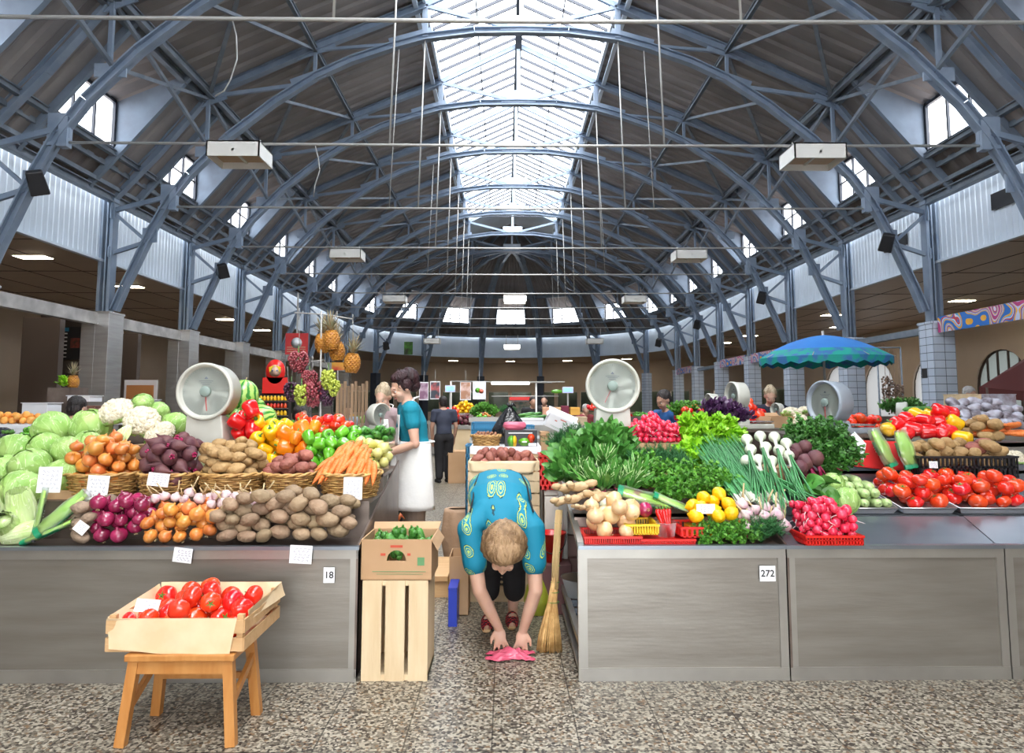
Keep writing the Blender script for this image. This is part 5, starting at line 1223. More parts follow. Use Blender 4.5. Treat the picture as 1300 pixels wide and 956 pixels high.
for i in range(26):
    an = i * 2.4; q = 0.021 * math.sqrt((i + .5) / 26); x, y = q * math.cos(an), q * math.sin(an)
    c.tube([(x + 0.022, y + 0.008, 0.38), (x + 0.03, y + 0.02, 0.55), (x + 0.055, y + 0.05, 0.86)], [0.0045, 0.005, 0.004], 5)
c.build('handle', mat('broom_handle_straw', (0.62, 0.43, 0.2), 0.6), br)
a = MB()
for z, r_, x in ((0.30, 0.036, 0.012), (0.36, 0.031, 0.018), (0.42, 0.028, 0.024), (0.52, 0.027, 0.03), (0.60, 0.026, 0.036), (0.70, 0.024, 0.042), (0.78, 0.024, 0.048)): a.tube([(x + r_ * math.cos(t * PI / 6), (z - 0.4) * 0.09 + 0.012 + r_ * 0.75 * math.sin(t * PI / 6), z) for t in range(12)], 0.0022, 4, closed=True)
a.build('binding', m_stem, br)
# ------------------------------------------------------------------ produce on the left counter
gF = lambda x, y: 0.735 + max(0, y - 4.02) * 0.75
def front(key, p0, p1, n, r, base, label, group, seed, y0=4.035, y1=4.25, flat=False, rotf=None, slope=0.12):
    pts = pile(rect(X(p0, 4.1), X(p1, 4.1), y0, y1), n, r, gF, slope, cand=60, seed=seed); fill(key, pts, base, label, group, flat, rotf); return pts
lay = lambda: (rnd(-.4, .4), rnd(-.4, .4), rnd(-.7, .7))
front('potato', 283, 447, 60, 0.043, 0.046, 'brown potato in the heap along the counter lip, below the red potatoes and carrots', 'brown potatoes along the lip', 1, rotf=lay)
up_ = lambda: (rnd(-1.2, 0.4), rnd(-.6, .6), rnd(0, 6.2))
front('onion', 196, 276, 27, 0.040, 0.0425, 'golden onion in the loose heap at the counter lip, between red onions and potatoes', 'golden onions at the lip', 2, rotf=up_)
front('onion_r', 128, 188, 23, 0.042, 0.0425, 'dark red onion in the loose heap at the counter lip', 'red onions at the lip', 3, rotf=up_)
front('potato_d', 103, 126, 13, 0.036, 0.046, 'small dusty dark potato in the corner heap left of the red onions', 'small dark potatoes by the red onions', 4, rotf=lay)
pts = pile(rect(X(198, 4.2), X(262, 4.2), 4.2, 4.27), 9, 0.030, lambda x, y: 0.945, 0.0, seed=5) + pile(rect(X(272, 4.2), X(335, 4.2), 4.12, 4.26), 20, 0.030, lambda x, y: 0.925, 0.1, seed=6)
fill('garlic', pts, 0.027, 'purple-streaked garlic bulb with dry stalk between golden onions and baskets', 'garlic below the baskets', rotf=lambda: (rnd(-.8, .8), rnd(-.8, .8), rnd(0, 6)))
# baskets
def inbasket(i, key, n, r, base, label, group, seed, rotf=None, slope=0.5, zoff=0.085, cap=None):
    cx, cy, z, rx, ry, h = BK[i]; pts = pile(disc(cx, cy, rx - 0.035, ry - 0.03), n, r, lambda x, y: z + zoff, slope, cand=50, seed=seed); fill(key, pts, base, label, group, rotf=rotf); return pts
inbasket(0, 'onion', 52, 0.043, 0.0425, 'golden onion heaped in the wicker basket', 'golden onions in the basket', 11, up_, 0.42)
inbasket(1, 'beet', 40, 0.044, 0.044, 'dark beetroot heaped in the wicker basket', 'beetroots in the basket', 12, None, 0.42)
inbasket(2, 'potato_y', 62, 0.039, 0.046, 'yellowish potato heaped in the wicker basket', 'yellowish potatoes in the basket', 13, lay, 0.38)
inbasket(3, 'potato_r', 34, 0.037, 0.046, 'red-skinned potato heaped in the smaller wicker basket', 'red potatoes in the basket', 14, lay, 0.3)
cx, cy, z, rx, ry, h = BK[4]; random.seed(16)
for i in range(40):
    row = i // 13; u = (i % 13) / 12 - 0.5
    x = cx + u * (2 * rx - 0.06 - row * 0.07) + rnd(-.008, .008); y = cy - 0.12 + 0.07 * row + rnd(-.01, .01); zz = z + 0.155 + row * 0.052 + 0.03 * (1 - 4 * u * u)
    spawn('carrot', (x, y, zz), aim((0.25 - u * 0.5 + rnd(-.3, .3), 0.75, 0.85 - 0.15 * row + rnd(-.2, .2))) , rnd(0.85, 1.1), 'orange carrot fanned out in the wicker basket', 'carrots in the basket')
# back tier of the left counter
T2 = 1.062
def tier(key, p0, p1, y0, y1, n, r, base, label, group, seed, g=T2, slope=0.1, rotf=None, flat=False, squash=None, cand=50):
    ym = (y0 + y1) / 2; pts = pile(rect(X(p0, ym, 560), X(p1, ym, 560), y0, y1), n, r, g if callable(g) else (lambda x, y: g), slope, cand=cand, seed=seed); fill(key, pts, base, label, group, flat, rotf, squash); return pts
gB = lambda x, y: 1.07 + (y - 4.8) * 0.38
pr_ = lambda: (rnd(-1.3, -0.3) if random.random() < .6 else rnd(0.6, 1.6), rnd(-.5, .5), rnd(-2, 2))
tier('pep_r', 303, 324, 4.84, 4.98, 13, 0.055, 0.044, 'glossy red bell pepper piled beside the yellow ones, next to the watermelons', 'red bell peppers on the left counter', 21, gB, rotf=pr_)
tier('pep_y', 332, 362, 4.84, 5.2, 22, 0.052, 0.044, 'bright yellow bell pepper in the heap behind the potato basket', 'yellow bell peppers on the left counter', 22, gB, rotf=pr_)
tier('pep_o', 368, 394, 4.84, 5.2, 20, 0.050, 0.044, 'orange-red bell pepper between the yellow and green heaps', 'orange bell peppers on the left counter', 23, gB, rotf=pr_)
tier('pep_g', 398, 447, 4.82, 5.12, 30, 0.044, 0.044, 'green bell pepper in the heap behind the red-potato basket', 'green bell peppers on the left counter', 24, gB, rotf=pr_)
tier('tomato', 378, 440, 5.18, 5.36, 24, 0.046, 0.042, 'large red tomato behind the green and orange peppers', 'tomatoes behind the peppers', 25, lambda x, y: 1.27, rotf=lambda: (rnd(-.6, .6), rnd(-.6, .6), rnd(0, 6)))
tier('squash', 452, 492, 4.8, 5.08, 20, 0.044, 0.044, 'pale yellow crookneck squash beside the carrots', 'yellow squash on the left counter', 26, gB, rotf=lambda: (rnd(-2.0, -0.6), rnd(-.6, .6), rnd(-1.2, 1.2)))
tier('cucumber', 436, 495, 5.12, 5.38, 46, 0.030, 0.027, 'short green cucumber stacked behind the yellow squash, near the apron-wearing seller', 'cucumbers on the left counter', 27, lambda x, y: 1.25, rotf=lambda: aim((rnd(-.35, .35), -0.9, rnd(0, .35))), slope=0.2)
a = MB(); a.bx(X(437, 5.25), X(497, 5.25), 5.11, 5.40, 1.215, 1.23); a.bx(X(437, 5.25), X(497, 5.25), 5.11, 5.12, 1.065, 1.26); o = a.build('shallow_crate', m_crate); tag(o, 'shallow pale wood crate under the heap of small cucumbers', 'crate')
a = MB(); a.bx(X(374, 5.25), X(434, 5.25), 5.15, 5.40, 1.245, 1.26); a.bx(X(374, 5.25), X(434, 5.25), 5.15, 5.16, 1.065, 1.28); o = a.build('shallow_crate', m_crate2); tag(o, 'shallow wooden crate under the tomatoes behind the peppers', 'crate')
tier('rsquash', 246, 296, 4.82, 4.98, 15, 0.046, 0.044, 'pale green round squash in front of the left dial scale', 'round squash by the scale', 28, gB, rotf=pr_)
tier('aubergine', 213, 243, 4.84, 5.0, 5, 0.052, 0.044, 'dark shiny aubergine behind the beetroots', 'aubergines on the left counter', 29, gB, rotf=lambda: aim((rnd(-.4, .4), -1, 0.1)), squash=(1, 1, 0.7))
for (px, py, y, s, lb, rr) in ((309, 503, 5.16, 0.86, 'upright striped watermelon directly beside the left scale, topmost', (0.1, 0.1, 0.5)), (331, 532, 5.1, 0.80, 'striped watermelon behind the yellow peppers', (0.2, 1.2, 0.3)), (296, 534, 4.98, 0.62, 'small dark-striped watermelon half hidden behind the scale', (0.4, 0.2, 2.0)), (320, 520, 5.28, 0.8, 'striped watermelon at the rear, wedged between the others', (1.2, 0.1, 0.3))):
    spawn('melon', atY(px, py, y), rr, s, lb, 'watermelons on the left counter')
a = MB(); xa, xb = X(288, 5.15), X(350, 5.15); a.bx(xa, xb, 4.93, 5.4, 1.063, 1.18); o = a.build('cardboard_box', m_card); tag(o, 'cardboard box the watermelons rest on', 'box')
# chillies in front of the red peppers
random.seed(31)
for i in range(7): spawn('chili', (X(283 + 5 * i, 4.82), 4.79 + 0.01 * (i % 2), 1.09 + 0.028 * (i % 3)), aim((rnd(-1, 1), rnd(-.4, .1), rnd(0.0, 1))), 1.0, 'thin red chilli between the round squash and red peppers', 'chillies by the red peppers')
# cabbages
CB = [(20, 573, 4.75, 1.12, 'at the outer edge of the second row'), (66, 545, 4.95, 1.20, 'big one at the top, nearest the picture edge'), (115, 542, 4.98, 1.22, 'big one at the top beside the cauliflowers'), (57, 567, 4.72, 0.94, 'small, below the big top cabbage'),
      (85, 572, 4.68, 0.92, 'small, left of the onion basket heap'), (38, 592, 4.5, 1.14, 'in the middle of the heap'), (112, 563, 4.78, 0.85, 'small, above the onion basket'), (80, 603, 4.46, 1.05, 'behind the upright price card'),
      (27, 622, 4.27, 1.12, 'lowest in the heap'), (181, 512, 5.2, 0.72, 'small, behind the two cauliflowers'), (222, 540, 5.12, 0.95, 'wrinkled, right next to the dial scale'), (201, 523, 5.25, 0.75, 'rearmost, half hidden by cauliflower'),
      (3, 600, 4.52, 1.05, 'cut by the picture edge'), (100, 560, 5.0, 0.7, 'tucked between the two big top cabbages')]
for i, (px, py, y, s, lb) in enumerate(CB):
    spawn('cabbage', atY(px, py, y), (rnd(-.7, .3), rnd(-.5, .5), rnd(0, 6)), s, 'pale green round cabbage, ' + lb, 'round cabbages on the left counter')
a = MB()   # boxes that carry the cabbages
for (p0, p1, y0, y1, z1) in ((0, 104, 4.36, 4.58, 1.0), (0, 128, 4.6, 4.86, 1.10), (40, 150, 4.87, 5.12, 1.235), (160, 245, 5.04, 5.38, 1.24)):
    a = MB(); a.bx(X(p0, y0), X(p1, y0), y0, y1, 0.947 if y0 < 4.76 else 1.063, z1); o = a.build('produce_box', m_card); tag(o, 'cardboard box hidden under the cabbages, %s' % {4.36: 'front row', 4.6: 'middle row', 4.87: 'rear row', 5.04: 'behind the cauliflowers'}[y0], 'box')
for (px, py, y, s, lb) in ((148, 524, 5.0, 1.12, 'upper one, rising above the onions'), (180, 536, 4.93, 1.15, 'lower one, directly behind the onion basket'), (208, 548, 4.93, 0.72, 'smaller one with green leaves near the scale'), (196, 556, 4.85, 0.6, 'small leafy one beside the beetroots')):
    spawn('cauliflower', atY(px, py, y), (rnd(0.6, 0.95), rnd(-.3, .3), rnd(-.5, .5)), s, 'white cauliflower, ' + lb, 'cauliflowers on the left counter')
a = MB(); a.bx(X(133, 4.97), X(232, 4.97), 4.88, 5.03, 1.063, 1.19); o = a.build('produce_box', m_card); tag(o, 'cardboard box hidden under the cauliflowers', 'box')
leafm = MB(); random.seed(4); leaf(leafm, Vector((0, 0, -0.06)), Vector((0.3, 0, 1)), 0.17, 0.05, 0.5, 6, 6, 0.006, up=Vector((0, -1, 0.2))); o = leafm.build('cauliflower_leaf', m_napa); o.location = atY(151, 556, 4.72); tag(o, 'single curled pale leaf leaning on the onions under the cauliflower', 'leaf')
for (px, py, y, s, lb, rr) in ((12, 668, 4.14, 1.0, 'napa cabbage lying at the corner of the counter', (1.2, 0.2, 0.3)), (30, 655, 4.16, 1.05, 'pale napa cabbage beside the wrapped greens', (0.35, -0.2, 0.5)), (8, 640, 4.28, 1.1, 'napa cabbage at the picture edge, upper one', (0.5, 0.1, 0.2)), (32, 677, 4.08, 0.8, 'small napa cabbage on the steel lip', (1.3, 0.3, 1.6))):
    spawn('napa', atY(px, py, y), rr, s, lb, 'napa cabbages')
# transparent bags of greens
def veg_bag(px, py, y, L0, w, d, roll, label, printed=True, dark=False):
    p = atY(px, py, y); r = thing('bag_of_greens', label, 'bag of greens', p, 0); r.matrix_basis = Matrix.Translation(p) @ aim(d, roll)
    a = MB(); a.grid(lambda u, v: (w * (0.35 + 0.65 * math.sin(PI * min(1, 0.15 + v * 0.8))) * math.cos(2 * PI * u) * (1 + 0.08 * math.sin(9 * v + 5 * u)), w * 0.42 * math.sin(2 * PI * u) * (1 + 0.12 * math.sin(11 * v + 7 * u)), -L0 / 2 + L0 * v), 20, 10)
    a.build('clear_wrap', m_clear, r)
    a = MB(); random.seed(int(px))
    for i in range(9): x = w * 0.75 * ((i % 5) / 4 - .5) * 1.4; a.tube([(x, rnd(-.25, .25) * w * .6, -L0 * 0.45), (x * 1.05, rnd(-.25, .25) * w * .6, 0), (x * 1.2, rnd(-.2, .2) * w, L0 * 0.44)], [w * 0.16, w * 0.17, w * 0.10], 7)
    a.build('stalks', mat('fresh_celery', (0.30, 0.58, 0.08), 0.4, col2=(0.50, 0.72, 0.2), nscale=12), r)
    if printed:
        a = MB(); a.grid(lambda u, v: (w * 1.04 * math.cos(PI * (1.15 + 0.7 * u)), w * 0.47 * math.sin(PI * (1.15 + 0.7 * u)), -L0 * 0.16 + L0 * 0.36 * v), 8, 2)
        a.grid(lambda u, v: (w * 0.9 * math.cos(2 * PI * u), w * 0.4 * math.sin(2 * PI * u), -L0 * 0.52 + L0 * 0.1 * v), 12, 2)
        a.build('printed_band', mat('black_band', (0.02, 0.02, 0.02), 0.4) if dark else mat('emerald_print', (0.005, 0.25, 0.11), 0.4), r)
        a = MB()
        for q in range(3): a.bx(-w * 0.3, w * 0.3, -w * 0.47 - 0.002, -w * 0.47 - 0.001, -L0 * 0.06 + q * 0.016, -L0 * 0.06 + q * 0.016 + 0.006)
        a.build('printed_lines', m_paper, r)
    return r
veg_bag(50, 652, 4.05, 0.30, 0.042, (0.12, 0.1, 1), 0, 'narrow bag of spring greens with a black printed strip below the price card', True, True)
veg_bag(80, 650, 4.08, 0.32, 0.085, (0.75, 0.25, 0.7), 0.3, 'wide clear bag of celery with emerald print beside the dark strip bag')
veg_bag(64, 674, 4.04, 0.30, 0.045, (1, 0.1, 0.45), 0, 'lowest clear bag of pale stalks lying along the counter lip')

# ------------------------------------------------------------------ produce on counter 272
x0r = 0.1
# trays
def tray(p0, p1, y0, y1, z0, h, m, label, slots=16, rows=1): return lattice_crate(label, X(p0, y0, 690), X(p1, y0, 690), y0, y1, z0, z0 + h, m, None, slots, rows)
RZ = 0.737
tray(743, 814, 4.01, 4.30, RZ, 0.045, m_redp, 'shallow red plastic tray holding pale onions at the counter corner', 26)
tray(815, 882, 4.01, 4.30, RZ, 0.03, m_redp, 'empty upturned red plastic tray under the cup of chillies', 26)
tray(796, 836, 4.05, 4.30, RZ + 0.047, 0.06, m_yelp, 'yellow plastic tray peeking out behind the cup of chillies', 16)
tray(866, 892, 4.04, 4.3, RZ + 0.032, 0.06, m_redp, 'red plastic basket between the chilli cup and the greens', 9)
random.seed(41)
xa, xb = X(746, 4.1), X(808, 4.1)
pts = pile(rect(xa + 0.03, xb - 0.01, 4.05, 4.27), 13, 0.050, lambda x, y: RZ + 0.01 + (y - 4.03) * 0.3, 0.05, seed=42)
fill('onion_big', pts, 0.0425, 'large pale onion in the red corner tray', 'large pale onions in the red tray', rotf=up_)
spawn('onion_w', atY(783, 643, 4.28), (0.3, 0, 0), 1.1, 'single round white onion beside the two cut red onions'); 
for px, py, lb in ((768, 640, 'white scallion bulb base next to the white onion'),): spawn('onion_w', atY(px, py, 4.32), (0.4, 0.4, 0), 1.0, 'smaller white onion half under the leaf stalks')
for px, py, lb in ((801, 645, 'crimson onion facing forward with its root tuft, beside the white onion'), (819, 647, 'crimson onion just behind the chilli cup'), (808, 633, 'crimson onion lying behind the other two')): spawn('onion_r', atY(px, py, 4.2 if py > 640 else 4.3), (-1.7 if py > 640 else 1.2, 0, 0.2), 1.05, lb, 'red onions on counter 272')
for px, py, y, s, rz, lb in ((735, 618, 4.35, 1.35, 2.8, 'big knobbly ginger root, upper one'), (757, 630, 4.30, 1.25, 0.5, 'knobbly ginger root, middle one'), (727, 634, 4.3, 1.2, 3.3, 'knobbly ginger root, leftmost over the aisle edge'), (740, 644, 4.22, 0.7, 2.2, 'small ginger root under the others')):
    spawn('ginger', atY(px, py, y), (0.3, 0.2, rz), s, lb, 'ginger roots')
# plastic cup of chillies
p = atY(847, 683, 4.06); cup = thing('plastic_cup', 'clear plastic cup full of red chillies standing on the red tray', 'cup', (p.x, 4.08, RZ + 0.033))
a = MB(); a.lathe([(0, 0.0), (0.048, 0.0), (0.058, 0.075), (0.061, 0.078), (0.061, 0.082), (0.056, 0.078), (0.046, 0.003), (0, 0.003)], 28); a.build('cup_wall', m_clear, cup)
random.seed(43)
for i in range(16):
    an = i * 2.4; q = 0.034 * math.sqrt((i + .5) / 16)
    spawn('chili', (p.x + q * math.cos(an), 4.08 + q * math.sin(an), RZ + 0.033 + 0.085), aim((-0.25 + 10 * q * math.cos(an) * 0.6, 0.25 + 4 * q * math.sin(an), 1)) , 1.15, 'red chilli standing in the clear plastic cup', 'chillies in the cup')
# lemons
for (px, py, y) in ((893, 632, 4.16), (913, 627, 4.2), (925, 640, 4.14), (905, 648, 4.1), (889, 645, 4.1), (928, 652, 4.08), (912, 655, 4.06), (883, 655, 4.08), (905, 637, 4.2), (880, 642, 4.16)):
    spawn('lemon', atY(px, py, y), rrot(), 1.25, 'large yellow lemon in the pile behind the white price card', 'lemons on counter 272')
a = MB(); a.bx(X(872, 4.2), X(935, 4.2), 4.09, 4.3, RZ + 0.03, RZ + 0.075); o = a.build('lemon_box', m_yelp); tag(o, 'low yellow tray hidden under the lemons', 'tray')
pts = pile(rect(X(940, 4.15), X(990, 4.15), 4.08, 4.2), 16, 0.034, lambda x, y: RZ + 0.055 + (y - 4.08) * 0.3, 0.0, seed=44)
fill('garlic', pts, 0.027, 'garlic bulb with a stalk between the lemons and spring onions', 'garlic on counter 272', rotf=lambda: (rnd(-.9, .4), rnd(-.5, .5), rnd(-1, 1)))
# bags of celery behind the chillies
veg_bag(820, 632, 4.28, 0.34, 0.075, (0.9, -0.15, -0.22), 0.3, 'clear bag of celery with emerald ends lying behind the chilli cup')
veg_bag(858, 640, 4.24, 0.28, 0.05, (0.85, -0.1, -0.35), 0.1, 'second celery bag sloping down towards the lemons')
# greens: bunches by pixel on their tiers
def greens(key, items, label, group, s0=1.0, up=(0, -0.45, 1)):
    for (px, py, y, dx) in items:
        p = atY(px, py, y); d = Vector((dx, up[1], up[2])); s = s0 * rnd(0.92, 1.08)
        spawn(key, p - d.normalized() * 0.06, aim(d, rnd(0, 6)), s, label, group)
random.seed(51)
greens('parsley', [(890, 672, 4.05, -.5), (905, 668, 4.05, -.2), (922, 672, 4.04, 0), (940, 670, 4.04, .2), (915, 680, 4.03, 0), (895, 682, 4.03, -.4), (935, 682, 4.03, .3), (955, 676, 4.04, .2)], 'curly parsley bunch along the counter lip below the lemons', 'parsley at the lip', 0.62, (0, -0.6, 0.7))
greens('dill', [(962, 668, 4.06, 0), (975, 664, 4.07, .1), (985, 670, 4.05, .3), (968, 678, 4.04, 0)], 'feathery dill bunch at the lip below the garlic', 'dill at the lip', 0.62, (0, -0.5, 0.8))
greens('parsley', [(815, 600, 4.55, -.3), (835, 598, 4.55, 0), (855, 600, 4.55, 0), (875, 598, 4.55, .1), (895, 602, 4.52, .3), (825, 612, 4.45, -.2), (848, 615, 4.42, 0), (870, 613, 4.42, 0), (893, 615, 4.42, .2), (910, 608, 4.45, .4), (860, 628, 4.36, 0), (880, 628, 4.36, .2), (905, 622, 4.38, .3), (842, 622, 4.4, -.2), (925, 612, 4.45, .4), (820, 588, 4.68, 0)], 'green parsley bunch in the heap behind lemons and celery bags', 'parsley heap', 0.85)
greens('dill', [(815, 582, 4.8, -.3), (832, 578, 4.82, 0), (848, 579, 4.82, 0), (862, 583, 4.8, .3), (825, 588, 4.72, -.1), (845, 587, 4.72, .1), (865, 592, 4.7, .3), (808, 583, 4.75, -.3)], 'dark feathery dill bunch below the radishes', 'dill heap', 0.8)
greens('lettuce', [(872, 535, 5.15, -.3), (890, 533, 5.15, 0), (908, 533, 5.15, .1), (925, 537, 5.12, .3), (875, 550, 5.0, -.3), (893, 548, 5.0, 0), (912, 548, 5.0, .2), (880, 565, 4.9, -.2), (898, 563, 4.9, .1), (878, 580, 4.82, -.3), (895, 578, 4.82, 0), (935, 548, 5.05, .4), (930, 560, 4.95, .4), (868, 570, 4.88, -.4)], 'bright frilly leaf lettuce in the heap right of the radishes', 'leaf lettuce heap', 0.86)
greens('basil', [(898, 522, 5.3, -.4), (912, 518, 5.32, -.1), (926, 520, 5.3, .1), (938, 526, 5.28, .4), (918, 528, 5.25, 0)], 'purple basil bunch on top of the leaf lettuce', 'purple basil', 0.85)
greens('spinach', [(748, 565, 4.98, -.2), (765, 560, 4.98, 0), (782, 566, 4.95, .1), (728, 576, 4.9, -.5), (745, 580, 4.88, -.2), (765, 578, 4.88, 0), (784, 582, 4.85, .1), (720, 592, 4.8, -.6), (738, 594, 4.78, -.3), (780, 596, 4.78, .1), (722, 606, 4.7, -.5)], 'broad-leaved spinach bunch in the heap in front of the right dial scale', 'spinach heap', 1.0)
greens('arugula', [(765, 617, 4.45, 0), (750, 614, 4.47, -.3), (785, 614, 4.47, .2), (768, 588, 4.65, 0), (800, 617, 4.47, .3), (735, 606, 4.6, -.4), (806, 606, 4.55, .3)], 'long-leaved bunch of greens standing behind the white onion', 'long-leaved greens', 0.95, (0, -0.25, 1))
greens('dill', [(705, 562, 5.5, -.4), (716, 556, 5.5, -.1), (728, 553, 5.48, .1), (740, 556, 5.45, .2), (712, 570, 5.45, -.3), (728, 566, 5.4, 0)], 'dill bunch above the tall red crate', 'dill by the red crate', 0.9)
# radish mound
ca = atY(829, 560, 5.1)
rz_ = Z(562, 5.0)
pts = pile(disc(ca.x, 5.12, 0.205, 0.13), 190, 0.0205, lambda x, y: rz_, 0.55, cand=30, seed=61)
fill('radish', pts, 0.0175, 'round pink-red radish in the mound behind the dill', 'radishes in the mound', rotf=lambda: (rnd(0, 3), rnd(0, 3), rnd(0, 6)))
a = MB(); a.bx(ca.x - 0.23, ca.x + 0.23, 5.0, 5.3, 0.982, rz_ - 0.004); o = a.build('produce_box', m_card); tag(o, 'cardboard box under the mound of radishes', 'box')
# spring onions
random.seed(71)
for i in range(8):
    p = atY(942 + 8 * i, 640 - 2 * (i % 3), 4.18); q = atY(884 + 6 * i, 560, 5.0)
    spawn('scallion', p, aim(q - p + Vector((rnd(-.03, .03), 0, rnd(-.02, .04))), rnd(0, .5)), (0.62, 0.6, 1.75), 'long green spring onion bunch laid down the slope beside the lettuce', 'long spring onion greens')
for i, (px, py, y) in enumerate(((948, 558, 4.74), (965, 554, 4.76), (983, 555, 4.74), (998, 563, 4.70), (953, 571, 4.66), (972, 568, 4.68), (989, 572, 4.64), (947, 585, 4.58), (963, 584, 4.58), (980, 586, 4.56), (1001, 579, 4.62))):
    p = atY(px, py, y); q = atY(962 + 7 * (i * 3 % 11), 652, 4.12)
    spawn('scallion_bulb', p, aim(q - p + Vector((0, 0, 0.06)), rnd(0, 3)), 0.95, 'spring onion with a fat white bulb and long greens hanging down the slope', 'bulb spring onions')
a = MB(); a.bx(X(890, 4.9), X(1000, 4.9), 4.76, 5.1, 0.985, 1.10); o = a.build('produce_box', m_card); tag(o, 'cardboard box under the white-bulbed spring onions', 'box')

# ------------------------------------------------------------------ produce on the blue-steel counter
greens('celery', [(1010, 565, 4.9, -.4), (1025, 552, 4.95, -.2), (1042, 548, 4.95, 0), (1058, 552, 4.92, .2), (1068, 568, 4.88, .4), (1045, 565, 4.85, 0), (1060, 582, 4.8, .3), (1040, 582, 4.8, 0), (1020, 575, 4.85, -.2), (1068, 590, 4.75, .3), (1050, 592, 4.75, 0), (1012, 550, 4.98, -.3), (1075, 578, 4.82, .4)], 'dark leafy celery bunch heaped behind the beetroots', 'celery leaf heap', 0.95)
for (px, py, y, s, lb) in ((1013, 572, 4.72, 1.0, 'upper bunch of beetroots with magenta stems'), (1025, 587, 4.62, 1.15, 'lower bunch of beetroots with magenta stems')):
    p = atY(px, py, y); r = spawn('beet_bunch', p, Matrix.Rotation(-0.55, 4, 'Y') @ Matrix.Rotation(0.35, 4, 'X'), s, lb, 'beetroot bunches')
random.seed(77); a = MB()
for i in range(16): leaf(a, Vector((rnd(-.06, .06), rnd(-.05, .05), rnd(0, .06))), Vector((rnd(0, 1), -0.5, rnd(-.7, .2))), rnd(0.12, 0.2), rnd(0.04, 0.06), rnd(.1, .7), 5, 6, 0.012)
o = a.build('beet_greens', m_spinach); o.location = atY(1030, 622, 4.4); tag(o, 'crumpled dark leaves of beet greens beside the young cabbages', 'greens', None, 'stuff')
spawn('cabbage', atY(1073, 636, 4.38), (-.3, .3, 1), 0.80, 'young pale cabbage in front of the zucchini', 'young cabbages'); spawn('cabbage', atY(1058, 614, 4.55), (-.3, -.3, 3), 0.66, 'smaller young cabbage behind, touching the beet greens', 'young cabbages')
def steel_tray(p0a, p1a, y0, y1, z, label):
    x0, x1 = X(p0a, y0), X(p1a, y0); r = thing('metal_tray', label, 'tray', ((x0 + x1) / 2, (y0 + y1) / 2, z)); w, d = (x1 - x0) / 2, (y1 - y0) / 2; t = 0.20
    # tilted towards the front: floor and four sides as one pressed sheet
    a = MB(); zf = lambda y: (y + d) * t
    for (A, B) in ((1.0, 0.0),):
        ins = 0.02
        o_ = [(-w, -d, zf(-d) + 0.035), (w, -d, zf(-d) + 0.035), (w, d, zf(d) + 0.035), (-w, d, zf(d) + 0.035)]
        i_ = [(-w + ins, -d + ins, zf(-d) + 0.002), (w - ins, -d + ins, zf(-d) + 0.002), (w - ins, d - ins, zf(d) + 0.002), (-w + ins, d - ins, zf(d) + 0.002)]
        a.add(o_ + i_, [(4, 5, 6, 7), (0, 1, 5, 4), (1, 2, 6, 5), (2, 3, 7, 6), (3, 0, 4, 7)])
    a.build('tray_sheet', mat('pressed_aluminium', (0.62, 0.60, 0.60), 0.3, 0.8), r, solid=0.003)
    a = MB(); a.tube([Vector(p) for p in o_], 0.005, 6, closed=True); a.build('rolled_rim', mat('pressed_aluminium', (0.62, 0.60, 0.60), 0.3, 0.8), r)
    return (x0, x1, y0, y1, z, t)
TR = [steel_tray(1068, 1138, 4.34, 4.85, 0.853, 'metal tray of pale zucchini'), steel_tray(1143, 1212, 4.34, 4.85, 0.853, 'metal tray of tomatoes nearest the zucchini'), steel_tray(1216, 1330, 4.34, 4.85, 0.853, 'long metal tray of tomatoes at the picture edge')]
def intray(tr, key, n, r, base, label, group, seed, rotf, slope=0.05, dx=(0.03, 0.03), squash=None):
    x0, x1, y0, y1, z, t = tr; pts = pile(rect(x0 + dx[0], x1 - dx[1], y0 + 0.05, y1 - 0.05), n, r, lambda x, y: z + (y - y0) * t + 0.006, slope, cand=60, seed=seed); fill(key, pts, base, label, group, rotf=rotf, squash=squash)
tmr = lambda: (rnd(-.8, .5), rnd(-.6, .6), rnd(0, 6))
intray(TR[1], 'tomato', 23, 0.050, 0.042, 'big red tomato in the metal tray next to the zucchini', 'tomatoes in the first metal tray', 81, tmr, dx=(0.05, 0.05))
intray(TR[2], 'tomato', 36, 0.050, 0.042, 'big red tomato in the long metal tray at the picture edge', 'tomatoes in the long metal tray', 82, tmr, dx=(0.05, 0.05))
random.seed(83); x0, x1, y0, y1, z, t = TR[0]
k = 0
for row in range(3):
    for col in range(4 - row % 2):
        for lay_ in range(2):
            y = y0 + 0.08 + 0.135 * row + 0.03 * lay_; x = x0 + 0.09 + 0.072 * col + 0.03 * (row % 2) + 0.02 * lay_
            if x > x1 - 0.03: continue
            spawn('zucchini', (x, y, z + (y - y0) * t + 0.04 + lay_ * 0.055), aim((rnd(-.35, .1), -1, -0.1 + rnd(0, .25))), rnd(0.8, 0.95), 'pale green zucchini heaped in the metal tray', 'zucchini in the tray')
# radish tray hanging over the lip
lattice_crate('red plastic tray of radishes resting on the counter lip', X(1016, 3.98), X(1086, 3.98), 3.93, 4.25, 0.745, 0.80, m_redp, None, 18, 2)

pts = pile(rect(X(1022, 4.0), X(1080, 4.0), 3.97, 4.22), 90, 0.0255, lambda x, y: 0.765 + (y - 3.97) * 0.25, 0.3, cand=30, seed=84)
fill('radish', pts, 0.0175, 'small crimson radish in the red plastic tray on the lip', 'radishes in the red tray', rotf=lambda: (rnd(-1.5, 0), rnd(-1, 1), rnd(0, 6)))
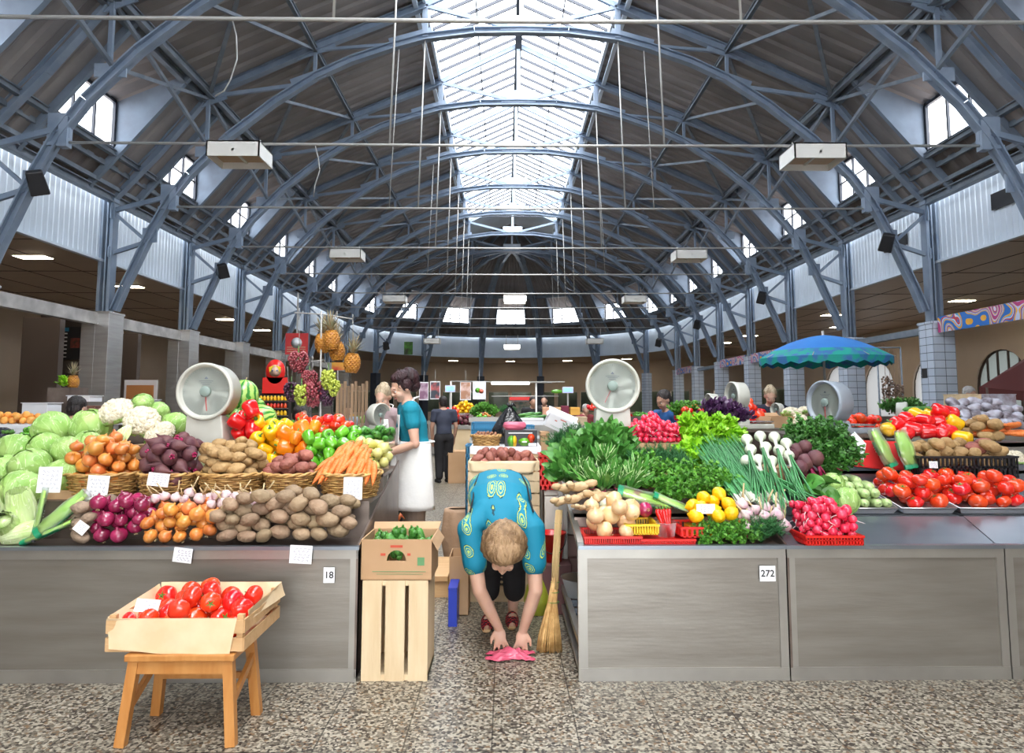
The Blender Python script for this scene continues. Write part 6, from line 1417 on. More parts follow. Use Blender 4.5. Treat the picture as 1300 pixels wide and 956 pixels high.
# red cloth bag, clear bags, peppers, black crate, potatoes, carrots
a = MB(); cloth(a, [atY(1085, 592, 4.9), atY(1165, 600, 4.9), atY(1150, 562, 5.0), atY(1090, 558, 5.0)], 16, 10, 0.012, 6, 3); o = a.build('red_sheet', mat('red_plastic_sheet', (0.66, 0.03, 0.03), 0.35), solid=0.004); tag(o, 'red plastic sheet hanging under the wrapped lettuces', 'sheet')
a = MB(); cloth(a, [atY(1073, 560, 4.92), atY(1097, 585, 4.86), atY(1100, 563, 4.9), atY(1085, 548, 4.95)], 8, 6, 0.006, 6, 3); o = a.build('white_sheet', m_paper, solid=0.002); tag(o, 'folded white paper sheet beside the dark celery heap', 'paper')
veg_bag(1120, 568, 4.85, 0.28, 0.10, (-0.35, 0.25, 1), 0.0, 'wrapped lettuce in a clear and emerald bag, the one nearer the white sheet')
veg_bag(1150, 570, 4.83, 0.27, 0.09, (-0.15, 0.25, 1), 0.0, 'wrapped lettuce in a clear and emerald bag, beside the black crate')
bcx0, bcx1 = X(1166, 4.78, 590), X(1288, 4.78, 590)
bz = Z(607, 4.75, 1220)
lattice_crate('black plastic lattice crate of mixed potatoes propped above the tomatoes', bcx0, bcx1, 4.75, 5.1, bz, bz + 0.15, m_black, None, 22, 2)
a = MB()
for x in (bcx0 + 0.1, bcx1 - 0.08): a.bx(x, x + 0.05, 4.9, 4.94, 0.86, bz)
a.bx(bcx0, bcx1, 4.85, 5.1, bz - 0.012, bz - 0.001); o = a.build('crate_support', m_crate2); tag(o, 'wooden prop board under the black potato crate', 'support')
pts = pile(rect(bcx0 + 0.06, bcx1 - 0.06, 4.8, 5.05), 38, 0.043, lambda x, y: bz + 0.05 + (y - 4.8) * 0.3, 0.05, seed=85)
for i, (x, y, z, q) in enumerate(pts): k = 'potato_r' if (i % 3 == 0 and x > bcx0 + 0.25) else 'potato_y'; spawn(k, (x, y, z), lay(), q / 0.046, 'reddish potato in the black lattice crate' if k == 'potato_r' else 'yellow-brown potato in the black lattice crate', 'reddish potatoes in the black crate' if k == 'potato_r' else 'yellow potatoes in the black crate')
# raised shelf with peppers
pz = Z(560, 5.35, 1180)
a = MB(); a.bx(X(1075, 5.3), X(1300, 5.3), 5.12, 5.75, pz - 0.03, pz); a.bx(X(1075, 5.3), X(1300, 5.3), 5.12, 5.14, pz - 0.08, pz); 
for p in (1090, 1285):
    for y in (5.46, 5.7): a.bx(X(p, 5.3), X(p, 5.3) + 0.04, y, y + 0.04, 0, pz - 0.03)
o = a.build('raised_shelf', m_ss2); tag(o, 'grey raised shelf carrying bell peppers and potatoes behind the black crate', 'shelf')
random.seed(86)
PPS = [(1193, 522, 5.5, 'pep_r'), (1165, 527, 5.55, 'pep_y'), (1184, 527, 5.55, 'pep_y'), (1140, 540, 5.4, 'pep_r'), (1160, 545, 5.3, 'pep_r'), (1178, 548, 5.28, 'pep_r'), (1195, 550, 5.25, 'pep_r'), (1212, 537, 5.4, 'pep_y'), (1222, 556, 5.22, 'pep_y'), (1152, 533, 5.45, 'pep_r'), (1128, 545, 5.4, 'pep_y'), (1175, 535, 5.42, 'pep_r'), (1190, 536, 5.42, 'pep_r'), (1203, 548, 5.3, 'pep_r'), (1205, 524, 5.52, 'pep_r'), (1150, 550, 5.28, 'pep_r')]
for px, py, y, k in PPS:
    lb = 'red bell pepper on the raised shelf behind the black crate' if k == 'pep_r' else 'yellow bell pepper on the raised shelf behind the black crate'
    spawn(k, atY(px, py, y), (rnd(-2, -1), rnd(-.6, .6), rnd(-1.5, 1.5)), 1.35, lb, 'red peppers on the raised shelf' if k == 'pep_r' else 'yellow peppers on the raised shelf')
pts = pile(rect(X(1232, 5.3, 555), X(1262, 5.3, 555), 5.18, 5.6), 20, 0.042, lambda x, y: pz + (y - 5.18) * 0.2, 0.1, seed=87); fill('potato_y', pts, 0.046, 'light brown potato on the raised shelf beside the carrots', 'potatoes on the raised shelf', rotf=lay)
random.seed(88)
for i in range(26):
    spawn('carrot', (X(1258, 5.2) + rnd(0.0, 0.28), 5.2 + rnd(0, 0.3), pz + 0.03 + rnd(0, 0.10)), aim((1, rnd(-.5, .5), rnd(-.2, .2))), 1.0, 'orange carrot in the jumble at the end of the raised shelf', 'carrots on the raised shelf')
spawn('cauliflower', atY(1289, 582, 4.95), (0.4, 0, 0), 0.62, 'leafy cauliflower beside the black crate at the picture edge')
# second scales and goods behind counter 272
m_bscale = mat('blue_grey_enamel', (0.27, 0.31, 0.36), 0.35, col2=(0.32, 0.36, 0.41), nscale=4)
dial_scale(1046, 511, 5.6, 0.36, -1.2, 'blue-grey dial scale turned sideways behind the celery heap', 0.0, zbase=1.30, em=m_bscale)
dial_scale(930, 503, 6.6, 0.28, -1.4, 'small cream dial scale seen from the side above the purple basil', 0.0, zbase=1.30)
dial_scale(900, 512, 7.6, 0.22, -1.4, 'smallest dial scale seen from the side left of the other one', 0.0, zbase=1.30)
for (px, y, z) in ((1046, 5.75, 1.30), (930, 6.75, 1.30), (900, 7.75, 1.30)):
    a = MB(); x = X(px, y, 500) ; a.bx(x - 0.45, x + 0.45, y - 0.3, y + 0.35, z - 0.03, z); a.bx(x - 0.4, x + 0.4, y - 0.2, y + 0.3, 0, z - 0.03); o = a.build('scale_stand', m_ssdk); tag(o, 'dark stand under the dial scale, %s' % {1046: 'behind the celery heap', 930: 'above the purple basil', 900: 'farthest back'}[px], 'stand')
# ------------------------------------------------------------------ people
m_skin = mat('skin', (0.62, 0.36, 0.26), 0.5, col2=(0.68, 0.42, 0.31), nscale=7, sss=0.15)
m_skin2 = mat('tanned_skin', (0.45, 0.25, 0.17), 0.5)
def cloth_mat(n, c, c2=None): return mat(n, c, 0.8, col2=c2 or tuple(k * 0.85 for k in c), nscale=5, bump=0.25, bscale=14)
m_teal = cloth_mat('teal_cotton', (0.0, 0.22, 0.31)); m_apron = cloth_mat('white_apron_cotton', (0.80, 0.78, 0.75), (0.74, 0.72, 0.70))
m_trous = cloth_mat('taupe_trousers', (0.32, 0.24, 0.19)); m_blk = cloth_mat('black_cloth', (0.012, 0.011, 0.013))
def hair_mat(n, a, b): return mat(n, a, 0.5, col2=b, nscale=16, stretch=(1.5, 1.5, 0.5), bump=0.9, bscale=45)
m_hdark = hair_mat('dark_auburn_hair', (0.014, 0.004, 0.006), (0.045, 0.011, 0.015)); m_hblond = hair_mat('dark_blond_hair', (0.16, 0.085, 0.035), (0.40, 0.25, 0.13))
m_hgrey = hair_mat('ash_blond_hair', (0.30, 0.22, 0.13), (0.55, 0.44, 0.30)); m_hblack = hair_mat('black_hair', (0.008, 0.006, 0.006), (0.03, 0.02, 0.018)); m_hwhite = hair_mat('grey_hair', (0.35, 0.33, 0.31), (0.5, 0.48, 0.46))
def motif_mat():
    m = bpy.data.materials.new('teal_motif_print'); m.use_nodes = True; nt = m.node_tree; N = nt.nodes; L = nt.links; b = N['Principled BSDF']
    tc = N.new('ShaderNodeTexCoord'); sx = N.new('ShaderNodeSeparateXYZ'); L.new(tc.outputs['Object'], sx.inputs[0]); sb = N.new('ShaderNodeMath'); sb.operation = 'SUBTRACT'; L.new(sx.outputs['Y'], sb.inputs[0]); L.new(sx.outputs['Z'], sb.inputs[1]); mp = N.new('ShaderNodeCombineXYZ'); L.new(sx.outputs['X'], mp.inputs[0]); L.new(sb.outputs[0], mp.inputs[1])
    v = N.new('ShaderNodeTexVoronoi'); v.voronoi_dimensions = '2D'; v.inputs['Scale'].default_value = 8.5; v.inputs['Randomness'].default_value = 0.6; L.new(mp.outputs[0], v.inputs['Vector'])
    w = N.new('ShaderNodeTexNoise'); w.inputs['Scale'].default_value = 60; L.new(tc.outputs['Object'], w.inputs['Vector'])
    ad = N.new('ShaderNodeMath'); ad.operation = 'MULTIPLY_ADD'; L.new(w.outputs['Fac'], ad.inputs[0]); ad.inputs[1].default_value = 0.10; L.new(v.outputs['Distance'], ad.inputs[2])
    r = N.new('ShaderNodeValToRGB'); r.color_ramp.interpolation = 'CONSTANT'; e = r.color_ramp.elements; T = (0.0, 0.19, 0.30, 1); Y = (0.40, 0.55, 0.12, 1); K = (0.005, 0.05, 0.07, 1)
    e[0].position = 0; e[0].color = Y; e[1].position = 0.12; e[1].color = T
    for p, c in ((0.17, Y), (0.21, T), (0.275, Y), (0.31, K), (0.335, T)): q = e.new(p); q.color = c
    L.new(ad.outputs[0], r.inputs[0]); L.new(r.outputs[0], b.inputs['Base Color']); b.inputs['Roughness'].default_value = 0.75; return m
m_motif = motif_mat()
def plaid():
    m = bpy.data.materials.new('red_plaid'); m.use_nodes = True; nt = m.node_tree; N = nt.nodes; L = nt.links; b = N['Principled BSDF']
    tc = N.new('ShaderNodeTexCoord'); c = N.new('ShaderNodeTexChecker'); c.inputs['Scale'].default_value = 55; c.inputs['Color1'].default_value = (0.5, 0.02, 0.03, 1); c.inputs['Color2'].default_value = (0.01, 0.012, 0.02, 1)
    L.new(tc.outputs['Object'], c.inputs['Vector']); L.new(c.outputs['Color'], b.inputs['Base Color']); b.inputs['Roughness'].default_value = 0.8; return m
m_plaid = plaid()
def remesh(o, vox, sm=3):
    r = o.modifiers.new('r', 'REMESH'); r.mode = 'VOXEL'; r.voxel_size = vox; r.use_smooth_shade = True
    s = o.modifiers.new('s', 'SMOOTH'); s.iterations = sm; s.factor = 0.5; return o
def limb(mb, pts, rs, n=14): 
    mb.tube(pts, rs, n)
    for p, r in zip(pts, rs):
        q = max(r) if isinstance(r, (tuple, list)) else r
        if not isinstance(r, (tuple, list)): mb.sphere(p, q * 0.99, 12, 8)
def hand(mb, wrist, d, nrm, side, curl=0.35, spread=0.22, s=1.0):
    """palm and five fingers; d from wrist to fingers, nrm out of the back of the hand, side +1/-1 puts the thumb"""
    d = Vector(d).normalized(); nrm = Vector(nrm); nrm = (nrm - d * nrm.dot(d)).normalized(); t = d.cross(nrm) * side; w = Vector(wrist)
    pc = w + d * 0.045 * s
    M = Matrix((t, d, nrm)).transposed().to_4x4(); mb.sphere(pc, (0.041 * s, 0.055 * s, 0.017 * s), 14, 10, M=M)
    for i, (off, L0) in enumerate(((0.029, 0.070), (0.010, 0.079), (-0.010, 0.074), (-0.028, 0.058))):
        a = off / 0.029 * spread; e = (d * math.cos(a) + t * math.sin(a)); p0 = pc + d * 0.028 * s + t * off * s; p1 = p0 + (e * math.cos(curl * .4) - nrm * math.sin(curl * .4)) * L0 * .5 * s
        p2 = p1 + (e * math.cos(curl * 1.3) - nrm * math.sin(curl * 1.3)) * L0 * .3 * s; p3 = p2 + (e * math.cos(curl * 2) - nrm * math.sin(curl * 2)) * L0 * .22 * s
        limb(mb, [p0, p1, p2, p3], [0.0098 * s, 0.0090 * s, 0.0082 * s, 0.0072 * s], 10)
    p0 = pc - d * 0.02 * s + t * 0.03 * s; e = (d * 0.75 + t * 0.65 - nrm * 0.15).normalized(); p1 = p0 + e * 0.036 * s; p2 = p1 + (d * 0.95 + t * 0.2 - nrm * .2).normalized() * 0.03 * s
    limb(mb, [p0, p1, p2], [0.0125 * s, 0.0105 * s, 0.0085 * s], 10)
def head_into(mb, c, M, s=1.0, fem=True):
    """head facing local -Y; M a rotation"""
    P = lambda x, y, z: Vector(c) + M.to_3x3() @ Vector((x * s, y * s, z * s))
    def sp(x, y, z, r): mb.sphere(P(x, y, z), tuple(k * s for k in r), 18, 12, M=M.to_3x3().to_4x4())
    sp(0, 0.012, 0.03, (0.074, 0.093, 0.088)); sp(0, -0.028, -0.035, (0.057, 0.060, 0.072)); sp(0, -0.055, -0.082, (0.027, 0.026, 0.022))
    sp(0, -0.075, 0.018, (0.045, 0.02, 0.03)); sp(0, -0.096, -0.018, (0.0115, 0.018, 0.017)); sp(0, -0.088, 0.008, (0.009, 0.016, 0.026))
    for k in (-1, 1): sp(0.036 * k, -0.060, -0.030, (0.024, 0.028, 0.026)); sp(0.076 * k, 0.012, -0.005, (0.009, 0.018, 0.03)); sp(0.012 * k, -0.093, -0.024, (0.009, 0.010, 0.008))
    sp(0, -0.080, -0.055, (0.022, 0.012, 0.010))
def face_parts(root, c, M, s=1.0, brow=None, lip=True):
    P = lambda x, y, z: Vector(c) + M.to_3x3() @ Vector((x * s, y * s, z * s)); R3 = M.to_3x3().to_4x4()
    a = MB()
    for k in (-1, 1): a.sphere(P(0.029 * k, -0.077, 0.004), (0.0135 * s, 0.011 * s, 0.0085 * s), 12, 8, M=R3)
    a.build('eye', mat('eye_white', (0.75, 0.72, 0.7), 0.3), root); a = MB()
    for k in (-1, 1): a.sphere(P(0.029 * k, -0.0845, 0.002), (0.0058 * s, 0.005 * s, 0.0058 * s), 10, 8, M=R3)
    a.build('iris', mat('brown_iris', (0.05, 0.03, 0.02), 0.2), root); a = MB()
    for k in (-1, 1): a.tube([P(0.014 * k, -0.089, 0.024), P(0.03 * k, -0.086, 0.031), P(0.046 * k, -0.073, 0.026)], 0.0032 * s, 6); a.tube([P(0.016 * k, -0.087, 0.010), P(0.03 * k, -0.087, 0.0135), P(0.044 * k, -0.078, 0.009)], 0.0022 * s, 6)
    a.build('eyebrow', brow or m_hblack, root); a = MB()
    a.tube([P(-0.024, -0.082, -0.056), P(-0.01, -0.0925, -0.0515), P(0, -0.093, -0.053), P(0.01, -0.0925, -0.0515), P(0.024, -0.082, -0.056)], [0.001, 0.0045 * s, 0.004 * s, 0.0045 * s, 0.001], 7)
    a.tube([P(-0.022, -0.082, -0.058), P(0, -0.0925, -0.0625), P(0.022, -0.082, -0.058)], [0.001, 0.0048 * s, 0.001], 7)
    a.build('lips', mat('lips', (0.48, 0.14, 0.12), 0.4), root)
def hair_cap(c, M, hm, root, style='short', s=1.0, seed=1, strands=0):
    R3 = M.to_3x3().to_4x4(); P = lambda x, y, z: Vector(c) + M.to_3x3() @ Vector((x * s, y * s, z * s)); a = MB()
    def fn(p): return 1 + 0.05 * n3(p, 3, seed) + 0.035 * math.sin(22 * math.atan2(p[0], p[1]) + 5 * p[2])
    def sp(x, y, z, r, f=fn, nu=40, nv=22): a.sphere(P(x, y, z), tuple(k * s for k in r), nu, nv, M=R3, fn=f)
    sp(0, 0.03, 0.05, (0.083, 0.093, 0.083))
    if style in ('short', 'man'): sp(0, 0.055, 0.005, (0.076, 0.06, 0.085))
    if style == 'bob': sp(0, 0.035, 0.01, (0.098, 0.088, 0.115)); sp(0, -0.01, 0.075, (0.075, 0.07, 0.05))
    if style == 'updo':
        sp(0, 0.10, 0.06, (0.09, 0.085, 0.09)); sp(0, 0.03, 0.095, (0.088, 0.09, 0.06)); sp(0, 0.11, -0.01, (0.065, 0.06, 0.065)); sp(0.05, 0.03, 0.03, (0.045, 0.06, 0.06)); sp(-0.05, 0.03, 0.03, (0.045, 0.06, 0.06))
    if style == 'bun': sp(0, 0.07, 0.10, (0.05, 0.05, 0.04)); sp(0, 0.055, 0.005, (0.076, 0.06, 0.07))
    if strands:
        random.seed(seed)
        for i in range(strands):
            u = rnd(0, 6.28); v = rnd(0.1, 1.6) ; d = Vector((math.sin(v) * math.cos(u), math.sin(v) * math.sin(u) * 0.95 + 0.25, math.cos(v))).normalized()
            p = P(d.x * 0.088, d.y * 0.098 + 0.03, d.z * 0.092 + 0.04); q = P(d.x * 0.115 + rnd(-.02, .02), d.y * 0.125 + 0.03 + rnd(0, .03), d.z * 0.118 + 0.04 + rnd(-.03, .02)); r_ = q + Vector((rnd(-.015, .015), rnd(-.015, .015), rnd(-.03, .01)))
            a.tube([p, (p + q) / 2 + Vector((rnd(-.006, .006),) * 3), q, r_], [0.004, 0.0035, 0.002, 0.0006], 4)
    return a.build('hair', hm, root)

# ---- woman bending down in the aisle
wb = thing('person', 'person in a teal patterned blouse and black trousers bending over a pink bag', 'person', (-0.37, 4.95, 0))
O = Vector((-0.37, 4.95, 0)); V_ = lambda x, y, z: Vector((x, y, z)) - O
EL, ER = atY(609, 750, 4.36), atY(680, 750, 4.36); WL, WR = atY(633, 797, 4.42), atY(664, 800, 4.42)
SL, SR = V_(-0.565, 4.40, 0.74), V_(-0.165, 4.40, 0.74)
hc = V_(-0.35, 4.13, 0.665); HM = Matrix.Rotation(0.08, 4, 'Y') @ Matrix.Rotation(-1.15 + 2.3, 4, 'X')
HM = Matrix.Rotation(0.06, 4, 'Y') @ Matrix.Rotation(1.02, 4, 'X')
b = MB()
b.tube([V_(-.37, 5.13, .78), V_(-.37, 5.08, .86), V_(-.37, 4.88, .92), V_(-.365, 4.62, .88), V_(-.36, 4.45, .79), V_(-.355, 4.36, .74)], [(0.15, 0.09), (0.165, 0.09), (0.15, 0.085), (0.16, 0.08), (0.12, 0.07), (0.06, 0.06)], 18)
limb(b, [V_(-.36, 4.44, .78), V_(-.352, 4.30, .72), hc + Vector((0, .03, .01))], [0.07, 0.055, 0.055])
for S_, E_, W_, sd in ((SL, EL - O, WL - O, 1), (SR, ER - O, WR - O, -1)):
    limb(b, [V_(-.36 - .12 * sd, 4.47, .79), S_, (S_ * .5 + E_ * .5), E_, E_ * .55 + W_ * .45, W_], [0.075, 0.062, 0.052, 0.044, 0.041, 0.028])
    hand(b, W_, Vector((0.12 * sd, -0.16, -0.75)), Vector((0, -1, 0.35)), -sd if False else sd, 0.35, 0.32, 1.0)
for hx, kx, fx, fy in ((-.46, -.455, -.455, 4.93), (-.28, -.275, -.285, 4.985)):
    limb(b, [V_(hx, 5.1, .82), V_(hx, 4.98, .62), V_(kx, 4.86, .44), V_(kx, 4.93, .28), V_(fx, fy + .03, .10), V_(fx, fy + .02, .06)], [0.095, 0.082, 0.062, 0.055, 0.036, 0.036])
    limb(b, [V_(fx, fy + .05, .045), V_(fx - .005, fy - .06, .045), V_(fx - .01, fy - .13, .032)], [0.036, 0.037, 0.026])
head_into(b, hc, HM, 1.08)
remesh(b.build('body', m_skin, wb), 0.0055, 3)
b = MB()
b.tube([V_(-.38, 5.20, .78), V_(-.38, 5.13, .90), V_(-.38, 4.88, .955), V_(-.375, 4.64, .915), V_(-.365, 4.46, .82), V_(-.357, 4.35, .75)], [(0.20, 0.13), (0.225, 0.14), (0.22, 0.13), (0.215, 0.12), (0.175, 0.10), (0.08, 0.075)], 22)
for S_, E_, sd in ((SL, EL - O, 1), (SR, ER - O, -1)):
    limb(b, [V_(-.36 - .10 * sd, 4.50, .83), S_ + Vector((0, 0.01, .01)), S_ * .45 + E_ * .55], [0.105, 0.082, 0.078])
remesh(b.build('blouse', m_motif, wb), 0.009, 4)
b = MB()
for sd in (-1, 1):
    b.tube([V_(-.362 - 0.20 * sd, 4.40, .86), V_(-.365 - 0.185 * sd, 4.52, .925), V_(-.37 - 0.175 * sd, 4.68, 1.0), V_(-.375 - .15 * sd, 4.86, 1.045), V_(-.38 - .08 * sd, 5.0, 1.062), V_(-.38, 5.02, 1.065)], 0.005, 6)
b.build('black_piping', m_blk, wb)
b = MB()
for hx, kx, fx, fy in ((-.46, -.455, -.455, 4.93), (-.28, -.275, -.285, 4.985)):
    limb(b, [V_(hx, 5.13, .84), V_(hx, 4.99, .62), V_(kx, 4.86, .44), V_(kx, 4.92, .32), V_(kx, 4.94, .235)], [0.12, 0.105, 0.082, 0.08, 0.078])
b.tube([V_(-.37, 5.16, .72), V_(-.37, 5.14, .80), V_(-.37, 5.1, .9)], [(0.17, 0.12), (0.185, 0.13), (0.17, 0.12)], 16)
remesh(b.build('trousers', m_blk, wb), 0.01, 3)
for fx, fy in ((-.455, 4.93), (-.285, 4.985)):
    a = MB(); a.tube([V_(fx, fy + .085, .012), V_(fx, fy, .012), V_(fx - .008, fy - .10, .012), V_(fx - .012, fy - .165, .012)], [(0.034, 0.010), (0.036, 0.010), (0.044, 0.010), (0.024, 0.010)], 12); sl = a.build('slipper', m_crate2, wb)
    a = MB(); a.grid(lambda u, v: tuple(V_(fx - 0.006 + 0.047 * math.cos(PI * u) * (1 - 0.45 * v * v), fy - 0.02 - 0.145 * v, 0.018 + (0.068 - 0.032 * v) * math.sin(PI * u))), 12, 6); a.build('slipper_upper', m_plaid, sl, solid=0.003)
h = hair_cap(hc, HM, m_hblond, wb, 'bob', 1.42, 4, 0)
# pink bag under her hands
a = MB(); pk = atZ(648, 832, 0.02)
a.grid(lambda u, v: (0.16 * (u - .5) * 1.6 * (1 + .2 * math.sin(9 * v)), 0.13 * (v - .5) * (1 + .2 * math.sin(8 * u)), 0.002 + 0.045 * math.sin(PI * u) * math.sin(PI * v) + 0.016 * abs(n3((u * 3, v * 3, 0), 2.2, 5)) + 0.01 * math.sin(20 * u + 9 * v) * math.sin(PI * u) * math.sin(PI * v)), 36, 26)
o = a.build('pink_bag', mat('pink_film', (0.80, 0.13, 0.22), 0.25, trans=0.15), solid=0.001); o.location = (pk.x, pk.y + 0.02, 0.004); tag(o, 'crumpled pink plastic bag on the floor under the bending person\'s hands', 'bag')

# ---- generic standing figure facing -Y
def figure(label, x, y, z0, rz, h, top, bottom, hairm, style='short', pose='down', headpitch=0.0, headyaw=0.0, fem=True, skin=None, vox=0.012, apron=None, extra=None, sleeve=0.5, strands=0, seed=1):
    s = h / 1.65; r = thing('person', label, 'person', (x, y, z0), rz); skin = skin or m_skin
    P = lambda a, b_, c: Vector((a * s, b_ * s, c * s)); b = MB()
    sw = 0.165 if fem else 0.19; hw_ = 0.165 if fem else 0.15
    lean = -0.06 if pose != 'back' else 0
    b.tube([P(0, 0.02, .80), P(0, 0.02, .93), P(0, 0.0, 1.05), P(0, lean * .5, 1.22), P(0, lean * .8, 1.34), P(0, lean, 1.42)], [(hw_ * s, .115 * s), (hw_ * s, .115 * s), (.135 * s, .10 * s), (.155 * s, .115 * s), (.14 * s, .085 * s), (.06 * s, .055 * s)], 18)
    hcn = P(0, lean - 0.045 - .03 * math.sin(headpitch), 1.53 - 0.01 * headpitch); HMx = Matrix.Rotation(headyaw, 4, 'Z') @ Matrix.Rotation(headpitch, 4, 'X')
    limb(b, [P(0, lean + .005, 1.36), P(0, lean - 0.01, 1.43), hcn + Vector((0, .02, -.03)) * s], [.06 * s, .05 * s, .05 * s])
    if pose == 'work': arms = [((-sw, lean, 1.34), (-sw - .04, lean + .02, 1.06), (-sw + .03, lean - .22, .99)), ((sw, lean, 1.34), (sw + .05, lean + .03, 1.06), (sw - .04, lean - .20, .97))]
    elif pose == 'down': arms = [((-sw, 0, 1.34), (-sw - .05, .02, 1.06), (-sw - .03, -.05, .82)), ((sw, 0, 1.34), (sw + .05, .02, 1.06), (sw + .03, -.05, .82))]
    else: arms = [((-sw, 0, 1.34), (-sw - .05, -.02, 1.06), (-sw + .02, -.22, 1.0)), ((sw, 0, 1.34), (sw + .05, -.02, 1.06), (sw - .02, -.22, 1.0))]
    for (S_, E_, W_), sd in zip(arms, (1, -1)):
        S_, E_, W_ = P(*S_), P(*E_), P(*W_)
        limb(b, [P(-.08 * sd, lean * .8, 1.35), S_, S_ * .5 + E_ * .5, E_, E_ * .5 + W_ * .5, W_], [.07 * s, .062 * s, .05 * s, .042 * s, .038 * s, .026 * s])
        hand(b, W_, (W_ - E_).normalized() + Vector((0, 0, -.2)), Vector((-0.5 * sd, -0.4, .8)), -sd, 0.4, 0.18, s)
    for k in (-1, 1): limb(b, [P(.085 * k, .02, .84), P(.09 * k, .0, .62), P(.09 * k, -.005, .46), P(.09 * k, .02, .28), P(.09 * k, .03, .08)], [.10 * s, .08 * s, .058 * s, .053 * s, .035 * s]); limb(b, [P(.09 * k, .04, .04), P(.095 * k, -.07, .04), P(.1 * k, -.14, .03)], [.036 * s, .038 * s, .028 * s])
    head_into(b, hcn, HMx, s); remesh(b.build('body', skin, r), vox, 3)
    b = MB(); e = 0.014
    b.tube([P(0, 0.02, .92), P(0, 0.015, 1.0), P(0, 0.0, 1.08), P(0, lean * .5, 1.22), P(0, lean * .8, 1.34), P(0, lean * .95, 1.395)], [((hw_ + e) * s, .13 * s), ((hw_ + e - .01) * s, .125 * s), (.150 * s, .118 * s), (.172 * s, .135 * s), (.155 * s, .10 * s), (.085 * s, .07 * s)], 20)
    for (S_, E_, W_), sd in zip(arms, (1, -1)):
        S_, E_ = P(*S_), P(*E_); limb(b, [P(-.08 * sd, lean * .8, 1.34), S_, S_ * (1 - sleeve) + E_ * sleeve], [.085 * s, .078 * s, .068 * s])
    remesh(b.build('shirt', top, r), vox, 3)
    b = MB()
    for k in (-1, 1): limb(b, [P(.085 * k, .02, .86), P(.09 * k, 0, .62), P(.09 * k, 0, .40), P(.09 * k, .03, .12)], [.118 * s, .10 * s, .085 * s, .075 * s])
    b.tube([P(0, .02, .80), P(0, .02, .88), P(0, .02, .96)], [(hw_ * s, .12 * s), ((hw_ + .01) * s, .128 * s), (hw_ * s, .12 * s)], 16)
    remesh(b.build('trousers', bottom, r), vox, 3)
    b = MB()
    for k in (-1, 1): b.tube([P(.09 * k, .09, .03), P(.09 * k, 0, .035), P(.1 * k, -.12, .03), P(.1 * k, -.18, .025)], [.03 * s, .045 * s, .045 * s, .02 * s], 12)
    b.build('shoes', m_blk, r)
    if apron:
        b = MB()
        b.grid(lambda u, v: tuple(P((.192 + .045 * (1 - v)) * math.sin((u - .5) * 4.6) , .015 - (.155 + .05 * (1 - v)) * math.cos((u - .5) * 4.6) + 0.004 * math.sin(26 * u + 3 * v) * (1 - v), .50 + .57 * v)), 40, 14)
        b.grid(lambda u, v: tuple(P(.12 * (2 * u - 1) * (1 - .35 * v), -.155 - .008 * math.cos((u - .5) * 3) + lean * .3 * v + .03 * v, 1.04 + .26 * v)), 12, 8)
        b.build('apron', apron, r, solid=0.004)
        b = MB(); b.tube([P(-.078, -.115, 1.29), P(-.075, -.085, 1.37), P(-.062, -.01, 1.445), P(0, .035, 1.455), P(.062, -.01, 1.445), P(.075, -.085, 1.37), P(.078, -.115, 1.29)], .007 * s, 6)
        b.tube([P(.190 * math.cos(a_ * PI / 8), .02 + .150 * math.sin(a_ * PI / 8), 1.065) for a_ in range(16)], .009 * s, 6, closed=True); b.build('apron_strap', apron, r)
    if vox < 0.02: face_parts(r, hcn, HMx, s, hairm)
    hair_cap(hcn, HMx, hairm, r, style, s * 1.02, seed, strands); return r
BX = X(526, 5.9, 560)
pb = figure('person with dark auburn hair, teal T-shirt and white apron looking down behind the counter', BX, 5.92, 0.17, math.radians(-74), 1.62, m_teal, m_trous, m_hdark, 'updo', 'work', 0.42, 0.25, True, None, 0.006, m_apron, strands=60, seed=3, sleeve=0.42)
a = MB(); a.bx(BX - 0.4, BX + 0.32, 5.6, 6.3, 0.13, 0.168)
for q in range(3): a.bx(BX - 0.4, BX + 0.32, 5.62 + q * 0.3, 5.68 + q * 0.3, 0, 0.13)
o = a.build('wooden_pallet', m_crate2); tag(o, 'low wooden duckboard the apron-wearing seller stands on', 'pallet')
figure('person with ash-blond hair tied up, patterned blouse and white apron, behind the auburn-haired seller', X(492, 7.1), 7.1, 0.12, math.radians(-20), 1.60, cloth_mat('mauve_blouse', (0.36, 0.26, 0.27)), m_blk, m_hgrey, 'bun', 'work', 0.5, 0.1, True, None, 0.010, m_apron, seed=5)
figure('person with short black hair and beige top, seen from behind beyond the cabbages', X(84, 6.9), 6.9, -0.0, math.radians(172), 1.60, cloth_mat('beige_top', (0.62, 0.48, 0.40)), m_blk, m_hblack, 'man', 'down', 0.2, 0, False, None, 0.012)
figure('person with dark hair in a plain blue T-shirt looking down behind the radishes', X(853, 9.0), 9.0, 0.0, math.radians(-60), 1.70, cloth_mat('blue_tee', (0.02, 0.10, 0.30)), m_blk, m_hblack, 'man', 'work', 0.45, 0, False, m_skin2, 0.012)
figure('person with blond hair and a navy V-neck top beside the tiled pillars', X(980, 9.6), 9.6, 0.1, math.radians(-15), 1.66, cloth_mat('navy_top', (0.012, 0.015, 0.035)), m_blk, m_hgrey, 'bun', 'work', 0.5, 0, True, None, 0.012)
figure('person with grey hair in dark clothes standing by the dark red awning', X(1228, 12.0), 12.0, 0.1, math.radians(30), 1.72, cloth_mat('charcoal_top', (0.03, 0.03, 0.035)), m_blk, m_hwhite, 'man', 'down', 0.3, 0, False, m_skin2, 0.02)
figure('person in a navy shirt seen from behind at the far stall with the posters', X(563, 13.5), 13.5, 0.0, math.radians(200), 1.66, cloth_mat('navy_shirt', (0.03, 0.035, 0.06)), m_blk, m_hblack, 'man', 'down', 0.1, 0, False, m_skin2, 0.02)
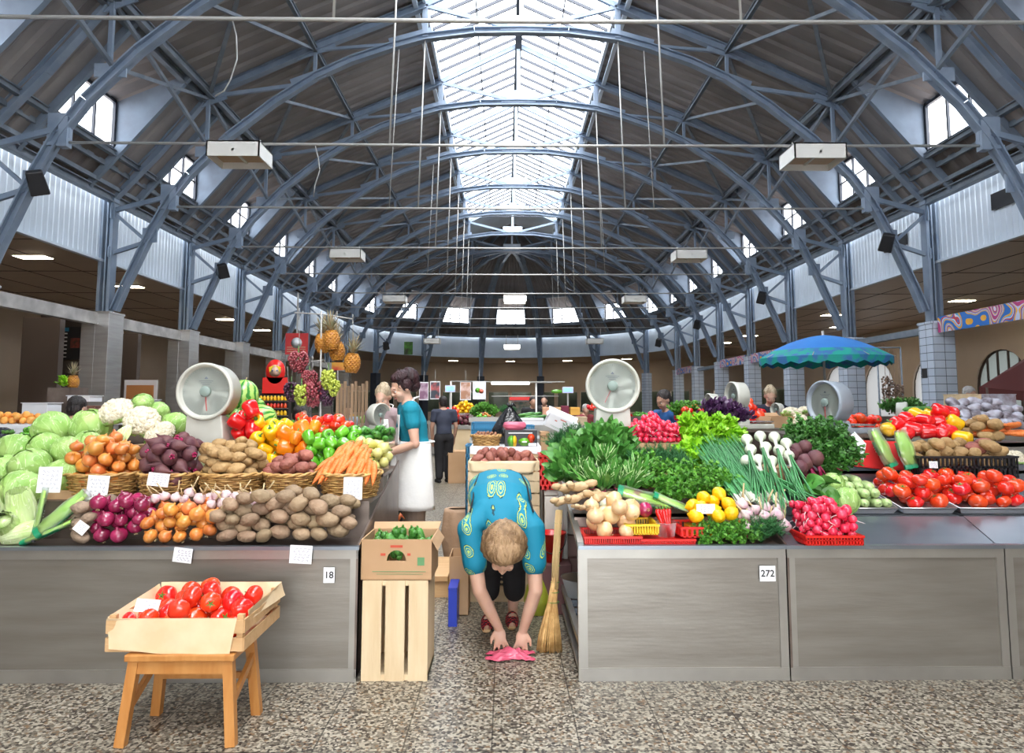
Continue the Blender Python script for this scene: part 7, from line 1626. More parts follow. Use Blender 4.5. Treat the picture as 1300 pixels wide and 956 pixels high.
figure('person with short dark hair behind the far wrapped cartons, left of the thin white post', X(676, 16), 16, 0.0, math.radians(10), 1.68, m_blk, m_blk, m_hblack, 'man', 'down', 0.1, 0, False, m_skin2, 0.02)
figure('person with a flushed face behind the far stall, just right of the thin white post', X(692, 17), 17, 0.0, math.radians(-10), 1.72, m_blk, m_blk, m_hblack, 'man', 'down', 0.1, 0, False, m_skin, 0.02)
figure('person with white hair bending over the far stall left of the right dial scale', X(742, 16.5), 16.5, -0.1, math.radians(20), 1.6, cloth_mat('dusky_red_top', (0.3, 0.05, 0.06)), m_blk, m_hwhite, 'short', 'work', 0.3, 0, True, m_skin, 0.02)
figure('person with dark hair half hidden behind the hanging grapes', X(372, 9.0), 9.0, -0.12, math.radians(60), 1.62, cloth_mat('plum_top', (0.10, 0.04, 0.08)), m_blk, m_hblack, 'man', 'down', 0.2, 0, False, m_skin2, 0.02)
figure('person with dark hair far off behind the wooden lattice boxes', X(437, 13.0), 13.0, -0.1, math.radians(30), 1.62, cloth_mat('sky_top', (0.2, 0.35, 0.5)), m_blk, m_hblack, 'man', 'work', 0.3, 0, False, m_skin2, 0.02)
# ------------------------------------------------------------------ hanging fruit over the far left stall
m_pine = mat('pineapple_rind', (0.36, 0.13, 0.015), 0.5, col2=(0.55, 0.25, 0.03), nscale=25, bump=0.3)
m_pleaf = mat('pineapple_leaf', (0.26, 0.25, 0.14), 0.6, col2=(0.45, 0.34, 0.22), nscale=10)
def pineapple():
    m = MB(); H = 0.17; m.lathe([(0, -H / 2), (0.03, -H / 2 + .002), (0.055, -H * .38), (0.066, -H * .12), (0.066, H * .12), (0.055, H * .36), (0.03, H / 2), (0, H / 2)], 20)
    for j in range(11):
        t = (j + 0.5) / 11; z = -H / 2 + H * t; r = 0.066 * math.sin(PI * (0.1 + 0.8 * t)) ** 0.5; n = 12
        for i in range(n):
            a = 2 * PI * (i + (j % 2) * .5) / n; d = Vector((math.cos(a), math.sin(a), (t - .5) * .8)).normalized(); c = Vector((r * math.cos(a), r * math.sin(a), z)); s_, u_, _ = frame_of(d); q = 0.0125
            m.add([c + s_ * q, c + u_ * q * .8, c - s_ * q, c - u_ * q * .8, c + d * 0.0085], [(0, 1, 4), (1, 2, 4), (2, 3, 4), (3, 0, 4)])
    l = MB(); random.seed(5)
    for i in range(34):
        t = i / 34; a = i * 2.4; sp_ = 0.9 * (1 - t) + 0.08; d = Vector((math.sin(sp_) * math.cos(a), math.sin(sp_) * math.sin(a), math.cos(sp_))); leaf(l, Vector((0, 0, H / 2 - .004)), d, 0.09 + 0.09 * t + 0.03 * random.random(), 0.010, 0.5 * (1 - t), 2, 4, 0, up=Vector((0, 0, 1)), shape=0.5)
    return [('pineapple', m.mesh('pineapple', m_pine)), ('crown_leaves', l.mesh('pineapple_crown', m_pleaf))]
kind('pineapple', 'pineapple', 'pineapple', pineapple())
HY = 6.6
def grapes(key, gm, n, H, R0, seed):
    random.seed(seed); m = MB(); k = 0
    for i in range(n):
        t = (i + .5) / n; z = -H * t; r = R0 * (math.sin(PI * (0.10 + 0.82 * t)) ** .6) * (1 - .35 * t) * rnd(.8, 1.05); a = rnd(0, 6.283); z += rnd(-.006, .006)
        m.sphere((r * math.cos(a), r * math.sin(a), z), (0.0125, 0.0125, 0.014), 8, 6)
    s = MB(); s.tube([(0, 0, 0.06), (0, 0, -H * .9)], 0.004, 5); kind(key, 'grape_bunch', 'grapes', [('grapes', m.mesh(key, gm)), ('stalk', s.mesh(key + '_stalk', m_stem))])
m_gr = mat('red_grape', (0.24, 0.025, 0.04), 0.3, col2=(0.34, 0.07, 0.08), nscale=20, coat=0.3); m_gp = mat('dark_grape', (0.06, 0.012, 0.04), 0.3, coat=0.3); m_gg = mat('green_grape', (0.42, 0.48, 0.06), 0.3, coat=0.3)
grapes('gr', m_gr, 230, 0.19, 0.105, 1); grapes('gp', m_gp, 130, 0.17, 0.075, 2); grapes('gg', m_gg, 120, 0.17, 0.07, 3)
rack = thing('hanging_rack', 'thin metal rack with cross bars from which pineapples and grapes hang', 'rack', (X(408, HY), HY, 0)); RO = rack.location
a = MB(); A_ = lambda px, py, y=HY: atY(px, py, y) - RO
a.tube([(0, 0, 0), A_(408, 395)], 0.009, 6); a.build('pole', m_rod, rack)
a = MB(); a.tube([A_(374, 397), A_(410, 399), A_(448, 405)], 0.007, 6); a.tube([A_(395, 459), A_(412, 457)], 0.006, 6); a.build('cross_bar', m_rod, rack)
a = MB()
for p, q in (((380, 397), (380, 448)), ((448, 405), (448, 432)), ((428, 402), (430, 425)), ((397, 459), (397, 471)), ((365, 465), (366, 487)), ((371, 462), (371, 486)), ((412, 457), (418, 470))): a.tube([A_(*p), A_(*q)], 0.003, 4)
for p in ((380, 397), (428, 401), (448, 405), (397, 458)): a.tube([A_(p[0], p[1] - 6), A_(p[0], p[1] + 1)], 0.004, 4)
a.build('hanging_cords', m_rod, rack)
for px, py, y, s, lb in ((421, 432, HY - .05, 1.12, 'topmost of the hanging pineapples, in front'), (410, 436, HY + .06, 1.12, 'hanging pineapple behind the topmost one'), (428, 446, HY + .08, 1.1, 'hanging pineapple lower in the middle'), (447, 461, HY, 1.12, 'lowest hanging pineapple, on its own cord')):
    spawn('pineapple', atY(px, py, y), (rnd(-.1, .1), rnd(-.1, .1), rnd(0, 6)), s, lb, 'hanging pineapples')
for key, px, py, s, lb in (('gr', 379, 447, 1.0, 'big red grape bunch hanging highest, left of the pole'), ('gr', 393, 471, .8, 'red grape bunch right beside the pole, upper'), ('gr', 398, 486, 1.15, 'big red grape bunch lowest beside the pole'), ('gp', 370, 486, 1.0, 'small dark grape bunch hanging at the outer side'), ('gp', 416, 488, 1.15, 'dark grape bunch right of the pole'), ('gg', 383, 489, 1.1, 'green grape bunch among the red ones'), ('gg', 417, 470, 1.1, 'green grape bunch below the pineapples'), ('gg', 424, 482, .9, 'small green grape bunch at the right of the pole')):
    spawn(key, atY(px, py, HY - (0.06 if key == 'gg' else 0)), (0, 0, rnd(0, 6)), s, lb, 'hanging grape bunches')
# ------------------------------------------------------------------ stalls further back
def table(name, label, x0, x1, y0, y1, z, m, front=None, group=None):
    r = thing(name, label, 'stall', ((x0 + x1) / 2, (y0 + y1) / 2, 0), 0, group); w, d = (x1 - x0) / 2, (y1 - y0) / 2
    a = MB(); a.bx(-w, w, -d, d, z - 0.04, z); a.bx(-w - .01, w + .01, -d - .015, -d, z - 0.07, z + 0.02); a.build('table_top', m, r)
    a = MB()
    for sx in (-1, 1):
        for sy in (-1, 1): a.bx(sx * (w - .04) - .02, sx * (w - .04) + .02, sy * (d - .04) - .02, sy * (d - .04) + .02, 0, z - 0.04)
    a.build('legs', m_ss2, r)
    a = MB(); a.bx(-w + .03, w - .03, -d + .01, -d + .025, 0.08, z - 0.07); a.build('front_panel', front or m, r); return r
m_ply = mat('pale_plywood', (0.70, 0.52, 0.30), 0.6, col2=(0.76, 0.59, 0.37), nscale=3)
xx = lambda p, y: X(p, y, 540)
# left: tables behind the cabbages
table('market_table', 'steel table behind the cabbages with apricots, long peppers and aubergines', xx(-60, 6.2), xx(118, 6.2), 5.75, 6.6, 1.22, m_ssb)
table('market_table', 'second table behind, under white trays beside the stainless pillar', xx(20, 7.8), xx(360, 7.8), 7.35, 8.3, 1.2, m_ssdk)
pts = pile(rect(xx(-10, 6.4), xx(52, 6.4), 6.25, 6.5), 44, 0.03, lambda x, y: 1.36, 0.1, seed=101)
m_apr = mat('apricot_skin', (0.80, 0.36, 0.07), 0.5, var=0.1); am = MB(); am.sphere((0, 0, 0), 0.03, 12, 9, fn=lambda p: 1 - 0.06 * math.exp(-(p[0] * 6) ** 2) * (p[1] > 0)); st_ = MB(); st_.tube([(0, 0, .028), (0, 0, .036)], .002, 4)
kind('apricot', 'apricot', 'apricot', [('apricot', am.mesh('apricot', m_apr)), ('stem', st_.mesh('apricot_stem', m_dry))])
fill('apricot', pts, 0.03, 'orange apricot in the row behind the long green peppers', 'apricots on the left table')
a = MB(); a.bx(xx(-14, 6.4), xx(56, 6.4), 6.2, 6.55, 1.222, 1.355); o = a.build('produce_box', m_paper); tag(o, 'white box under the orange apricots', 'box')
random.seed(102)
for i in range(18): spawn('longpepper', (xx(30 + 2.2 * (i % 9) , 5.9) + rnd(-.01, .01), 5.92 + 0.03 * (i // 9), 1.26 + 0.045 * (i // 9)), aim((0.35, -0.9, 0.2 + rnd(-.1, .1))), 0.9, 'long light green pepper in the bundle above the outer cabbages', 'long green peppers')
for i in range(12): spawn('aubergine', (xx(-12 + 5 * (i % 7), 5.9), 5.86 + 0.05 * (i // 7), 1.25 + 0.05 * (i // 7)), aim((0.9, -0.3 + rnd(-.2, .2), 0)), 0.9, 'shiny black aubergine on the table at the picture edge', 'aubergines on the left table')
m_cherry = mat('cherry_skin', (0.20, 0.005, 0.02), 0.2, coat=.4); cm = MB(); cm.sphere((0, 0, 0), 0.017, 9, 7); kind('cherry', 'cherry', 'cherry', [('cherry', cm.mesh('cherry', m_cherry))])
fill('cherry', pile(rect(xx(42, 6.9), xx(66, 6.9), 6.75, 6.95), 70, 0.018, lambda x, y: 1.33, 0.2, cand=20, seed=103), 0.017, 'dark red cherry in the small heap left of the black-haired person', 'cherries')
a = MB(); a.bx(xx(34, 6.9), xx(70, 6.9), 6.7, 7.0, 0, 1.325); o = a.build('produce_stand', m_ssdk); tag(o, 'dark stand under the heap of cherries', 'stand')
for i, (p0, p1, py0, py1, y, mt, lb) in enumerate(((36, 68, 512, 519, 7.6, m_paper, 'flat white tray behind the cherries'), (98, 128, 516, 528, 7.5, mat('reddish_card', (.34, .16, .12), .7), 'reddish carton right of the black-haired person'), (92, 120, 503, 510, 7.7, m_paper, 'tilted white-lined box above the black-haired person'), (150, 196, 508, 518, 7.9, m_paper, 'white tray behind the cauliflowers'))):
    x0, x1 = xx(p0, y), xx(p1, y); z0, z1 = Z(py1, y), Z(py0, y); r = thing('produce_box', lb, 'box', ((x0 + x1) / 2, y, min(z0, 1.3) if i != 2 else z0), 0)
    a = MB(); zz = z1 - r.location.z; a.bx((x0 - x1) / 2, (x1 - x0) / 2, -.12, .12, 0, zz); a.build('box_body', mt, r, bevel=.004); a = MB(); a.bx((x0 - x1) / 2 - .01, (x1 - x0) / 2 + .01, -.13, .13, zz, zz + .008); a.build('box_lid', mt, r)
spawn('pineapple', atY(93, 485, 8.0), (0, 0, 0), 0.9, 'single pineapple standing on the second table by the stainless pillar'); spawn('lettuce', atY(81, 488, 7.95), (0, 0, 0), 0.8, 'small leafy green head next to the single pineapple')
# far-left kiosk structures
for i, (p0, p1, y, lb) in enumerate(((24, 72, 14.2, 'brown-tinted steel kiosk column standing behind the first stainless pillar'), (143, 172, 17.5, 'brown-tinted steel kiosk column between the first and second stainless pillars'))):
    x0, x1 = xx(p0, y), xx(p1, y); a = MB(); a.bx((x0 - x1) / 2, (x1 - x0) / 2, -.08, .08, 0, 3.3); a.bx((x0 - x1) / 2 - .01, (x1 - x0) / 2 + .01, -.09, .09, 1.2, 1.26)
    o = a.build('kiosk_column', mat('brown_steel', (0.20, 0.16, 0.14), 0.3, 0.7)); o.location = ((x0 + x1) / 2, y, 0); tag(o, lb, 'column')
def flatboard(name, cat, label, px0, px1, py0, py1, y, m, dep=0.03, bar=None):
    p = atY((px0 + px1) / 2, (py0 + py1) / 2, y); w = (X(px1, y) - X(px0, y)) / 2; h = (atY(650, py0, y).z - atY(650, py1, y).z) / 2
    r = thing(name, label, cat, p); a = MB(); a.bx(-w, w, 0, dep, -h, h); a.build('board', m, r); return r, w, h
r, w, h = flatboard('menu_board', 'menu board', 'dark menu board with rows of pale lines on the kiosk wall', 73, 103, 415, 456, 17.0, m_black)
a = MB()
for i in range(7): a.bx(-w * .9, -w * .2, -.004, 0, h * (.55 - .24 * i) , h * (.62 - .24 * i))
a.build('printed_lines', m_paper, r); a = MB(); a.bx(-w * .95, -w * .1, -.004, 0, h * .72, h * .95); a.build('blue_header', m_bluep, r)
a = MB(); a.bx(w * .1, w * .9, -.004, 0, -h * .3, h * .3); a.build('food_photo', mat('food_print', (.25, .04, .03), .5, col2=(.05, .03, .02), nscale=12), r)
a = MB(); a.bx(-w - .5, w + .6, .06, .2, -h - 2.6, h + .35); a.build('kiosk_wall', mat('kiosk_dark', (0.06, 0.045, 0.04), 0.5), r)
r, w, h = flatboard('kiosk_sign', 'sign', 'orange-brown framed board behind the second stainless pillar', 160, 194, 489, 508, 10.5, mat('orange_board', (.36, .13, .03), .5)); a = MB(); a.bx(-w - .05, w + .05, .03, .05, -h - 1.0, h + .08); a.build('board_frame', mat('kiosk_white', (.55, .50, .47), .5), r)
# red banner, painted nesting-doll board, shelves of jars, lattice boxes
r, w, h = flatboard('red_banner', 'sign', 'red banner with a white disc hanging behind the red grapes', 362, 391, 423, 450, 15.0, mat('red_banner', (.55, .03, .03), .5)); a = MB(); a.lathe([(0.12, 0), (0, .003)], 20, M=Matrix.Translation((0, -.004, 0.02)) @ Matrix.Rotation(PI / 2, 4, 'X')); a.build('white_disc', m_paper, r)
a = MB()
for i in range(3): a.bx(-w * .85, w * .8, -.003, 0, -h * (.35 + .2 * i), -h * (.28 + .2 * i))
a.build('letter_lines', m_lampwarm, r); a = MB(); a.bx(-.015, .015, .0, .03, h, h + .9); a.build('hanger', m_rod, r)
dy = 9.5; p = atY(349, 500, dy); dz = p.z; r = thing('painted_doll_board', 'tall display board with a round-faced nesting doll in a red headscarf above shelves of jars', 'display', (p.x, dy, 0)); hz = Z(472, dy)
a = MB(); a.lathe([(0, -.02), (.13, -.02), (.13, .02), (0, .02)], 24, M=Matrix.Translation((0, 0, hz)) @ Matrix.Rotation(PI / 2, 4, 'X') @ Matrix.Diagonal((1, 1.3, 1, 1))); a.bx(-.17, .17, -.02, .02, hz - .32, hz - .08); a.build('headscarf', m_redp, r)
a = MB(); a.lathe([(.085, -.0), (0, .006)], 20, M=Matrix.Translation((0, -.024, hz + .01)) @ Matrix.Rotation(PI / 2, 4, 'X')); a.build('face', mat('doll_face', (.75, .5, .38), .5), r)
a = MB()
for k in (-1, 1): a.add([(0, -.031, hz + .09), (k * .085, -.031, hz + .06), (k * .07, -.031, hz - .02), (k * .04, -.031, hz + .05)], [(0, 1, 2, 3)])
a.build('yellow_hair', m_yelp, r); a = MB()
for k in (-1, 1): a.lathe([(.011, 0), (0, .002)], 10, M=Matrix.Translation((k * .03, -.034, hz + .012)) @ Matrix.Rotation(PI / 2, 4, 'X'))
a.build('eyes', m_bluep, r); a = MB(); a.bx(-.2, .2, -.02, .1, 0, hz - .3); a.build('cabinet', m_black, r)
jm = MB(); jm.lathe([(0, 0), (.018, 0), (.02, .01), (.02, .05), (.012, .058), (.012, .066), (0, .066)], 10)
kind('jar_y', 'jar', 'jar', [('jar', jm.mesh('jar_y', m_lemon))]); kind('jar_r', 'jar', 'jar', [('jar', jm.mesh('jar_r', m_tomato))]); kind('jar_g', 'jar', 'jar', [('jar', jm.mesh('jar_g', m_pep_g))])
for j in range(4):
    z = hz - .40 - .10 * j; a = MB(); a.bx(p.x - .2, p.x + .2, dy - .09, dy - .021, z - .012, z - .001); o = a.build('jar_shelf', m_ssdk); tag(o, 'narrow shelf of small jars under the nesting doll, %s from the top' % ORD[j], 'shelf')
    for i in range(8): spawn(('jar_y', 'jar_r', 'jar_y', 'jar_g')[j], (p.x - .17 + .048 * i, dy - .055, z), None, 1, 'small %s jar on the %s shelf under the nesting doll' % (('yellow', 'red', 'yellow', 'green')[j], ORD[j]), 'jars on the %s shelf' % ORD[j])
r, w, h = flatboard('blue_yellow_sign', 'sign', 'small red and yellow sign behind the lower pineapples', 421, 437, 460, 470, 12, mat('yelred', (.6, .35, .03), .5, col2=(.5, .03, .02), nscale=4)); a = MB(); a.bx(-.01, .01, 0, .02, -1.9, -h); a.build('post', m_rod, r)
random.seed(111)
for i in range(9):
    px = 428 + 4.6 * i; z1 = Z(490 - (i % 3) * 3, 11.0); a = MB(); x = xx(px, 11.0)
    for q in range(3): a.bx(x - .022 + .016 * q - .004, x - .022 + .016 * q + .006, 11.0, 11.02, 1.1, z1)
    for zz in (1.15, z1 - .1): a.bx(x - .026, x + .02, 11.02, 11.03, zz, zz + .03)
    o = a.build('wooden_slat_bundle', mat('slat_wood', (.42, .27, .16), .7, var=.25)); tag(o, 'upright bundle of wooden slats standing behind the cucumbers', 'slats', 'slat bundles behind the cucumbers')
table('market_table', 'dark table under the upright wooden slats', xx(424, 11), xx(474, 11), 10.9, 11.5, 1.098, m_ssdk)
table('market_table', 'table under the white paper-wrapped tray behind the tomatoes', xx(355, 6.9), xx(440, 6.9), 6.35, 7.2, 1.2, m_ssdk)
a = MB(); p0 = atY(398, 522, 6.5); a.grid(lambda u, v: (p0.x - .27 + .54 * u, 6.4 + .3 * v, 1.21 + .13 * math.sin(PI * min(1, max(0, u))) ** .4 + .03 * n3((u, v, 0), 5, 2)), 18, 10); o = a.build('paper_wrapped_tray', m_paper, solid=.004); tag(o, 'white paper spread over a tray below the hanging grapes', 'paper')
dial_scale(484, 527, 6.9, 0.24, 0.9, 'small dial scale seen from the side in front of the ash-blond person', 0.0, zbase=1.1)
table('market_table', 'table with a small dial scale between the two sellers', xx(462, 6.95), xx(500, 6.95), 6.72, 7.3 - .35, 1.098, m_ss2)
# ---- middle distance
ty = 6.15; tz = Z(569, ty)
table('market_table', 'low table behind the aisle crates covered with white sheet', xx(599, ty), xx(684, ty), ty - .1, ty + .55, tz, m_ply, m_ply)
a = MB(); a.bx(xx(598, ty), xx(686, ty), ty - .12, ty + .5, tz + .001, tz + .02); a.grid(lambda u, v: (xx(598, ty) + (xx(686, ty) - xx(598, ty)) * u, ty - .125 - .004 * math.sin(30 * u), tz + .02 - .06 * v * (1 + .2 * math.sin(7 * u))), 20, 3); o = a.build('white_sheet', m_paper); tag(o, 'white sheet spread over the table behind the aisle crates', 'sheet')
ct = thing('fruit_carton', 'black printed carton with lemon and strawberry pictures on the white sheet', 'box', (xx(661, ty), ty + .02, tz + .021), 0.03); w = (xx(681, ty) - xx(641, ty)) / 2; h = Z(546, ty) - tz - .02
a = MB(); a.bx(-w, w, -.1, .2, 0, h); a.build('carton_body', m_black, ct)
a = MB()
for cx_, cz_, rx_, rz_, mi in ((-w * .62, h * .32, .035, .05, 0), (-w * .42, h * .32, .022, .05, 1), (w * .2, h * .28, .055, .035, 0), (w * .62, h * .5, .033, .04, 2)): a.lathe([(1, 0), (0, .03)], 20, mi, M=Matrix.Translation((cx_, -.101, cz_)) @ Matrix.Rotation(PI / 2, 4, 'X') @ Matrix.Diagonal((rx_, rz_, .06, 1)))
a.bx(w * .05, w * .35, -.106, -.104, h * .24, h * .32, 3); a.bx(-w * .8, w * .7, -.102, -.101, h * .80, h * .86, 3); a.bx(w * .45, w * .95, -.103, -.102, h * .02, h * .2, 3)
a.build('printed_fruit', [m_pep_g, m_lemon, m_tomato, m_paper], ct)
bkb = basket(xx(617, ty), ty + .06, tz + .022, (xx(635, ty) - xx(599, ty)) / 2, .1, .085, 'low dark basket of nuts on the white sheet, left of the fruit carton')
nm = MB(); nm.sphere((0, 0, 0), (.016, .012, .012), 8, 6, fn=lambda p: 1 + .1 * n3(p, 3, 1)); kind('nut', 'walnut', 'nut', [('nut', nm.mesh('walnut', mat('nut_shell', (.30, .13, .07), .6, var=.2)))])
fill('nut', pile(disc(xx(617, ty), ty + .06, .1, .075), 70, .014, lambda x, y: tz + .075, .1, cand=20, seed=112), .014, 'brown nut in the low basket on the white sheet', 'nuts in the low basket')
# black carrier bag and pink bag
def sack(name, label, px, py0, py1, y, w, d, m, seed=1, knot=True, zb=None):
    zt = Z(py0, y); z0 = zb if zb is not None else Z(py1, y); H = zt - z0; r = thing(name, label, 'bag', (X(px, y), y, z0)); a = MB()
    def fn(u, v):
        k = (math.sin(PI * min(1, .18 + .5 * v)) ** .8) * (1 - .93 * max(0, v - .25) / .75) if knot else math.sin(PI * min(.95, .2 + .6 * v)) ** .6
        k *= 1 + .10 * math.sin(11 * u * 2 * PI / 2 + seed) * v + .07 * n3((u * 6, v * 4, seed), 1.1, seed)
        return (w * k * math.cos(2 * PI * u), d * k * math.sin(2 * PI * u), H * v * (1 - .08 * (v > .97)))
    a.grid(fn, 28, 16); a.add([fn(i / 28, 0) for i in range(28)], [list(range(28))]); a.build('bag_body', m, r)
    if knot:
        a = MB(); a.tube([(0, 0, H * .93), (.03, 0, H * 1.02), (.06, .01, H * .96)], [.012, .02, .004], 6); a.tube([(0, 0, H * .93), (-.02, 0, H * 1.03), (-.035, .01, H * 1.0)], [.012, .016, .004], 6); a.build('handles', m, r)
    return r
m_blkbag = mat('black_film', (.008, .008, .010), .22, bump=.6, bscale=22)
sack('carrier_bag', 'shiny black plastic carrier bag with tied handles behind the fruit carton', 647, 514, 569, ty + .33, .20, .12, m_blkbag, 3, zb=tz + .022)
sack('pink_packet', 'pink crumpled packet sitting on the fruit carton', 653, 535, 547, ty + .0, .10, .06, mat('pink_packet_film', (.66, .14, .22), .4), 5, False, zb=tz + .022 + h)
lattice_crate('blue plastic lattice crate behind the table, under the big green heap', xx(600, 9), xx(634, 9), 9, 9.35, Z(557, 9), Z(536, 9), m_bluep, None, 12, 2)
lattice_crate('dark blue plastic lattice crate right of the black carrier bag', xx(654, 8.5), xx(678, 8.5), 8.5, 8.8, Z(556, 8.5), Z(540, 8.5), m_bluep, None, 10, 2)
table('market_table', 'steel table under the two blue lattice crates', xx(600, 9), xx(690, 9), 8.45, 9.6, Z(557, 8.8), m_ss2)
lattice_crate('tall blue lattice crate edge standing left of the aisle crates', xx(592, 6.4), xx(601, 6.4), 6.4, 6.7, 0.45, Z(565, 6.4), m_bluep, None, 8, 6)
carton('tall brown cardboard box standing on the floor by the plywood-fronted stall', (xx(581, 13.4), 13.5, 0), .36, .3, .58, .05, True, False, prints=False)
table('market_table', 'far stall with plywood front and steel top, carrots and radishes on it', xx(556, 16.4), xx(600, 16.4), 16.4, 17.2, Z(541, 16.4), m_ss2, m_ply)
table('market_table', 'far stall carrying the big heap of green herbs', xx(596, 12), xx(648, 12), 12, 12.7, Z(531, 12), m_ss2, m_bluep)
table('market_table', 'far stall with wrapped cartons and melon-coloured fruit', xx(655, 12.5), xx(745, 12.5), 12.5, 13.4, Z(536, 12.5), m_ss2)
random.seed(120)
def small_heap(key, p0, p1, py, y, n, r, base, label, group, seed, zb, rotf=None, dep=.3, slope=.4): fill(key, pile(rect(xx(p0, y), xx(p1, y), y, y + dep), n, r, lambda a_, b_: zb, slope, cand=20, seed=seed), base, label, group, rotf=rotf)
zf = Z(541, 16.4) + .02
small_heap('tomato', 565, 582, 530, 16.5, 34, .055, .042, 'tiny red tomato in the heap at the far plywood-fronted stall', 'far heap of tomatoes', 121, zf)
small_heap('beet', 584, 598, 530, 16.5, 16, .055, .044, 'dark beetroot at the far plywood-fronted stall', 'far heap of beetroots', 122, zf)
small_heap('carrot', 557, 564, 533, 16.5, 12, .05, .05, 'far-off carrot beside the small tomatoes', 'far heap of carrots', 123, zf)
table('market_table', 'highest far stall with the yellow lemons and white cones', xx(572, 18), xx(604, 18), 18, 18.6, 1.25, m_ss2)
small_heap('lemon', 577, 600, 520, 18.1, 40, .05, .034, 'far-off yellow lemon in the heap under the posters', 'far heap of lemons', 124, 1.26)
small_heap('tomato', 748, 760, 520, 13.2, 8, .05, .042, 'far-off red tomato next to the right dial scale', 'far tomatoes by the scale', 125, Z(536, 12.5) + .2)
for i in range(22): spawn('parsley', (xx(602 + 1.25 * i, 12.3), 12.2 + rnd(0, .25), Z(531, 12) + .02 + .10 * math.sin(PI * i / 21)), aim((rnd(-.5, .5), -.4, 1)), 1.0, 'bunch in the big bright green heap of herbs behind the blue crate', 'far heap of herbs')
for i in range(6): spawn('dill', (xx(640 + 2 * i, 12.6), 12.6, Z(531, 12) + .05), aim((rnd(-.5, .8), -.3, 1)), 1.0, 'feathery bunch behind the black carrier bag', 'far dill')
for i in range(8): spawn('cucumber_long', (xx(662 + 3 * i, 12.7), 12.65 + rnd(0, .1), Z(536, 12.5) + .04 + .05 * (i % 3)), aim((1, .1, .15)), 1.1, 'long cucumber in the far green pile behind the black bag', 'far long cucumbers')
for (p0, p1, py0, py1, y, mt, lb) in ((655, 690, 531, 541, 11.0, m_paper, 'white flat carton behind the black bag'), (700, 745, 529, 540, 11.3, mat('beige_cartons', (.55, .42, .27), .7), 'row of beige cartons left of the dial scale'), (686, 697, 548, 572, 7.6, m_card, 'brown box partly covered by clear film near the dill'), (689, 712, 517, 527, 13.0, mat('pink_fruit_boxes', (.75, .35, .25), .6, col2=(.85, .6, .3), nscale=6), 'box of pinkish fruit at the far stall'), (713, 722, 515, 530, 13.0, mat('maroon_boxes', (.2, .02, .05), .6), 'narrow maroon box at the far stall'), (724, 736, 517, 527, 13.0, mat('orange_fruit_boxes', (.85, .45, .08), .6), 'box of orange fruit at the far stall')):
    x0, x1 = xx(p0, y), xx(p1, y); z0, z1 = Z(py1, y), Z(py0, y); r = thing('cardboard_box', lb, 'box', ((x0 + x1) / 2, y, z0)); a = MB(); a.bx((x0 - x1) / 2, (x1 - x0) / 2, -.05, .2, 0, z1 - z0); a.build('box_body', mt, r, bevel=.004); a = MB(); a.bx((x0 - x1) / 2 - .006, (x1 - x0) / 2 + .006, -.056, .206, (z1 - z0) * .8, (z1 - z0) * .86); a.build('lid_edge', mt, r)
table('market_table', 'plain table under the white and beige cartons', xx(652, 11), xx(748, 11), 10.9, 11.9, Z(541, 11), m_ss2)
table('market_table', 'small table behind the red lattice crate', xx(684, 7.6), xx(740, 7.6), 7.4, 8.0, Z(572, 7.6), m_ss2)
tb = carton('tilted white carton with red and blue print above the dill', atY(712, 541, 7.7), .34, .16, .16, .2, True, False, m=m_paper, prints=True); tb.rotation_euler = (.2, .42, .1); tb.location = atY(708, 546, 7.7)
ft = thing('cold_cabinet', 'open cold cabinet with a red top edge in front of the far wall', 'cabinet', (xx(664, 19), 19, 0)); w = (xx(682, 19) - xx(648, 19)) / 2
a = MB(); a.bx(-w, w, 0, .6, 0, Z(528, 19)); a.bx(-w, w, .5, .6, 0, Z(508, 19)); a.build('cabinet_body', m_ss2, ft); a = MB(); a.bx(-w, w, -.05, .6, Z(508, 19), Z(504, 19)); a.build('red_top', m_redp, ft); a = MB(); a.bx(-w + .05, w - .05, .45, .49, Z(526, 19), Z(510, 19)); a.build('goods', mat('packets_in_cabinet', (.12, .25, .2), .5, col2=(.5, .45, .35), nscale=9), ft)
# posters and displays over the far stalls
for i, (p0, p1, py0, py1, y, c1, c2, lb) in enumerate(((532, 544, 485, 508, 15, (.55, .40, .48), (.25, .12, .2), 'dim mauve poster just right of the auburn hair'), (546, 559, 484, 507, 15, (.55, .12, .12), (.05, .06, .08), 'poster with dark figures beside the mauve one'), (584, 598, 484, 508, 15.5, (.75, .55, .5), (.5, .25, .15), 'narrow reddish poster with bottles'), (600, 617, 484, 507, 15, (.82, .80, .80), (.8, .2, .12), 'white poster with green and red vegetables'))):
    r, w, h = flatboard('poster', 'poster', lb, p0, p1, py0, py1, y, m_paper, .01); a = MB(); a.bx(-w * .86, w * .86, -.003, 0, -h * .88, h * .88)
    if i < 3: a.build('printed_picture', mat('poster_print_%d' % i, c1, .5, col2=c2, nscale=5, ramp=(.42, .55)), r)
    else:
        a = MB(); a.lathe([(w * .38, 0), (0, .003)], 16, 0, M=Matrix.Translation((-w * .25, -.004, 0)) @ Matrix.Rotation(PI / 2, 4, 'X')); a.lathe([(w * .34, 0), (0, .003)], 16, 1, M=Matrix.Translation((w * .3, -.006, -h * .1)) @ Matrix.Rotation(PI / 2, 4, 'X')); a.build('printed_vegetables', [m_pep_g, mat('print_red', (.7, .16, .1), .5)], r)
    a = MB(); a.bx(-.004, .004, 0, .008, h, h + .25); a.build('hanging_cord', m_rod, r)
m_lcd = mat('blue_lit_screen', (.1, .2, .8), .3, emit=(.15, .28, 1.0), estr=2.2)
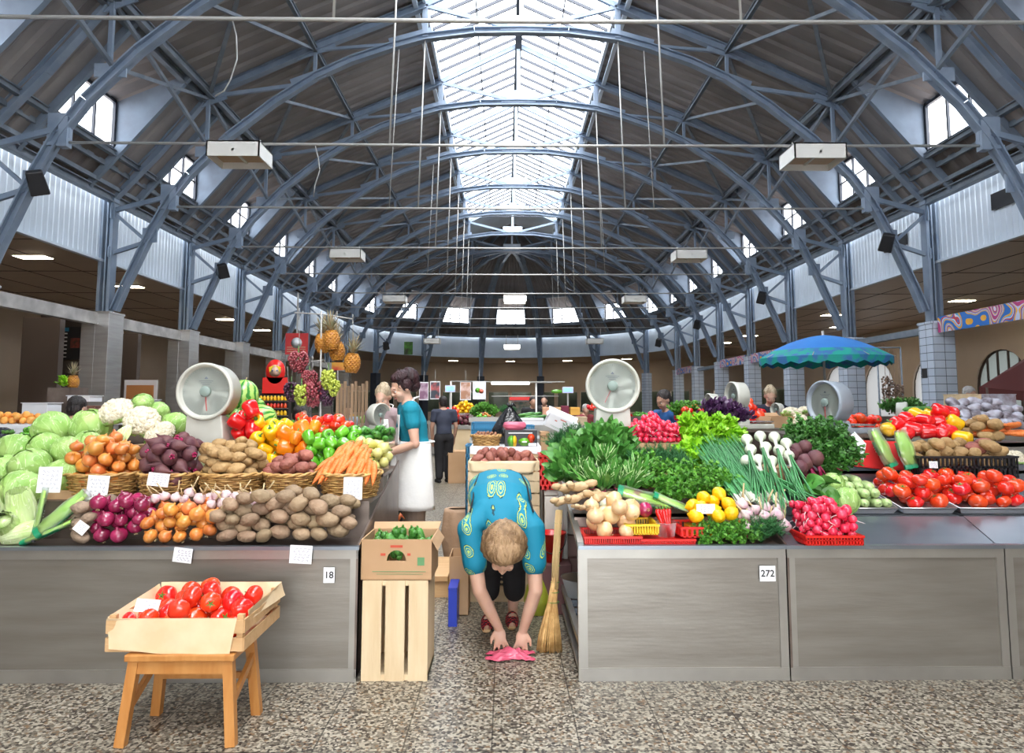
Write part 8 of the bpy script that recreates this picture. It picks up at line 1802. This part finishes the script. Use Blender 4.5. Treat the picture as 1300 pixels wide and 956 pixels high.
for p0, p1, py0, py1, lb in ((565, 578, 490, 497, 'small blue-lit price display above the lemons'), (714, 728, 492, 498, 'small blue-lit price display left of the right dial scale')):
    r, w, h = flatboard('price_display', 'display', lb, p0, p1, py0 - 1, py1 + 1, 14.5, m_white, .06); a = MB(); a.bx(-w * .85, w * .85, -.006, 0, -h * .7, h * .7); a.build('screen', m_lcd, r); a = MB(); a.bx(-.015, .015, .02, .05, -.75, -h); a.build('stand_post', m_rod, r)
tl = thing('tube_lamp', 'long lit fluorescent tube lamp above the far stalls', 'lamp', atY(648, 487, 15.2)); a = MB(); a.bx(-.42, .42, -.04, .04, -.02, .03); a.build('tube', m_glowwhite, tl); a = MB(); a.bx(-.5, 1.2, -.02, .02, .03, .05); a.build('carrier_rail', m_rod, tl)
gp = thing('stall_gantry', 'thin white post and rails of the far stall gantry', 'gantry', (xx(681, 15.2), 15.25, 0)); a = MB(); a.tube([(0, 0, 0), (0, 0, Z(486, 15.2))], .02, 6); a.tube([(-1.9, 0, 0), (-1.9, 0, Z(484, 15.2))], .02, 6); a.build('post', m_white, gp); a = MB(); a.tube([(-1.9, 0, Z(484, 15.2)), (.35, 0, Z(486, 15.2))], .015, 6); a.tube([(-1.0, 0, Z(503, 15.2)), (.5, 0, Z(503, 15.2))], .012, 6); a.build('rail', m_rod, gp)
gs = MB(); gs.sphere((0, 0, 0), (.13, .02, .045), 16, 8); o = gs.build('fish_sign', m_pep_g); o.location = atY(707, 497, 15.15); tag(o, 'small green leaf-shaped sign left of the blue display', 'sign')
r, w, h = flatboard('green_poster', 'poster', 'small green poster on the pale fascia left of centre', 513, 524, 434, 450, 40.6, mat('green_poster', (.1, .35, .04), .5, col2=(.05, .05, .02), nscale=3), .02)
# kraft sack, blue box and yellow bag near the bending woman
sack('paper_sack', 'slumped brown paper sack left of the bending person', 583, 640, 698, 6.6, .16, .12, mat('brown_sack', (.42, .27, .17), .7, bump=.5, bscale=15), 2, False, zb=0)
carton('brown box pressed against the crate stack behind the bending person', (X(586, 5.4), 5.3, 0), .14, .3, .42, 0, False, False, prints=False)
a = MB(); a.bx(-.03, .03, -.12, .12, 0, .25); a.bx(-.032, .032, -.122, .122, .25, .262); o = a.build('blue_box', mat('cobalt_card', (.02, .05, .45), .4)); o.location = (X(586, 5.0) - .05, 5.02, 0); tag(o, 'small cobalt blue box on the floor left of the bending person', 'box')
sack('yellow_green_bag', 'yellow-green plastic bag on the floor right of the bending person', 682, 715, 785, 5.2, .12, .11, mat('chartreuse_film', (.42, .45, .04), .35, bump=.5, bscale=12), 4, zb=0)
a = MB(); a.lathe([(0, 0), (.09, 0), (.13, .12), (.14, .13), (.128, .125), (.088, .005), (0, .005)], 24); o = a.build('plastic_basin', m_clear); o.location = (X(738, 4.75), 4.85, .218); tag(o, 'translucent basin on the slatted shelf under counter 272', 'basin')
sack('red_net_bag', 'red net bag of onions on the floor between counter and apron', 505, 655, 700, 5.6, .15, .1, mat('red_net', (.45, .05, .02), .5, col2=(.6, .25, .05), nscale=18), 6, zb=0)
# ---- right side middle distance
um = thing('parasol', 'blue market parasol with green palm-print border', 'parasol', (X(1046, 9.6, 460), 9.6, 0)); n = 8; zr, zt = Z(455, 9.6), Z(425, 9.6); R_ = (X(1127, 9.6) - X(965, 9.6)) / 2
a = MB(); H = zt - zr
def canopy(u, v):
    an = 2 * PI * u + .2; seg = (an % (2 * PI / n)) / (2 * PI / n); k = 1 - .035 * math.sin(PI * seg) * v; r_ = R_ * v * k
    return (r_ * math.cos(an), r_ * math.sin(an), zt - H * (.25 * v + .75 * v * v) + .03 * math.sin(PI * seg) * v * 0)
a.grid(canopy, 64, 10)
for i, f in enumerate(a.f): a.m[i] = 1 if i // 64 >= 8 else 0
a.grid(lambda u, v: (canopy(u, 1)[0], canopy(u, 1)[1], zr - .09 * v - .02 * math.sin(48 * PI * u) * v), 96, 2, 1)
m_umb = mat('blue_parasol_cloth', (.02, .16, .50), .7, col2=(.03, .20, .56), nscale=2); m_umg = mat('green_print_border', (.0, .28, .22), .7, col2=(.03, .13, .34), nscale=9, ramp=(.45, .6))
a.build('canopy', [m_umb, m_umg], um); a = MB(); a.tube([(0, 0, 0), (0, 0, zt + .06)], .018, 8); a.build('pole', m_rod, um)
a = MB()
for i in range(n): an = 2 * PI * i / n + .2; a.tube([(0, 0, zt - .03), (.5 * R_ * math.cos(an), .5 * R_ * math.sin(an), zt - H * .32 - .02), (R_ * math.cos(an), R_ * math.sin(an), zr)], .006, 4)
a.build('ribs', m_rod, um); a = MB(); a.lathe([(0, 0), (.2, 0), (.2, .06), (.03, .1), (0, .1)], 20); a.build('base', m_ss2, um)
for (p0, p1, y0, y1, py, m_, lb) in ((790, 925, 8.0, 8.6, 545, m_ssdk, 'dark stall behind the radishes with herbs and strawberries'), (930, 1060, 7.4, 8.3, 545, m_ssdk, 'dark stall behind the spring onions with tomatoes and cauliflowers'), (1060, 1140, 7.2, 8.0, 552, m_ssdk, 'dark stall behind the dark celery with tomatoes'), (1200, 1330, 6.6, 8.0, 548, m_ss2, 'stall of bagged dried goods at the picture edge'), (950, 1160, 11.5, 12.5, 530, m_ssdk, 'far stall under the parasol'), (800, 940, 12.0, 13.0, 530, m_ssdk, 'far stall between the parasol and the right dial scale')):
    table('market_table', lb, xx(p0, y0), xx(p1, y0), y0, y1, Z(py, y0), m_)
z8 = Z(545, 8.0)
for i in range(14): spawn('parsley', (xx(858 + 2.6 * i, 8.2), 8.2 + rnd(0, .2), z8 + .16), aim((rnd(-.5, .5), -.3, 1)), 1.0, 'dark green herb bunch on the stall behind the frilly lettuce', 'herbs behind the lettuce')
small_heap('tomato', 866, 895, 530, 8.05, 30, .045, .042, 'red fruit in the row under the herbs behind the frilly lettuce', 'red fruit behind the lettuce', 131, z8 + .02)
z7 = Z(545, 7.4)
small_heap('tomato', 947, 972, 540, 7.45, 26, .05, .042, 'red tomato in the heap behind the white spring onion bulbs', 'tomatoes behind the spring onions', 132, z7 + .02, dep=.4)
small_heap('pep_r', 942, 972, 522, 9.4, 9, .05, .044, 'red pepper on the far side in front of the navy-topped person', 'red peppers by the navy-topped person', 133, Z(528, 9.4))
table('market_table', 'table of red peppers in front of the navy-topped person', xx(938, 9.3), xx(1000, 9.3), 9.25, 9.5 + .1, Z(528, 9.4) - .001, m_blk)
for px, py, y, s, lb in ((1005, 527, 7.5, 1.0, 'cauliflower higher up, just left of the blue-grey scale'), (1013, 537, 7.4, 1.05, 'cauliflower lower down, left of the blue-grey scale'), (1020, 523, 7.6, .7, 'small cauliflower touching the blue-grey scale')): spawn('cauliflower', atY(px, py, y), (.4, 0, rnd(0, 6)), s, lb, 'cauliflowers behind the celery')
spawn('cabbage', atY(1000, 552, 6.6), (0, 0, 0), .75, 'small pale cabbage above the beetroot bunches'); 
carton('open beige carton with a paper sheet left of the far cauliflowers', atY(985, 545, 7.42), .3, .25, .14, .3, True, False, prints=False)
z72 = Z(552, 7.2)
small_heap('tomato', 1074, 1118, 540, 7.25, 30, .05, .042, 'red tomato in the boxy heap behind the emerald bags', 'tomatoes behind the emerald bags', 134, z72 + .03, dep=.4, slope=0)
for px, py, lb in ((1067, 541, 'single orange pumpkin wedge by the dark celery'),): a = MB(); a.sphere((0, 0, 0), (.07, .05, .07), 14, 10, fn=lambda p: 1 + .08 * math.cos(6 * math.atan2(p[1], p[0]))); o = a.build('pumpkin_piece', m_pep_o); o.location = atY(px, py, 6.9); tag(o, lb, 'pumpkin')
for i in range(10): spawn('cucumber_long', atY(1168 + 2.0 * (i % 5), 520 + 5 * (i // 5), 6.5 + .05 * i), aim((1, .1, 0)), 1.2, 'dark green cucumber stacked behind the yellow and red peppers', 'cucumbers behind the peppers')
for i in range(9): spawn('celery', atY(1128 + 4 * i, 523, 7.8), aim((rnd(-.6, .6), -.2, 1)), .9, 'dark herb bunch behind the raised shelf of peppers', 'dark herbs behind the peppers')
dial_scale(1150, 523, 7.6, 0.22, 1.0, 'small grey dial scale behind the raised shelf of peppers', 0.0, zbase=1.2); dial_scale(985, 520, 8.2, 0.16, -1.2, 'tiny dial scale in front of the navy-topped person', 0.0, zbase=1.25)
# strings of garlic or nuts hanging beside a pillar
for i, (px, L_) in enumerate(((1124, 40), (1130, 44), (1136, 34), (1142, 28))):
    a = MB(); random.seed(140 + i); p = atY(px, 478 + 4 * i, 10.5); q = atY(px, 478 + 4 * i + L_, 10.5)
    for k in range(60): t = k / 60; an = rnd(0, 6.28); a.sphere((.045 * math.cos(an), .045 * math.sin(an), (q.z - p.z) * t), rnd(.014, .02), 7, 5)
    a.tube([(0, 0, .5), (0, 0, q.z - p.z)], .004, 4); o = a.build('dried_string', mat('dried_brown', (.13, .08, .06), .7, col2=(.3, .2, .15), nscale=30)); o.location = p; tag(o, 'hanging string of dried brown goods between tiled pillars', 'string of dried goods', 'dried strings')
a = MB(); p = atY(1124, 470, 10.5); a.tube([(xx(1118, 10.5), 10.5, p.z + .35), (xx(1148, 10.5), 10.5, p.z + .35)], .012, 6); a.tube([(xx(1118, 10.5), 10.5, 0), (xx(1118, 10.5), 10.5, p.z + .35)], .014, 6); a.tube([(xx(1148, 10.5), 10.5, 0), (xx(1148, 10.5), 10.5, p.z + .35)], .014, 6); o = a.build('display_gantry', m_steel_dk); tag(o, 'thin dark gantry holding the dried strings', 'gantry')
# bagged goods, baskets, awning at the right edge
random.seed(150); zb = Z(548, 6.6)
m_bagd = mat('bagged_dried_fruit', (.12, .09, .10), .35, col2=(.36, .33, .38), nscale=14, coat=.4); m_bagl = mat('bagged_pale_goods', (.5, .5, .58), .3, col2=(.25, .2, .22), nscale=10, coat=.5)
for i in range(26):
    px = 1212 + 13 * (i % 7) + rnd(-3, 3); y = 6.8 + .22 * (i // 7); a = MB(); a.sphere((0, 0, 0), (.09, .06, .055), 14, 10, fn=lambda p, i=i: 1 + .18 * n3(p, 2.5, i)); o = a.build('bag_of_dried_goods', m_bagl if i % 3 else m_bagd); o.rotation_euler = (rnd(-.3, .3), rnd(-.5, .5), rnd(0, 3)); o.location = (xx(px, y), y, zb + .05 + .07 * (i // 7) + rnd(0, .03)); tag(o, 'clear bag of dried goods heaped at the stall by the picture edge', 'bag', 'bags of dried goods')
for px, py, y, mt, lb in ((1222, 512, 7.9, m_crate, 'stack of small cellophane-wrapped punnets behind the peppers'), (1265, 512, 7.8, m_bagl, 'pile of white wrapped packets under the awning'), (1240, 545, 6.55, m_black, 'black tray of weighing gear beside the potatoes')):
    a = MB(); a.box((0, 0, 0), (.30, .22, .2 if py < 530 else .07)); a.box((0, 0, .10 if py < 530 else .035), (.31, .23, .01)); o = a.build('wrapped_stack', mt, bevel=.01); p = atY(px, py, y); o.location = p; tag(o, lb, 'packets')
a = MB(); o1, o2, o3, o4 = atY(1243, 492, 9.0), atY(1330, 500, 9.0), atY(1335, 440, 9.9), atY(1300, 456, 9.9)
a.add([o1, o2, o3, o4], [(0, 1, 2, 3)]); a.add([o1, o2, o2 - Vector((0, 0, .12)), o1 - Vector((0, 0, .12))], [(0, 1, 2, 3)]); aw = o = a.build('awning', mat('dark_red_awning', (.075, .012, .010), .7), solid=.01); tag(o, 'dark red sloping awning at the picture edge in front of the arched window', 'awning')
a = MB(); a.tube([(o1.x + .1, 9.0, 0), (o1.x + .1, 9.0, o1.z)], .02, 6); a.tube([(o4.x + .2, 9.9, 0), (o4.x + .2, 9.9, o4.z)], .02, 6); a.build('support_posts', m_winbrown, aw)
# rows of stalls deeper in the hall
def far_row(x0, y0, y1, step, side, seed):
    random.seed(seed); y = y0; i = 0
    keys = ['onion', 'pep_y', 'potato_y', 'pep_g', 'lemon', 'pep_r', 'beet']
    while y < y1:
        table('market_table', 'stall of the %s deep in the hall, %s from the front' % (side, ORD[min(i, 12)]), x0, x0 + 1.8, y, y + 1.0, 1.0, m_ss2)
        for j in range(3):
            k = random.choice(keys); nm = {'tomato': 'tomato', 'onion': 'onion', 'pep_y': 'yellow pepper', 'potato_y': 'potato', 'pep_g': 'green pepper', 'lemon': 'lemon', 'pep_r': 'red pepper', 'beet': 'beetroot'}[k]
            xs = x0 + .3 + .6 * j; fill(k, pile(rect(xs - .22, xs + .22, y + .15, y + .5), 20, .05, lambda a_, b_: 1.0, .5, cand=12, seed=seed + i * 10 + j), .043, '%s in the %s heap on the %s stall of the %s' % (nm, ORD[j], ORD[min(i, 12)], side), '%s heap %s of the %s stall, %s' % (nm, ORD[j], ORD[min(i, 12)], side))
        y += step; i += 1
far_row(-5.6, 10.0, 26, 4.0, 'left row', 200); far_row(3.4, 14.5, 28, 4.0, 'right row', 300); far_row(-2.6, 20, 29, 4.2, 'middle row', 400); far_row(0.8, 20, 29, 4.2, 'centre-right row', 500)
a = MB(); a.bx(xx(72, 8.0), xx(100, 8.0), 7.8, 8.15, 1.202, Z(485, 8.0) - 0.07); p = atY(93, 478, 8.0)
o = a.build('produce_stand', m_ssdk); tag(o, 'dark box stand under the single pineapple by the stainless pillar', 'stand')
